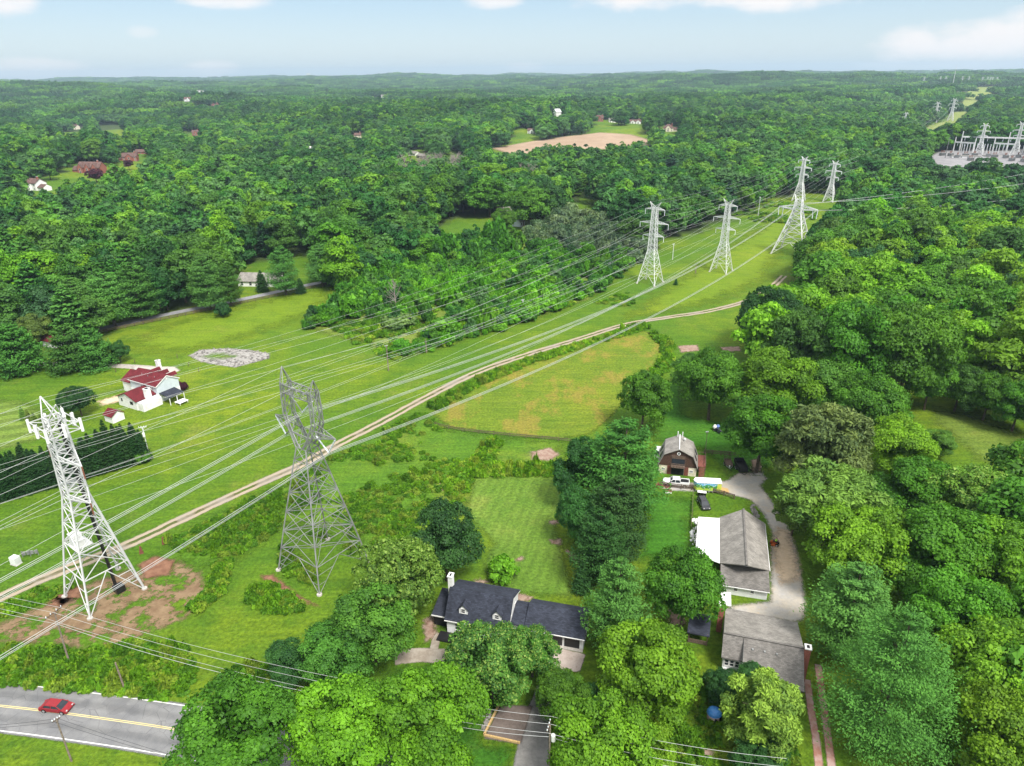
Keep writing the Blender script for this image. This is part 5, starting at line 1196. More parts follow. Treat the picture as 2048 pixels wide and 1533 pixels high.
dv = np.array(PC) - np.array(PB); PD = tuple(np.array(PC) + dv); PZ = tuple(np.array(PA) - (np.array(PB) - np.array(PA)))
nv = np.array([-dv[1], dv[0]]) / np.linalg.norm(dv)
for a, b, ha, hb, la in ((PZ, PA, 10.8, 10.8, 'left of the leaning pole'), (PA, PB, 10.8, 11.2, 'between the leaning pole and the double-crossarm pole'), (PB, PC, 11.2, 11.2, 'between the double-crossarm pole and the transformer pole'), (PC, PD, 11.2, 11.2, 'right of the transformer pole')):
    for k in (-1.3, 0.1, 1.3): wire((a[0] + nv[0] * k, a[1] + nv[1] * k, ha), (b[0] + nv[0] * k, b[1] + nv[1] * k, hb), .9, .022, 'thin pale street wire strung ' + la, 'street wires ' + la, name='street_wire')
    wire((a[0], a[1], ha - 2.2), (b[0], b[1], hb - 2.2), 1.3, .03, 'lower street cable strung ' + la, 'lower street cables ' + la, name='street_cable')
x, y = G2(250, 1380); wood_pole(x, y, 5.6, 'short bare wooden pole without wires in the brush beside the road', lean=-.04)
x, y = G2(300, 918); wood_pole(x, y, 9.0, 'pale utility pole with a white transformer at the end of the dark evergreen screen', [(.2, .9)], .3, tr=True, white=True)
x, y = G2(777, 742); wood_pole(x, y, 8.5, 'slim grey pole alone on the mown grass below the scrub', [(.1, .5)], .6, r=.2)
for i, (px, py, h) in enumerate(((853, 706, 5), (1046, 632, 6.5), (1345, 520, 8), (1516, 432, 12), (1219, 556, 7))):
    x, y = G2(px, py); wood_pole(x, y, h, ('short slim post at the foot of the scrub', 'pale slim pole in the scrub left of the mown strip', 'slim pole at the wood edge right of the leftmost strip pylon', 'tall slim pole at the far end of the mown strip', 'slim pole in the silvery scrub')[i], [(.1, .7)] if i != 0 else None, .6, r=.2, white=i != 0)
x, y = G2(1391, 547); wood_pole(x, y, 4, 'dark stub post on the mown strip between two pylons', r=.25)
x, y = G2(1410, 908); wood_pole(x, y, 6.0, 'tall yard light pole by the red deck of the gambrel barn', [(.05, .35)], .2, r=.09)
PE = G2(113, 1440, 8.0); wood_pole(*PE, 8.2, 'dark road pole whose top stands against the yellow centre line', [(.3, .5)], .9, r=.14)
for k in (-.3, .3):
    for q in (G(-300, 1452, 8), G(700, 1600, 7)): wire((PE[0], PE[1] + k, 7.9), q, 1.0, .025, 'dark cable hanging over the road from the dark pole', 'dark cables over the road', 'wire_dark', name='street_cable')

# ------------------------------------------------------------------ buildings
def pitched(parent, mat, quads, t=.2, name='roof'):
    mb = MB()
    for q in quads: mb.slab(q, t)
    return mb.build(name, mat, parent)
def window(parent, p, n, w, h, frame='white', shutters=None):
    """p centre on the wall, n outward unit normal (axis aligned in the parent's frame)"""
    mb = MB(); g = MB(); x, y, z = p
    def bx(m, a0, a1, z0, z1, d0, d1):
        if abs(n[0]) > .5:
            xs = sorted((x + n[0] * d0, x + n[0] * d1)); m.box(xs[0], xs[1], y + a0, y + a1, z + z0, z + z1)
        else:
            ys = sorted((y + n[1] * d0, y + n[1] * d1)); m.box(x + a0, x + a1, ys[0], ys[1], z + z0, z + z1)
    f = .09
    bx(mb, -w / 2 - f, w / 2 + f, h / 2, h / 2 + f, -.02, .07); bx(mb, -w / 2 - f, w / 2 + f, -h / 2 - f * 1.3, -h / 2, -.02, .1)
    bx(mb, -w / 2 - f, -w / 2, -h / 2, h / 2, -.02, .07); bx(mb, w / 2, w / 2 + f, -h / 2, h / 2, -.02, .07); bx(mb, -w / 2, w / 2, -.03, .03, -.02, .055)
    if shutters:
        pass
    fr = mb.build('window', M[frame], parent); bx(g, -w / 2, w / 2, -h / 2, h / 2, -.02, .035); g.build('pane', M['glass'], fr)
    if shutters:
        s = MB(); bx(s, -w / 2 - f - .36, -w / 2 - f - .02, -h / 2, h / 2, -.02, .05); bx(s, w / 2 + f + .02, w / 2 + f + .36, -h / 2, h / 2, -.02, .05); s.build('shutters', M[shutters], fr)
    return fr
def chimney(parent, x0, x1, y0, y1, z0, z1, mat, cap='white'):
    c = MB().box(x0, x1, y0, y1, z0, z1).build('chimney', M[mat], parent)
    MB().box(x0 - .1, x1 + .1, y0 - .1, y1 + .1, z1, z1 + .14).build('chimney_cap', M[cap], c)
    MB().box(x0 + .22, x1 - .22, y0 + .2, y1 - .2, z1 + .14, z1 + .2).build('flue', M['dark'], c); return c
def wall_prism(parent, poly, axis, a0, a1, mat, name='wall'): return MB().prism(poly, axis, a0, a1).build(name, M[mat], parent)

A15 = math.radians(-15)
# --- charcoal roofed cottage with garage
h = empty('cottage', (-11.5, 94.7, 0), A15, 'white cottage with charcoal shingle roof, two dormers, white chimney and a long attached garage', 'house')
wall_prism(h, [(0, 0), (0, 3.25), (3.07, 6.95), (7.2, 5.15), (7.2, 0)], 'x', 0, 10.7, 'siding_white')
rf = pitched(h, M['roof_dark'], [[(-.3, -.4, 3.2), (11.0, -.4, 3.2), (11.0, 3.07, 7.35), (-.3, 3.07, 7.35)], [(-.3, 3.07, 7.35), (11.0, 3.07, 7.35), (11.0, 7.6, 5.45), (-.3, 7.6, 5.45)]])
MB().box(-.28, 10.98, -.52, -.41, 3.0, 3.14).build('gutter', M['gutter'], rf)
for vx in (-.32, 10.92):
    mb = MB(); mb.beam((vx + .05, -.4, 2.95), (vx + .05, 3.07, 7.1), .06, .2); mb.beam((vx + .05, 3.07, 7.1), (vx + .05, 7.6, 5.2), .06, .2); mb.build('barge_board', M['white'], rf)
chimney(h, -.75, -.02, 3.4, 4.5, 0, 9.1, 'white')
for ux in (2.1, 8.0):
    d = wall_prism(h, [(ux, 4.0), (ux + 1.5, 4.0), (ux + 1.5, 5.35), (ux + .75, 6.15), (ux, 5.35)], 'y', .55, 2.6, 'siding_white', 'dormer')
    pitched(d, M['roof_dark'], [[(ux - .2, .35, 5.25), (ux + .75, .35, 6.3), (ux + .75, 2.75, 6.3), (ux - .2, 2.05, 5.25)], [(ux + .75, .35, 6.3), (ux + 1.7, .35, 5.25), (ux + 1.7, 2.05, 5.25), (ux + .75, 2.75, 6.3)]], .12, 'dormer_roof')
    window(d, (ux + .75, .55, 4.95), (0, -1, 0), .62, .8)
window(h, (2.0, 0, 1.9), (0, -1, 0), 1.0, 1.35); window(h, (5.0, 0, 1.9), (0, -1, 0), 1.0, 1.35); window(h, (9.0, 0, 1.9), (0, -1, 0), 1.0, 1.35)
window(h, (10.7, 2.2, 4.6), (1, 0, 0), .7, 1.0); window(h, (10.7, 5.2, 3.9), (1, 0, 0), .7, 1.0)
MB().box(3.4, 4.4, -.06, .02, .1, 2.2).build('front_door', M['redwood'], h)
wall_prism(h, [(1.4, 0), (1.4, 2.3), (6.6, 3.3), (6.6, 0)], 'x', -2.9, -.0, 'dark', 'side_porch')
pitched(h, M['roof_dark'], [[(-3.2, 1.1, 2.45), (-.02, 1.1, 2.45), (-.02, 6.7, 3.75), (-3.2, 6.7, 3.75)]], .16, 'porch_roof'); MB().box(-3.22, -.02, .98, 1.09, 2.2, 2.4).build('gutter', M['gutter'], h)
MB().box(-1.2, 3.0, -2.2, -.1, 0, .35).build('front_deck', M['black'], h)
wall_prism(h, [(2.2, 0), (2.2, 2.7), (6.2, 3.8), (6.2, 0)], 'x', 10.72, 13.3, 'siding_white', 'link_wall')
pitched(h, M['roof_dark'], [[(10.75, 1.7, 2.9), (13.35, 1.7, 2.9), (13.35, 5.4, 4.3), (10.75, 5.4, 4.3)], [(10.75, 5.4, 4.3), (13.35, 5.4, 4.3), (13.35, 6.6, 3.9), (10.75, 6.6, 3.9)]], .16, 'link_roof')
g = wall_prism(h, [(1.9, 0), (1.9, 2.9), (5.2, 4.75), (7.3, 3.75), (7.3, 0)], 'x', 13.4, 23.2, 'siding_white', 'garage')
rf = pitched(g, M['roof_dark'], [[(13.2, 1.2, 2.85), (23.5, 1.2, 2.85), (23.5, 5.2, 5.05), (13.2, 5.2, 5.05)], [(13.2, 5.2, 5.05), (23.5, 5.2, 5.05), (23.5, 7.7, 3.85), (13.2, 7.7, 3.85)]], .18, 'garage_roof')
for ux in (14.4, 17.1, 20.0):
    MB().box(ux, ux + 2.55, 1.82, 1.93, .05, 2.25).build('garage_door', M['black'], g)
MB().box(13.2, 23.5, 1.08, 1.19, 2.66, 2.8).build('gutter', M['gutter'], g)
MB().box(13.4, 23.2, 1.2, 1.88, 0, .12).build('threshold', M['concrete'], g)
# --- grey barn
b = empty('barn', (39.15, 108.8, 0), A15, 'grey shingled barn with a white metal lean-to roof on its left side', 'barn')
wall_prism(b, [(0, 0), (0, 3.3), (4.1, 5.7), (8.2, 3.3), (8.2, 0)], 'y', 0, 14.9, 'siding_white')
RF = M['roof_grey']
rf = pitched(b, RF, [[(-.35, -.15, 3.3), (4.1, -3.3, 6.0), (4.1, 15.3, 6.0), (-.35, 15.3, 3.3)], [(4.1, -3.3, 6.0), (8.55, -.15, 3.3), (8.55, 15.3, 3.3), (4.1, 15.3, 6.0)]])
mb = MB(); mb.beam((4.1, -3.35, 6.06), (4.1, 15.35, 6.06), .34, .14); mb.build('ridge_cap', M['roof_grey_shaded'], rf)
for s in (0, 1):
    x = 8.62 if s else -.42; mb = MB(); mb.box(x - .05, x + .06, -.1, 15.3, 3.02, 3.16); mb.build('gutter', M['gutter'], rf)
ext = wall_prism(b, [(-4.7, 0), (-4.7, 2.1), (-.05, 3.15), (-.05, 0)], 'x', .1, 8.1, 'siding_white', 'front_extension')
pitched(ext, M['roof_grey_shaded'], [[(-.2, -5.1, 2.25), (8.4, -5.1, 2.25), (8.4, -.05, 3.28), (-.2, -.05, 3.28)]], .16, 'extension_roof')  # the slope's shade is painted in with the darker shingles
for ux in (2.6, 5.5): window(ext, (ux, -4.7, 1.35), (0, -1, 0), .6, .62)
MB().box(-.22, 8.42, -5.22, -5.11, 2.0, 2.14).build('gutter', M['gutter'], ext)
lt = pitched(b, M['roof_white'], [[(-4.9, 2.0, 2.9), (-.36, -.2, 3.25), (-.36, 15.0, 3.25), (-4.6, 15.0, 2.9)]], .1, 'lean_to_roof')
for i in range(1, 7):
    mb = MB(); mb.beam((-4.75, 2.0 + i * 1.85, 2.93), (-.4, .5 + i * 2.05, 3.28), .05, .04); mb.build('seam', M['roof_white'], lt)
for y in (2.4, 6.5, 10.6, 14.6): MB().box(-4.7, -4.55, y, y + .15, 0, 2.85).build('lean_to_post', M['greywood'], b)
MB().box(-.09, -.01, .05, 14.8, 0.0, 3.0).build('plank_wall', M['redwood'], b)
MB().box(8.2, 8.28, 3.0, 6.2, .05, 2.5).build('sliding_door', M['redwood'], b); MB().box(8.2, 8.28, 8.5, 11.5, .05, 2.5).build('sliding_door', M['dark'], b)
# --- grey roofed house
h = empty('house', (33.6, 88.0, 0), math.radians(-16.8), 'white house under a wide grey roof with a brick chimney at each end', 'house')
wall_prism(h, [(-5.8, 0), (-5.8, 3.0), (0, 5.3), (8.6, 2.8), (8.6, 0)], 'x', 3.0, 11.5, 'siding_white'); 
wall_prism(h, [(-2.3, 0), (-2.3, 2.95), (0, 5.0), (8.2, 2.8), (8.2, 0)], 'x', .2, 2.98, 'siding_white', 'wing_wall')
rf = pitched(h, M['roof_grey'], [[(-.1, 0, 5.7), (11.9, 0, 5.7), (11.9, 9.0, 3.0), (8.4, 9.0, 3.0), ][0:4]])
mb = MB(); mb.prism([(0, 0), (11.9, 0)], 'z', 0, 1) if False else None
pitched(h, M['roof_grey'], [[(-.1, 0, 5.705), (8.35, 0, 5.705), (8.35, 9.45, 2.87), (.25, 9.45, 2.87)]])
pitched(h, M['roof_grey_shaded'], [[(3.0, -6.3, 3.05), (11.9, -6.3, 3.05), (11.9, -.02, 5.68), (3.0, -.02, 5.68)]], .18, 'front_roof')  # near slopes, here and on the wing: shade carried by the darker shingle colour
pitched(h, M['roof_grey_shaded'], [[(-.15, -2.75, 3.2), (2.97, -2.75, 3.2), (2.97, -.02, 5.66), (-.15, -.02, 5.66)]], .18, 'wing_roof')
mb = MB(); mb.beam((-.1, 0, 5.74), (11.9, 0, 5.74), .34, .12); mb.build('ridge_cap', M['roof_grey_shaded'], rf)
for ux in (4.2, 6.0, 7.8): MB().box(ux, ux + .28, -1.9, -1.6, 4.85, 5.15).build('roof_vent', M['galv'], rf)
chimney(h, -.95, -.12, 6.4, 7.5, 0, 5.6, 'brick'); chimney(h, 11.92, 12.75, -1.2, -.2, 0, 6.6, 'brick')
for ux in (.75, 1.55, 2.35): window(h, (ux, -2.3, 1.95), (0, -1, 0), .52, 1.1)
window(h, (8.0, -5.8, 1.6), (0, -1, 0), .9, 1.1); window(h, (10.4, -5.8, 1.6), (0, -1, 0), .9, 1.1)
MB().box(11.5, 11.56, -3.8, -.5, 0, 2.9).build('brick_end', M['brick'], h)
sp = empty('screened_porch', (30.2, 95.3, 0), math.radians(-16.8), 'small dark roofed open porch shed beside the brick chimney of the grey roofed house', 'shed')
mb = MB()
for x in (0, 3.0):
    for y in (-3.4, 0): mb.box(x - .07, x + .07, y - .07, y + .07, 0, 2.4)
mb.build('frame', M['greywood'], sp); MB().box(-.1, 3.1, -.1, .05, 0, 2.35).build('back_wall', M['black'], sp)
pitched(sp, M['roof_dark'], [[(-.3, -3.7, 2.3), (3.3, -3.7, 2.3), (3.3, .3, 3.3), (-.3, .3, 3.3)]]); MB().box(-.05, 3.05, -3.45, -3.38, .1, .9).build('railing', M['greywood'], sp)
wc = empty('white_canopy', (*G2(1437, 1226), 0), math.radians(-15), 'flat white canopy roof behind the brick chimney of the grey roofed house', 'canopy')
MB().box(0, 1.9, -.6, 3.0, 2.3, 2.4).build('roof', M['roof_white'], wc); mb = MB()
for x in (.1, 1.8):
    for y in (-.5, 2.9): mb.box(x - .05, x + .05, y - .05, y + .05, 0, 2.3)
mb.build('frame', M['galv'], wc)
# --- gambrel barn
b = empty('gambrel_barn', (34.8, 147.2, 0), math.radians(-13.5), 'brown gambrel-roofed barn with cream ground floor, balcony and round window', 'barn')
sec = [(0, 2.3), (0, 2.45), (1.15, 5.25), (4.4, 6.85), (7.65, 5.25), (8.8, 2.45), (8.8, 2.3)]
wall_prism(b, sec, 'y', 0, 6.9, 'brownwood', 'gable_wall'); MB().box(.05, 8.75, .06, 6.85, 0, 2.3).build('ground_floor', M['cream'], b)
mb = MB()
for i in range(4):
    (x0, z0), (x1, z1) = [(-.25, 2.25), (1.05, 5.45), (4.4, 7.1), (7.75, 5.45), (9.05, 2.25)][i:i + 2]; mb.slab([(x0, -.45, z0), (x1, -.45, z1), (x1, 7.3, z1), (x0, 7.3, z0)], .14)
rf = mb.build('roof', M['roof_grey'], b); mb = MB(); mb.beam((4.4, -.47, 7.14), (4.4, 7.32, 7.14), .22, .1); mb.build('ridge_cap', M['galv_light'], rf)
for x in (3.9, 5.0): MB().tube([(x, 6.6, 6.6), (x, 6.6, 8.2)], .12, 8).build('vent_pipe', M['galv_light'], rf)
MB().tube([(5.6, 5.0, 6.2), (5.6, 5.0, 7.0), (5.6, 5.0, 7.05), (5.6, 5.0, 7.3)], [.1, .1, .3, .25], 10).build('vent_cowl', M['galv_light'], rf)
for yy in (1.6, 4.6):
    MB().hexa([(8.05, yy, 4.6), (8.05, yy + .9, 4.6), (8.55, yy + .9, 3.3), (8.55, yy, 3.3)], [(8.2, yy, 4.7), (8.2, yy + .9, 4.7), (8.75, yy + .9, 3.35), (8.75, yy, 3.35)]).build('skylight', M['glass'], rf)
    MB().hexa([(.7, yy, 4.6), (.7, yy + .9, 4.6), (.2, yy + .9, 3.3), (.2, yy, 3.3)], [(.55, yy, 4.75), (.55, yy + .9, 4.75), (.02, yy + .9, 3.4), (.02, yy, 3.4)]).build('skylight', M['glass'], rf)
w = MB(); w.tube([(4.4, -.08, 5.75), (4.4, .03, 5.75)], .42, 20); w = w.build('round_window', M['white'], b); MB().tube([(4.4, -.1, 5.75), (4.4, -.02, 5.75)], .24, 16).build('pane', M['glass'], w)
MB().box(2.85, 5.95, -.1, .03, 4.35, 5.15).build('balcony_hood', M['greywood'], b); MB().box(2.9, 5.9, -.06, .03, 2.75, 4.3).build('balcony_doors', M['glass'], b)
bal = MB().box(2.75, 6.05, -1.25, 0, 2.5, 2.65).build('balcony', M['greywood'], b); mb = MB()
for x in (2.8, 3.45, 4.1, 4.75, 5.4, 6.0): mb.box(x - .04, x + .04, -1.24, -1.16, 2.65, 3.55)
mb.box(2.76, 6.04, -1.26, -1.14, 3.55, 3.63); mb.build('railing', M['greywood'], bal)
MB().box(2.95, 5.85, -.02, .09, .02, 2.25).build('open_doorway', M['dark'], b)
for x in (2.0, 5.95): MB().box(x, x + .95, -.05, .09, .02, 2.25).build('barn_door', M['redwood'], b)
window(b, (1.1, .06, 1.3), (0, -1, 0), .7, .5); window(b, (7.6, .06, 1.3), (0, -1, 0), .7, .5)
dk = MB().box(9.1, 10.9, 1.2, 7.0, 2.05, 2.2).build('side_deck', M['redwood'], b); mb = MB()
for y in (1.3, 3.2, 5.1, 6.9): mb.box(10.75, 10.87, y - .06, y + .06, 0, 3.1)
mb.box(10.75, 10.87, 1.25, 6.95, 3.0, 3.1); mb.box(9.15, 10.8, 6.85, 6.95, 3.0, 3.1); mb.build('railing', M['greywood'], dk); mb = MB()
for i in range(9): mb.box(9.3, 10.6, -1.6 + i * .3, -1.3 + i * .3, .08 + i * .22, .2 + i * .22)
mb.build('steps', M['redwood'], dk)
# --- red roofed house
A31 = math.radians(-29)
h = empty('farmhouse', (-103.8, 189.8, 0), A31, 'white and pale blue house with a dark red roof, white chimney and small rear porch', 'house')
wall_prism(h, [(0, 0), (0, 5.3), (3.7, 7.3), (7.4, 5.3), (7.4, 0)], 'x', -12.2, 0, 'siding_blue'); MB().box(-12.3, .06, -.05, 7.45, 0, 2.6).build('lower_wall', M['white'], h)
rf = pitched(h, M['roof_red'], [[(-12.5, -.35, 5.3), (.25, -.35, 5.3), (.25, 3.7, 7.55), (-12.5, 3.7, 7.55)], [(-12.5, 3.7, 7.55), (.25, 3.7, 7.55), (.25, 7.75, 5.3), (-12.5, 7.75, 5.3)]])
mb = MB(); mb.beam((.26, -.35, 5.1), (.26, 3.7, 7.35), .08, .25); mb.beam((.26, 3.7, 7.35), (.26, 7.75, 5.1), .08, .25); mb.build('barge_board', M['white'], rf)
MB().box(-12.5, .2, -.47, -.36, 5.05, 5.2).build('gutter', M['gutter'], rf)
for x, y in ((-9, 2.2), (-6, 2.0), (-3.2, 2.2)): MB().tube([(x, y, 6.2), (x, y, 7.0)], .1, 7).build('vent_pipe', M['galv'], rf)
for x in (-9.2, -5.6, -2.0): MB().prism([(x, 6.1), (x + 1.4, 6.1), (x + .7, 7.2)], 'y', 4.4, 7.9).build('dormer', M['roof_red'], rf)
chimney(h, -9.6, -8.5, 7.5, 8.6, 0, 8.9, 'white')
for x in (-7.0, -6.1, -5.2, -2.6, -1.8): window(h, (x, 0, 4.2), (0, -1, 0), .5, .8)
MB().tube([(0.0, 3.7, 6.4), (.08, 3.7, 6.4)], .3, 14).build('round_vent', M['white'], h)
wall_prism(h, [(.8, 0), (.8, 3.6), (4.4, 5.6), (8, 3.6), (8, 0)], 'x', -17.5, -12.35, 'white', 'end_wing_wall')
pitched(h, M['roof_red'], [[(-17.8, .45, 3.6), (-12.36, .45, 3.6), (-12.36, 4.4, 5.85), (-17.8, 4.4, 5.85)], [(-17.8, 4.4, 5.85), (-12.36, 4.4, 5.85), (-12.36, 8.35, 3.6), (-17.8, 8.35, 3.6)]], .2, 'end_wing_roof')
# front wing, its gable turned to the viewer
wall_prism(h, [(-9.4, 0), (-9.4, 2.9), (-5.2, 4.5), (-1.0, 2.9), (-1.0, 0)], 'y', -6.4, -.06, 'white', 'front_wing_wall')
wr = pitched(h, M['roof_red'], [[(-9.75, -6.75, 2.9), (-5.2, -6.75, 4.75), (-5.2, -.07, 4.75), (-9.75, -.07, 2.9)], [(-5.2, -6.75, 4.75), (-.65, -6.75, 2.9), (-.65, -.07, 2.9), (-5.2, -.07, 4.75)]], .2, 'front_wing_roof')
window(h, (-7.6, -6.4, 2.1), (0, -1, 0), .4, .7, 'black'); window(h, (-3.6, -6.4, 1.9), (0, -1, 0), .4, .7, 'black'); window(h, (-2.9, -6.4, 1.9), (0, -1, 0), .4, .7, 'black')
chimney(h, -.98, 0.5, -3.6, -2.2, 0, 5.6, 'white')
MB().box(-.95, 1.6, -6.2, -.1, 0, 2.5).build('garden_wall', M['white'], h)
pc = pitched(h, M['roof_dark'], [[(.3, .2, 3.1), (4.6, .2, 2.5), (4.6, 5.4, 2.5), (.3, 5.4, 3.1)]], .14, 'rear_porch_roof'); mb = MB()
for y in (.4, 2.8, 5.2): mb.box(4.35, 4.5, y - .08, y + .08, 0, 2.4)
mb.build('porch_post', M['white'], h); MB().box(4.8, 7.2, 1.4, 4.4, .65, .75).build('deck', M['white'], h)
mb = MB()
for x in (5, 7):
    for y in (1.6, 4.2): mb.box(x - .06, x + .06, y - .06, y + .06, 0, .65)
mb.build('deck_leg', M['white'], h)
for i, (px, py) in enumerate(((362, 777), (370, 778))): x, y = G2(px, py + 4); plant('bush', x, y, 1.0, 2.6, 'purple', 'dark red shrub beside the porch of the red roofed house', 'red shrubs beside the red roofed house', 'bush')
s = empty('shed', (*G2(227, 848), 0), A31, 'small white shed with a red roof in front of the red roofed house', 'shed')
wall_prism(s, [(0, 0), (0, 2.1), (1.75, 3.2), (3.5, 2.1), (3.5, 0)], 'x', -3.6, 0, 'white'); pitched(s, M['roof_red'], [[(-3.85, -.3, 2.05), (.25, -.3, 2.05), (.25, 1.75, 3.4), (-3.85, 1.75, 3.4)], [(-3.85, 1.75, 3.4), (.25, 1.75, 3.4), (.25, 3.8, 2.05), (-3.85, 3.8, 2.05)]], .12)
MB().box(0, .06, 1.2, 2.3, .05, 1.9).build('door', M['white'], s)
# small house half hidden behind the left pines
s = empty('cabin', (*G2(85, 692), 0), A31, 'small white cabin with a red roof and chimney half hidden by the driveway pines', 'house')
wall_prism(s, [(0, 0), (0, 2.4), (2.4, 4.0), (4.8, 2.4), (4.8, 0)], 'x', 0, 7, 'white'); pitched(s, M['roof_red'], [[(-.3, -.3, 2.3), (7.3, -.3, 2.3), (7.3, 2.4, 4.2), (-.3, 2.4, 4.2)], [(-.3, 2.4, 4.2), (7.3, 2.4, 4.2), (7.3, 5.1, 2.3), (-.3, 5.1, 2.3)]], .14); chimney(s, -.85, -.02, 1.9, 2.9, 0, 5.4, 'white'); window(s, (0, 1.0, 1.4), (-1, 0, 0), .6, .9)
# --- houses in the distance
def far_house(px, py, w, dpt, hw, rise, ang, wall, roof, label, gables=1, hip=False, wing=None, chim=True, group=None):
    x, y, z = GT(px, py); r = empty('distant_house', (x, y, z - .3), math.radians(ang), label, 'house', group)
    wall_prism(r, [(-dpt / 2, 0), (-dpt / 2, hw), (0, hw + rise * .93), (dpt / 2, hw), (dpt / 2, 0)] if not hip else [(-dpt / 2, 0), (-dpt / 2, hw), (dpt / 2, hw), (dpt / 2, 0)], 'x', -w / 2, w / 2, wall)
    i = dpt / 2 if hip else -.4; e = .5
    q = [[(-w / 2 - e, -dpt / 2 - e, hw - .1), (w / 2 + e, -dpt / 2 - e, hw - .1), (w / 2 - i, 0, hw + rise), (-w / 2 + i, 0, hw + rise)], [(-w / 2 + i, 0, hw + rise), (w / 2 - i, 0, hw + rise), (w / 2 + e, dpt / 2 + e, hw - .1), (-w / 2 - e, dpt / 2 + e, hw - .1)]]
    rf = pitched(r, M[roof], q, .3)
    if hip:
        mb = MB()
        for s in (-1, 1): mb.face([(s * (w / 2 + e), -dpt / 2 - e, hw - .1), (s * (w / 2 + e), dpt / 2 + e, hw - .1), (s * (w / 2 - i), 0, hw + rise)])
        mb.build('hip_roof', M[roof], rf)
    for k in range(gables):
        cx = (k - (gables - 1) / 2) * w / max(1, gables) * .95; gw = min(6.5, w / max(1, gables) * .6)
        gb = wall_prism(r, [(cx - gw / 2, 0), (cx + gw / 2, 0), (cx + gw / 2, hw), (cx, hw + rise * .75), (cx - gw / 2, hw)], 'y', -dpt / 2 - 2.2, -dpt / 2 + 1.5, wall, 'gable')
        pitched(gb, M[roof], [[(cx - gw / 2 - .3, -dpt / 2 - 2.5, hw - .1), (cx, -dpt / 2 - 2.5, hw + rise * .82), (cx, 0, hw + rise * .82), (cx - gw / 2 - .3, -dpt / 2 + 1, hw - .1)], [(cx, -dpt / 2 - 2.5, hw + rise * .82), (cx + gw / 2 + .3, -dpt / 2 - 2.5, hw - .1), (cx + gw / 2 + .3, -dpt / 2 + 1, hw - .1), (cx, 0, hw + rise * .82)]], .25, 'gable_roof')
        window(gb, (cx, -dpt / 2 - 2.2, hw * .72), (0, -1, 0), 1.6, 1.7); window(gb, (cx, -dpt / 2 - 2.2, hw * .27), (0, -1, 0), 1.8, 1.7)
    n = max(2, int(w / 4))
    for k in range(n):
        x0 = -w / 2 + w * (k + .5) / n
        if gables and any(abs(x0 - (kk - (gables - 1) / 2) * w / gables * .95) < min(6.5, w / gables * .6) / 2 + .6 for kk in range(gables)): continue
        for zz in ((.28, .74) if hw > 4 else (.55,)): window(r, (x0, -dpt / 2, hw * zz), (0, -1, 0), 1.1, 1.5)
    if wing:
        s, ww, wh = wing; x0 = s * w / 2; x1 = s * (w / 2 + ww); a, b_ = sorted((x0 + s * .05, x1))
        wall_prism(r, [(-dpt * .35, 0), (-dpt * .35, wh), (0, wh + rise * .6), (dpt * .35, wh), (dpt * .35, 0)], 'x', a, b_, wall, 'wing_wall')
        pitched(r, M[roof], [[(a, -dpt * .4, wh - .1), (b_, -dpt * .4, wh - .1), (b_, 0, wh + rise * .68), (a, 0, wh + rise * .68)], [(a, 0, wh + rise * .68), (b_, 0, wh + rise * .68), (b_, dpt * .4, wh - .1), (a, dpt * .4, wh - .1)]], .25, 'wing_roof')
    if chim: chimney(r, w * .3, w * .3 + 1.1, -.6, .6, hw, hw + rise + 1.4, 'brick')
    return r
far_house(152, 259, 15, 11, 6.5, 4.0, -22, 'cream', 'roof_brown', 'cream two-storey house alone on the upper left lawn', 1)
far_house(186, 346, 24, 11, 6.0, 5.0, -8, 'brick', 'roof_brown', 'large red brick house with three gables behind purple-leaved trees', 3, wing=(-1, 7, 3.5))
far_house(262, 322, 16, 10, 5.5, 4.0, 12, 'brick', 'roof_brown', 'red brick house right of and behind the largest brick house', 1, wing=(-1, 6, 3.2))
far_house(284, 308, 14, 9, 3.2, 3.0, 8, 'brick', 'roof_brown', 'long low house with brown roof beyond the second brick house', 0)
far_house(72, 379, 17, 10, 6.2, 3.4, -26, 'white', 'roof_brown', 'white two-storey house with brown roof by the left edge', 1, wing=(1, 8, 3.0))
far_house(392, 271, 12, 9, 5.5, 4.5, 15, 'brick', 'roof_brown', 'house with a tall brown roof behind a row of dark evergreens', 1)
far_house(362, 271, 8, 7, 3, 2.5, 10, 'white', 'roof_grey', 'low white outbuilding left of the tall brown roof', 0, chim=False)
far_house(378, 203, 22, 12, 6, 5, 4, 'white', 'roof_brown', 'distant white house with brown roof left of centre in the far wood', 1)
far_house(401, 186, 30, 14, 6, 5, 8, 'white', 'roof_grey', 'most distant white house left of centre near the ridge', 1)
far_house(431, 215, 17, 12, 6, 6, -15, 'brick', 'roof_brown', 'distant reddish house right of the white one in the far wood', 1)
far_house(768, 196, 20, 12, 6, 5, 10, 'white', 'roof_grey', 'distant white house in the middle of the far wood', 1)
far_house(716, 277, 10, 8, 5, 3, 5, 'cream', 'roof_brown', 'dim house showing between dark trunks in mid wood', 0)
far_house(1064, 267, 13, 9, 4.5, 3.2, -8, 'white', 'roof_brown', 'white house at the left end of the ploughed field', 1, wing=(1, 10, 3))
far_house(1114, 233, 12, 9, 8, 5, 40, 'white', 'roof_white', 'tall white gable showing above trees behind the ploughed field', 0, chim=False)
far_house(1199, 243, 13, 10, 5.5, 5, -6, 'brick', 'roof_brown', 'red house behind the middle of the ploughed field', 1, wing=(-1, 6, 3))
far_house(1224, 245, 12, 9, 4.5, 3, 6, 'white', 'roof_grey', 'white house just right of the red house behind the ploughed field', 1)
far_house(1270, 248, 20, 9, 4.5, 3, -4, 'white', 'roof_brown', 'long white house group right behind the ploughed field', 2)
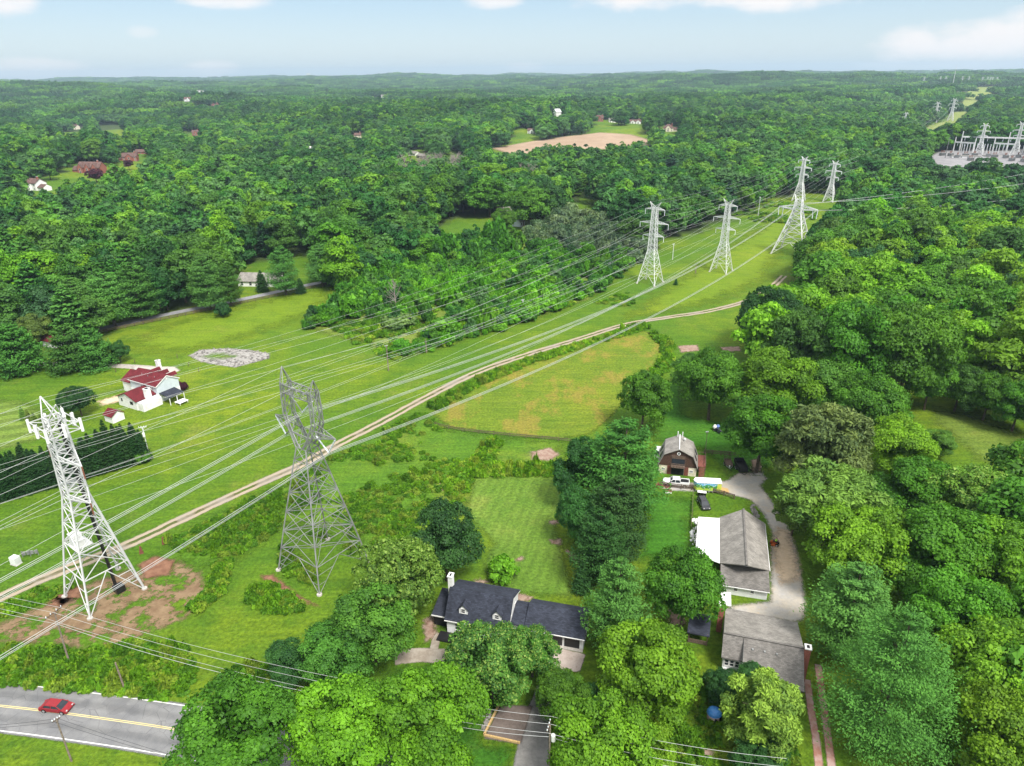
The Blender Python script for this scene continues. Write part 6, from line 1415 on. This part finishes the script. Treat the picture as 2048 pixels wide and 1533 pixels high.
far_house(1336, 263, 15, 11, 5.5, 4.5, -12, 'cream', 'roof_brown', 'hipped brown roofed house right of the ploughed field', 1, True, wing=(1, 8, 3))
far_house(828, 311, 12, 9, 3, 2.4, -35, 'white', 'roof_grey', 'pale outbuilding in the small clearing left of the ploughed field', 0, chim=False)
far_house(846, 316, 16, 8, 3, 2.2, -50, 'greywood', 'roof_grey', 'grey shed roof right of the pale outbuilding in the small clearing', 0, chim=False)
far_house(620, 300, 12, 8, 3, 2, 5, 'white', 'roof_white', 'white flat roof among the trees in mid wood', 0, chim=False)
far_house(1036, 452, 6, 6.5, 3.4, 2.6, 62, 'siding_blue', 'roof_grey', 'small pale house at the right end of the far lawn', 0)
far_house(1008, 428, 9, 6, 3, 2, 12, 'white', 'roof_grey', 'white roofed house behind the tree at the far lawn', 0, chim=False)
far_house(528, 568, 20, 10, 3, 2.6, -6, 'white', 'roof_grey', 'long grey roofed farmhouse behind pines by the left lane', 0)
far_house(1850, 182, 26, 14, 5, 4, 10, 'white', 'roof_white', 'white building left of the radio mast', 0, chim=False)
far_house(1908, 177, 42, 24, 6, 4, 0, 'white', 'roof_white', 'wide white shed at the foot of the radio mast', 0, chim=False)
for i, x in enumerate((4, 14, 26, 38, 52, 66)): far_house(x, 163 + (i % 2) * 2, 60, 25, 9, 5, 5, 'white', 'roof_white', 'pale hazy building on the ridge at the far left', 0, chim=False, group='pale buildings on the far left ridge')
for i, (x, y) in enumerate(((610, 153), (617, 153))): far_house(x, y, 70, 40, (30, 60)[i], 1, 0, 'cream', 'roof_grey', ('hazy block on the horizon left of centre', 'hazy tower block on the horizon left of centre')[i], 0, chim=False)

# ------------------------------------------------------------------ vehicles
def wheels(root, xs, y, r=.36, w=.24):
    for x in xs:
        for s in (-1, 1):
            wl = MB().tube([(x, s * (y - w / 2), r), (x, s * (y + w / 2), r)], r, 16).build('wheel', M['tyre'], root); MB().tube([(x, s * (y + w / 2), r), (x, s * (y + w / 2 + .02), r)], r * .6, 12).build('rim', M['rim'], wl)
def car(name, loc, rz, label, paint, L=4.7, Wd=1.82, H=1.45, cab=(-1.35, .95), cat='car'):
    r = empty(name, (*loc, 0), rz, label, cat); l = L / 2; w = Wd / 2
    prof = [(-l, .42), (-l + .05, .78), (-l + .5, .92), (cab[0] - .3, .95), (cab[1] + .45, .93), (l - .35, .78), (l, .58), (l - .02, .36), (-l + .1, .34)]
    mb = MB(); n = len(prof); ys = [(-w, .0), (-w + .03, .0), (w - .03, .0), (w, .0)]
    b = len(mb.v)
    for y, k in ((-w + .08, .94), (-w, 1.0), (w, 1.0), (w - .08, .94)):
        for x, z in prof: mb.v.append((x * (1 if abs(y) == w else .97), y if abs(y) == w else y, z if abs(y) == w else (z + (.03 if z > .6 else 0))))
    # outer skin: side rings inset for the shoulder
    mb.v = [(x, y * (1.0), z) for x, y, z in mb.v]
    order = [1, 0, 3, 2]
    rings = [[b + k * n + i for i in range(n)] for k in order]
    mb.f.append(tuple(reversed(rings[0]))); mb.m.append(0)
    for a, c in ((0, 1), (1, 2), (2, 3)):
        for i in range(n): mb.f.append((rings[a][i], rings[a][(i + 1) % n], rings[c][(i + 1) % n], rings[c][i])); mb.m.append(0)
    mb.f.append(tuple(rings[3])); mb.m.append(0)
    mb.build('body', M[paint], r)
    c0, c1 = cab; gh = MB(); wt = w - .22
    gh.hexa([(c0 - .45, -w + .06, .93), (c1 + .55, -w + .06, .92), (c1 + .55, w - .06, .92), (c0 - .45, w - .06, .93)], [(c0 + .1, -wt, H - .06), (c1 - .35, -wt, H - .05), (c1 - .35, wt, H - .05), (c0 + .1, wt, H - .06)])
    gh.build('window_glass', M['glass'], r)
    MB().hexa([(c0 + .02, -wt - .03, H - .09), (c1 - .28, -wt - .03, H - .08), (c1 - .28, wt + .03, H - .08), (c0 + .02, wt + .03, H - .09)], [(c0 + .16, -wt + .06, H), (c1 - .45, -wt + .06, H + .01), (c1 - .45, wt - .06, H + .01), (c0 + .16, wt - .06, H)]).build('roof_panel', M[paint], r)
    mb = MB()
    for s in (-1, 1):
        for (xb, xt) in ((c0 - .42, c0 + .12), (c1 + .52, c1 - .37), ((c0 + c1) / 2, (c0 + c1) / 2 - .05)): mb.beam((xb, s * (w - .05), .93), (xt, s * (wt + .01), H - .05), .09)
    mb.build('pillars', M[paint], r)
    wheels(r, (-l + .85, l - .85), w - .08)
    for s in (-1, 1):
        MB().box(l - .25, l - .08, s * (w - .3) - .12, s * (w - .3) + .12, .6, .72).build('headlight', M['lamp_clear'], r); MB().box(-l + .0, -l + .1, s * (w - .25) - .13, s * (w - .25) + .13, .66, .82).build('tail_light', M['lamp_red'], r)
        MB().box(c1 + .15, c1 + .35, s * (w + .02) - .08, s * (w + .02) + .08, .92, 1.04).build('wing_mirror', M[paint], r)
    return r
v0 = G2(84, 1421); v1 = G2(146, 1421); mid = G2(115, 1419)
car('red_car', mid, math.radians(-8), 'red car driving along the asphalt road', 'carred')
g = G2(1407, 1012); car('dark_car', g, math.radians(-87), 'dark estate car parked on the grass below the wooden fence', 'cardark', 4.6, 1.8, 1.6, (-1.8, .8))
# pickup
a, bq = G2(1325, 968), G2(1378, 973); m = (a + bq) / 2; rz = math.radians(168.5)
p = empty('pickup_truck', (m[0], m[1], 0), rz, 'white crew-cab pickup parked nose-left in front of the gambrel barn', 'pickup truck')
mb = MB(); mb.hexa([(-3.0, -.98, .55), (3.0, -.98, .55), (3.0, .98, .55), (-3.0, .98, .55)], [(-3.0, -.98, 1.22), (2.9, -.95, 1.15), (2.9, .95, 1.15), (-3.0, .98, 1.22)]); mb.build('body', M['carwhite'], p)
MB().hexa([(1.2, -.9, 1.13), (2.85, -.88, 1.12), (2.85, .88, 1.12), (1.2, .9, 1.13)], [(1.25, -.82, 1.3), (2.7, -.78, 1.2), (2.7, .78, 1.2), (1.25, .82, 1.3)]).build('bonnet', M['carwhite'], p)
MB().hexa([(-.95, -.94, 1.2), (1.45, -.94, 1.2), (1.45, .94, 1.2), (-.95, .94, 1.2)], [(-.8, -.78, 1.86), (.75, -.78, 1.88), (.75, .78, 1.88), (-.8, .78, 1.86)]).build('window_glass', M['glass'], p)
cb = MB(); cb.hexa([(-.88, -.82, 1.84), (.82, -.82, 1.86), (.82, .82, 1.86), (-.88, .82, 1.84)], [(-.8, -.72, 1.95), (.7, -.72, 1.96), (.7, .72, 1.96), (-.8, .72, 1.95)])
for s in (-1, 1):
    for xb, xt in ((-.95, -.82), (1.45, .76), (.2, .12)): cb.beam((xb, s * .93, 1.2), (xt, s * .79, 1.86), .12)
cb.build('cab_roof', M['carwhite'], p)
MB().box(-2.9, -1.05, -.8, .8, 1.205, 1.235).build('cargo_bed', M['black'], p); mb = MB()
for bx in ((-2.98, -1.0, -.98, -.82), (-2.98, -1.0, .82, .98), (-3.0, -2.88, -.82, .82)): mb.box(*bx, 1.2, 1.42)
mb.build('bed_wall', M['carwhite'], p)
mb = MB(); mb.beam((-1.0, -.9, 1.4), (-1.0, -.9, 1.95), .08); mb.beam((-1.0, .9, 1.4), (-1.0, .9, 1.95), .08); mb.beam((-1.0, -.9, 1.95), (-1.0, .9, 1.95), .08); mb.box(-2.4, -1.3, -.5, .5, 1.23, 1.5); mb.build('rack', M['black'], p)
wheels(p, (-1.95, 1.95), .9, .42, .28); MB().box(2.92, 3.06, -.96, .96, .5, .75).build('bumper', M['rim'], p)
for s in (-1, 1): MB().box(2.84, 2.96, s * .7 - .2, s * .7 + .2, .88, 1.08).build('headlight', M['lamp_clear'], p); MB().box(-3.03, -2.95, s * .86 - .1, s * .86 + .1, .8, 1.15).build('tail_light', M['lamp_red'], p); MB().box(1.25, 1.45, s * 1.1 - .12, s * 1.1 + .12, 1.25, 1.5).build('wing_mirror', M['black'], p)
# painted enclosed trailer with a landscape picture along its side
def wrap_mat():
    t = NT('painted_landscape_panel'); tc = t.n('ShaderNodeTexCoord').outputs['Object']; sx = t.n('ShaderNodeSeparateXYZ'); t.l(tc, sx.inputs[0]); x, z = sx.outputs[0], sx.outputs[2]
    n = t.noise(1.3, 4, .6, vec=tc); h = t.math('ADD', t.math('MULTIPLY', t.math('SUBTRACT', n, .5), 2.6), t.math('SUBTRACT', z, .35))
    c = t.mix(t.ramp(h, 1.1, 1.25), (.05, .2, .02), (.06, .3, .06)); c = t.mix(t.ramp(h, 1.45, 1.6), c, (.18, .45, .7)); c = t.mix(t.ramp(t.noise(2.6, 4, .6, vec=tc), .56, .62), c, (.7, .75, .78))
    c = t.mix(t.ramp(h, .82, .86), (.45, .62, .08), c); c = t.mix(t.ramp(x, 1.7, 1.9), c, (.62, .66, .1))
    c = t.mix(t.ramp(t.noise(3.1, 3, .6, vec=tc), .62, .66), c, (.01, .05, .04)); return t.finish(t.bsdf(c, .35, .5))
M['wrap'] = wrap_mat()
a, bq = G2(1390, 979), G2(1441, 983); m = (a + bq) / 2; rz = math.radians(-7)
tr = empty('enclosed_trailer', (m[0], m[1], 0), rz, 'enclosed trailer with a painted landscape side and white roof, hitched behind the white pickup', 'trailer')
mb = MB(); mb.prism([(-2.95, -.8), (-2.75, -1.12), (2.75, -1.12), (2.75, 1.12), (-2.75, 1.12), (-2.95, .8), (-3.35, 0)], 'z', .55, 2.5); mb.build('body', M['wrap'], tr)
MB().prism([(-2.98, -.84), (-2.77, -1.16), (2.8, -1.16), (2.8, 1.16), (-2.77, 1.16), (-2.98, .84), (-3.4, 0)], 'z', 2.5, 2.62).build('roof', M['roof_white'], tr)
MB().box(-3.0, 2.78, -1.17, -1.13, .45, .62).build('skirt', M['rim'], tr); wheels(tr, (.1, .95), 1.0, .34, .22)
MB().box(-.3, .28, -1.16, -1.12, .65, 2.2).build('side_door', M['wrap'], tr); mb = MB(); mb.beam((-3.2, 0, .5), (-4.5, 0, .55), .12); mb.build('tow_bar', M['black'], tr)
MB().hexa([(2.8, -1.0, .5), (4.7, -1.0, .05), (4.7, 1.0, .05), (2.8, 1.0, .5)], [(2.8, -1.0, .58), (4.7, -1.0, .12), (4.7, 1.0, .12), (2.8, 1.0, .58)]).build('loading_ramp', M['timber'], tr)
MB().box(-3.05, -2.9, -.7, .7, .6, 1.3).build('front_panel', M['orange'], tr)
# open trailers and the rest of the yard
def open_trailer(loc, rz, label, mat, L=4.2, wd=1.9, hs=.75):
    t = empty('flat_trailer', (*loc, 0), rz, label, 'trailer'); MB().box(-L / 2, L / 2, -wd / 2, wd / 2, .55, .65).build('bed', M[mat], t); mb = MB()
    for y in (-wd / 2, wd / 2): mb.box(-L / 2, L / 2, y - .04, y + .04, .65, .65 + hs)
    mb.box(-L / 2, -L / 2 + .08, -wd / 2, wd / 2, .65, .65 + hs); mb.build('side_board', M[mat], t)
    mb = MB(); mb.beam((L / 2, -wd / 2, .6), (L / 2 + 1.4, 0, .55), .1); mb.beam((L / 2, wd / 2, .6), (L / 2 + 1.4, 0, .55), .1); mb.build('drawbar', M[mat if mat != 'greywood' else 'galv'], t); wheels(t, (-.25, .45), wd / 2 + .14, .33, .2); return t
g = G2(1481, 938); open_trailer(g, math.radians(-92), 'black dump trailer parked at the end of the gravel turning area', 'black', 4.8, 2.1, 1.1)
g = G2(1456, 930); t = open_trailer(g, math.radians(-97), 'small wooden utility trailer with a railed back beside the black trailer', 'greywood', 3.0, 1.6, .3)
mb = MB()
for y in (-.75, 0, .75): mb.beam((-1.45, y, .65), (-1.45, y, 2.0), .08)
mb.beam((-1.45, -.8, 2.0), (-1.45, .8, 2.0), .08); mb.beam((-1.45, -.8, 1.3), (-1.45, .8, 1.3), .08); mb.build('rail_gate', M['greywood'], t); MB().tube([(2.0, 0, .5), (2.0, 0, .9)], .16, 8).build('jack', M['white'], t)
g = G2(1435, 864); bt = empty('boat_trailer', (*g, 0), math.radians(-75), 'small dark boat on a trailer with white and blue covers on the back lawn', 'boat')
mb = MB(); mb.hexa([(-1.6, -.5, .35), (1.2, -.45, .4), (1.2, .45, .4), (-1.6, .5, .35)], [(-1.7, -.85, 1.0), (2.2, -.1, 1.15), (2.2, .1, 1.15), (-1.7, .85, 1.0)]); mb.build('hull', M['cardark'], bt)
for s, mt, z in ((-.45, 'roof_white', 1.7), (.5, 'tarp_blue', 1.6)):
    MB().tube([(-.9, s, .95), (-.8, s, 1.3), (-.75, s, z), (-.72, s, z + .15)], [.55, .5, .3, .08], 10).build('cover', M[mt], bt)
wheels(bt, (-.4,), .8, .3, .18)
g = G2(1318, 910); cv = car('covered_van', g, math.radians(75), 'white van parked against the left side of the gambrel barn', 'carwhite', 4.8, 1.9, 2.0, (-1.8, 1.2), 'van')
# mower with rider
g = G2(1549, 1090); mw = empty('ride_on_mower', (*g, 0), math.radians(150), 'orange ride-on mower on the gravel lane beside the grey barn', 'mower')
MB().hexa([(-.5, -.35, .35), (.9, -.3, .35), (.9, .3, .35), (-.5, .35, .35)], [(-.5, -.35, .7), (.85, -.26, .75), (.85, .26, .75), (-.5, .35, .7)]).build('body', M['orange'], mw); MB().box(-.2, .6, -.75, .75, .12, .32).build('cutting_deck', M['orange'], mw)
MB().box(-.55, -.1, -.25, .25, .7, .78).box(-.6, -.5, -.25, .25, .75, 1.2).build('seat', M['black'], mw); wheels(mw, (-.5,), .5, .32, .25); wheels(mw, (.75,), .4, .2, .16); mb = MB(); mb.beam((.35, 0, .7), (.2, 0, 1.05), .05); mb.tube([(.2, 0, 1.05), (.19, 0, 1.09)], .18, 12); mb.build('steering_wheel', M['black'], mw)
# seated rider grown as one skin surface from joints
def rider(root_loc, rz):
    V = [(-.3, 0, .95), (-.32, 0, 1.15), (-.3, 0, 1.38), (-.28, 0, 1.5), (-.26, 0, 1.66), (-.26, 0, 1.74), (-.05, -.12, .92), (.3, -.15, .9), (.38, -.16, .45), (.52, -.16, .4), (-.05, .12, .92), (.3, .15, .9), (.38, .16, .45), (.52, .16, .4),
         (-.3, -.2, 1.42), (-.12, -.26, 1.16), (.14, -.14, 1.1), (-.3, .2, 1.42), (-.12, .26, 1.16), (.14, .14, 1.1)]
    E = [(0, 1), (1, 2), (2, 3), (3, 4), (4, 5), (0, 6), (6, 7), (7, 8), (8, 9), (0, 10), (10, 11), (11, 12), (12, 13), (2, 14), (14, 15), (15, 16), (2, 17), (17, 18), (18, 19)]
    Rr = [.15, .15, .16, .06, .1, .085, .1, .075, .055, .05, .1, .075, .055, .05, .075, .05, .04, .075, .05, .04]
    me = bpy.data.meshes.new('person'); me.from_pydata(V, E, []); o = link('person', me); o.location = root_loc; o.rotation_euler = (0, 0, rz)
    sk = o.modifiers.new('skin', 'SKIN'); o.modifiers.new('smooth', 'SUBSURF').levels = 1; o.modifiers['smooth'].render_levels = 1
    for i, r in enumerate(Rr): me.skin_vertices[0].data[i].radius = (r, r)
    me.skin_vertices[0].data[0].use_root = True
    t = NT('person_clothes'); tc = t.n('ShaderNodeTexCoord').outputs['Object']; sx = t.n('ShaderNodeSeparateXYZ'); t.l(tc, sx.inputs[0])
    c = t.mix(t.ramp(sx.outputs[2], .99, 1.0), (.03, .035, .06), (.4, .75, .05)); c = t.mix(t.ramp(sx.outputs[2], 1.52, 1.54), c, (.45, .27, .19)); c = t.mix(t.ramp(sx.outputs[0], .02, .03, 0, 1), c, t.mix(t.ramp(sx.outputs[2], 1.0, 1.02), (.03, .035, .06), (.45, .27, .19)))
    me.materials.append(t.finish(t.bsdf(c, .8, .2)))
    tag(o, 'person in a lime green top sitting on the ride-on mower', 'person')
    mb = MB(); mb.tube([(-.27, 0, 1.72), (-.27, 0, 1.8), (-.27, 0, 1.86)], [.125, .12, .04], 10); mb.box(-.2, .0, -.09, .09, 1.73, 1.76); mb.build('cap', M['black'], o)
rider((g[0], g[1], 0), math.radians(150))
# three bins, playhouse, tarp shelter, cabinets
bn = empty('wheelie_bin', (*G2(1397, 991), 0), math.radians(-12), 'dark bin with a pale lid in the row against the wooden fence', 'bin', 'bins against the wooden fence')
MB().hexa([(-.25, -.28, .05), (.25, -.28, .05), (.25, .28, .05), (-.25, .28, .05)], [(-.32, -.36, 1.0), (.32, -.36, 1.0), (.32, .36, 1.0), (-.32, .36, 1.0)]).build('body', M['black'], bn); MB().hexa([(-.34, -.4, 1.0), (.34, -.4, 1.0), (.34, .38, 1.0), (-.34, .38, 1.0)], [(-.28, -.3, 1.1), (.28, -.3, 1.1), (.28, .34, 1.12), (-.28, .34, 1.12)]).build('lid', M['roof_white'], bn)
for k in (1, 2): c = copy_tree(bn); c.location = (*G2(1397 + 6 * k, 991 + .8 * k), 0)
ph = empty('playhouse', (*G2(1427, 1437), 0), math.radians(20), 'small round-topped plastic playhouse with a bright blue roof on the grass', 'playhouse')
MB().tube([(0, 0, 0), (0, 0, .1), (0, 0, 1.1)], [.95, 1.0, 1.0], 18).build('wall', M['plastic_pink'], ph); MB().tube([(0, 0, 1.08), (0, 0, 1.15), (0, 0, 1.5), (0, 0, 1.75), (0, 0, 1.86)], [1.02, 1.1, .95, .6, .1], 18).build('roof', M['plastic_blue'], ph)
for a_ in (-1.9, -1.1): MB().box(math.cos(a_) * .97 - .18, math.cos(a_) * .97 + .18, math.sin(a_) * .97 - .1, math.sin(a_) * .97 + .1, .25, .95).build('opening', M['dark'], ph)
tp_ = empty('tarp_shelter', (*G2(1592, 1036), 0), math.radians(70), 'blue tarp shelter under the olive pine beside the gravel lane', 'tarp')
mb = MB(); mb.slab([(-1.6, -1.1, .5), (1.6, -1.1, .4), (1.6, 0, 1.9), (-1.6, 0, 2.0)], .04); mb.slab([(-1.6, 0, 2.0), (1.6, 0, 1.9), (1.5, 1.1, .3), (-1.6, 1.1, .5)], .04); mb.build('canopy', M['tarp_blue'], tp_); mb = MB()
for x in (-1.5, 1.5):
    for y in (-1.0, 1.0): mb.beam((x, y, 0), (x, y, .5), .06)
    mb.beam((x, 0, 0), (x, 0, 1.9), .06)
mb.build('frame', M['galv'], tp_)
for px, py, s, lab in ((33, 1128, 1.0, 'pale grey equipment cabinet beside the gravel track at the left edge'),):
    e = empty('equipment_cabinet', (*G2(px, py), 0), math.radians(-20), lab, 'cabinet'); MB().box(-.8, .8, -.6, .6, .1, 1.7).build('body', M['galv_light'], e); MB().box(-.9, .9, -.7, .7, 0, .1).build('base', M['concrete'], e); MB().box(-.7, -.02, -.64, -.6, .25, 1.6).build('door', M['white'], e); MB().box(.02, .7, -.64, -.6, .25, 1.6).build('door', M['white'], e)
e = empty('meter_rack', (*G2(62, 1113), 0), math.radians(15), 'dark meter rack on posts with shrubs by the cabinet at the left edge', 'meter rack'); mb = MB()
for x in (-1.4, 0, 1.4): mb.box(x - .06, x + .06, -.06, .06, 0, 1.5)
mb.box(-1.5, 1.5, -.05, .05, 1.0, 1.1); mb.build('frame', M['galv'], e)
for x in (-1.2, -.5, .2, .9): MB().box(x, x + .5, -.25, -.06, .6, 1.4).build('meter_box', M['galv'], e)
for px, py in ((283, 1107), (328, 1088)):
    e = empty('pipe_stub', (*G2(px, py), 0), .5, 'rusty upright steel stub at the edge of the dirt by the antenna pylon', 'steel stub', 'rusty stubs at the dirt circle'); mb = MB(); mb.hexa([(-.4, -.3, 0), (.4, -.3, 0), (.4, .3, 0), (-.4, .3, 0)], [(-.1, -.1, 1.7), (.15, -.1, 1.7), (.15, .1, 1.7), (-.1, .1, 1.7)]); mb.build('post', M['rust'], e)
# garden table, stones, timber edging
gt = empty('garden_table', (*G2(1450, 1345), 0), .2, 'white garden table with chairs below the bay windows of the grey roofed house', 'table'); MB().tube([(0, 0, .7), (0, 0, .76)], .6, 16).build('top', M['white'], gt)
for a_ in (0, 1.57, 3.14, 4.71): mb = MB(); mb.beam((math.cos(a_) * .4, math.sin(a_) * .4, 0), (math.cos(a_) * .4, math.sin(a_) * .4, .7), .05); mb.build('leg', M['white'], gt)
def rocks(name, pts, label, mat='stone', r=(.2, .5), cat='rock pile', group=None):
    mb = MB(); rr = random.Random(len(label))
    for x, y in pts:
        s = rr.uniform(*r); vs = []
        for sx, sy, sz in ((-1, -1, 0), (1, -1, 0), (1, 1, 0), (-1, 1, 0), (-.7, -.7, 1), (.7, -.6, 1), (.6, .7, 1), (-.6, .7, 1)): vs.append((x + s * (sx + rr.uniform(-.35, .35)), y + s * (sy + rr.uniform(-.35, .35)), s * (sz * 1.1 + rr.uniform(-.2, .2))))
        mb.hexa(vs[:4], vs[4:])
    return tag(mb.build(name, M[mat], None), label, cat, group)
def spray(poly, n): 
    w = [G2(*p) for p in poly]; w = np.array(w); q = rs.uniform(w.min(0), w.max(0), (n * 4, 2)); q = q[inpoly(q[:, 0], q[:, 1], [tuple(v) for v in w])][:n]; return q
ring = patch('stone_ring_bed', [(376, 712), (400, 700), (455, 697), (500, 700), (540, 708), (538, 718), (500, 728), (470, 736), (430, 730), (400, 724)], S_STONE, .05, .8)
q = spray([(376, 712), (400, 700), (455, 697), (500, 700), (541, 708), (538, 718), (500, 728), (470, 736), (430, 730), (400, 724)], 300)
inner = [tuple(G2(*p)) for p in ((404, 714), (425, 706), (460, 707), (476, 713), (455, 719), (420, 720))]
q = q[~inpoly(q[:, 0], q[:, 1], inner)]
rocks('stone_ring', q, 'ring of pale rubble around a grassy hollow on the field beyond the red roofed house', r=(.12, .38), cat='stone ring')
patch('hollow_grass', inner, G_ROUGH, .09, .5, margin=.5, world=True)
rocks('brush_pile', spray([(1499, 1012), (1508, 1010), (1519, 1036), (1511, 1037)], 40), 'pale pile of split logs beside the gravel lane above the grey barn', 'stone', (.12, .3), 'log pile')
rocks('rubbish_pile', spray([(1386, 1042), (1398, 1040), (1396, 1085), (1380, 1095)], 26), 'white and dark odds and ends along the left edge of the white lean-to roof', 'white', (.15, .45), 'junk pile')
rocks('log_pile', spray([(1312, 968), (1338, 966), (1338, 976), (1312, 976)], 40), 'reddish pile of cut logs at the left end of the wooden fence', 'redwood', (.15, .35), 'log pile')
sb = empty('sand_box', (*G2(1337, 985), 0), -.2, 'small white and red box on the lawn below the log pile', 'box'); MB().box(-.7, .7, -.5, .5, 0, .45).build('body', M['white'], sb); MB().box(-.72, .72, -.52, .52, .45, .55).build('lid', M['redwood'], sb)
def edge_beam(a, b_, label):
    p, q_ = G2(*a), G2(*b_); mb = MB(); mb.beam((*p, .18), (*q_, .18), .25, .36); tag(mb.build('timber_edging', M['timber'], None), label, 'timber edging')
edge_beam((968, 1472), (998, 1412), 'yellow timber edging along the left side of the brown parking patch'); edge_beam((968, 1472), (1040, 1488), 'yellow timber edging along the near side of the brown parking patch')
rocks('stone_border', spray([(962, 1462), (972, 1464), (985, 1420), (978, 1420)], 46), 'row of tan stones outside the timber edging of the parking patch', 'stone', (.12, .26))
# fences
def fence(pts, label, step=2.6, hgt_=1.2, rails=(.45, .85, 1.15), mat='greywood', r=.09):
    c = catmull([G2(*p) for p in pts], .5); d = np.concatenate([[0], np.cumsum(np.linalg.norm(np.diff(c, axis=0), axis=1))]); n = max(2, int(d[-1] / step) + 1); ps = [np.array([np.interp(t, d, c[:, 0]), np.interp(t, d, c[:, 1])]) for t in np.linspace(0, d[-1], n)]
    o = empty('fence', (ps[0][0], ps[0][1], 0), 0, label, 'fence'); o0 = ps[0]
    for k, p in enumerate(ps[:100]): x, y = p - o0; MB().box(x - r, x + r, y - r, y + r, 0, hgt_ + .1).build('post', M[mat], o)
    mb = MB()
    for a, b_ in zip(ps[:-1], ps[1:]):
        for z in rails: mb.beam((*(a - o0), z), (*(b_ - o0), z), .07, .17)
    mb.build('rails', M[mat], o); return o
fence([(196, 668), (330, 640), (480, 609), (600, 583), (668, 567)], 'dark post and rail fence along the near side of the left lane', 3.2)
fence([(1320, 972), (1352, 978), (1400, 982), (1440, 990), (1468, 999)], 'wooden rail fence between the pickup drive and the lawn', 2.2)
fence([(1386, 992), (1384, 1030), (1382, 1060)], 'thin wire fence along the right edge of the side lawn', 2.4, 1.0, (.5, .95), r=.04)
fence([(1408, 908), (1440, 911), (1475, 914)], 'low rail fence behind the two open trailers', 2.0)
fence([(870, 852), (920, 863), (1000, 872), (1090, 880), (1150, 886)], 'old rail fence along the lower edge of the tan meadow', 4.0, 1.1, (.5, .95), r=.06)
for i, (x, y) in enumerate(((232, 745), (270, 727), (355, 717), (378, 733), (398, 745))):
    p = G2(x, y); MB().box(-.07, .07, -.07, .07, 0, 1.5).build('fence_post', M['greywood'], None); o = bpy.context.scene.objects[-1] if False else bpy.data.objects[[k.name for k in bpy.data.objects if k.name.startswith('fence_post')][-1]]; o.location = (*p, 0); tag(o, 'lone dark fence post in the grass around the red roofed house', 'post', 'lone posts around the red roofed house')
# bare dead trees
def dead_tree(px, py, h, label, group=None, far=False, seed=0):
    r = random.Random(seed); g = GT(px, py) if far else G(px, py); o = empty('dead_tree', g, r.uniform(0, 6), label, 'tree', group); mb = MB(); k = h / 14
    mb.tube([(0, 0, -.2), (.1 * k, 0, h * .35), (-.1 * k, .1, h * .7), (0, .1, h)], [.32 * k, .24 * k, .15 * k, .04 * k], 7); mb.build('trunk', M['deadwood'], o); mb = MB()
    for i in range(26):
        z = h * r.uniform(.3, .95); a = r.uniform(0, 6.28); L = (h - z) * r.uniform(.3, .55) + .8 * k; e = (math.cos(a) * L, math.sin(a) * L, z + L * r.uniform(.5, 1.1)); mb.tube([(0, 0, z), (e[0] * .5, e[1] * .5, z + (e[2] - z) * .42), e], [.09 * k, .055 * k, .02 * k], 4, cap=False)
        for j in range(3): t = r.uniform(.4, .9); b0 = (e[0] * t, e[1] * t, z + (e[2] - z) * t); mb.tube([b0, (b0[0] + r.uniform(-1, 1) * k, b0[1] + r.uniform(-1, 1) * k, b0[2] + r.uniform(.3, 1.4) * k)], [.035 * k, .015 * k], 4, cap=False)
    mb.build('crown', M['deadwood'], o); return o
dead_tree(792, 628, 14, 'tall bare dead tree standing over the scrub')
for i in range(22): dead_tree(rs.uniform(805, 930), rs.uniform(368, 384), 27, 'bare grey dead tree in the grey patch of the middle wood', 'dead trees of the grey patch', True, i + 1)
for i in range(5): dead_tree(rs.uniform(1040, 1110), rs.uniform(388, 404), 25, 'bare grey dead tree right of the main grey patch in the wood', 'dead trees right of the grey patch', True, i + 30)

# ------------------------------------------------------------------ air
hz = MB().box(-16500, 16500, -400, 15500, -60, 210).build('haze', [], None); tag(hz, kind='stuff')
t = NT('haze_air'); pv = t.n('ShaderNodeVolumePrincipled'); pv.inputs['Color'].default_value = (.63, .82, 1.0, 1); pv.inputs['Density'].default_value = HAZE; pv.inputs['Anisotropy'].default_value = .25
t.l(pv.outputs[0], t.out.inputs['Volume']); hz.data.materials.append(t.m)
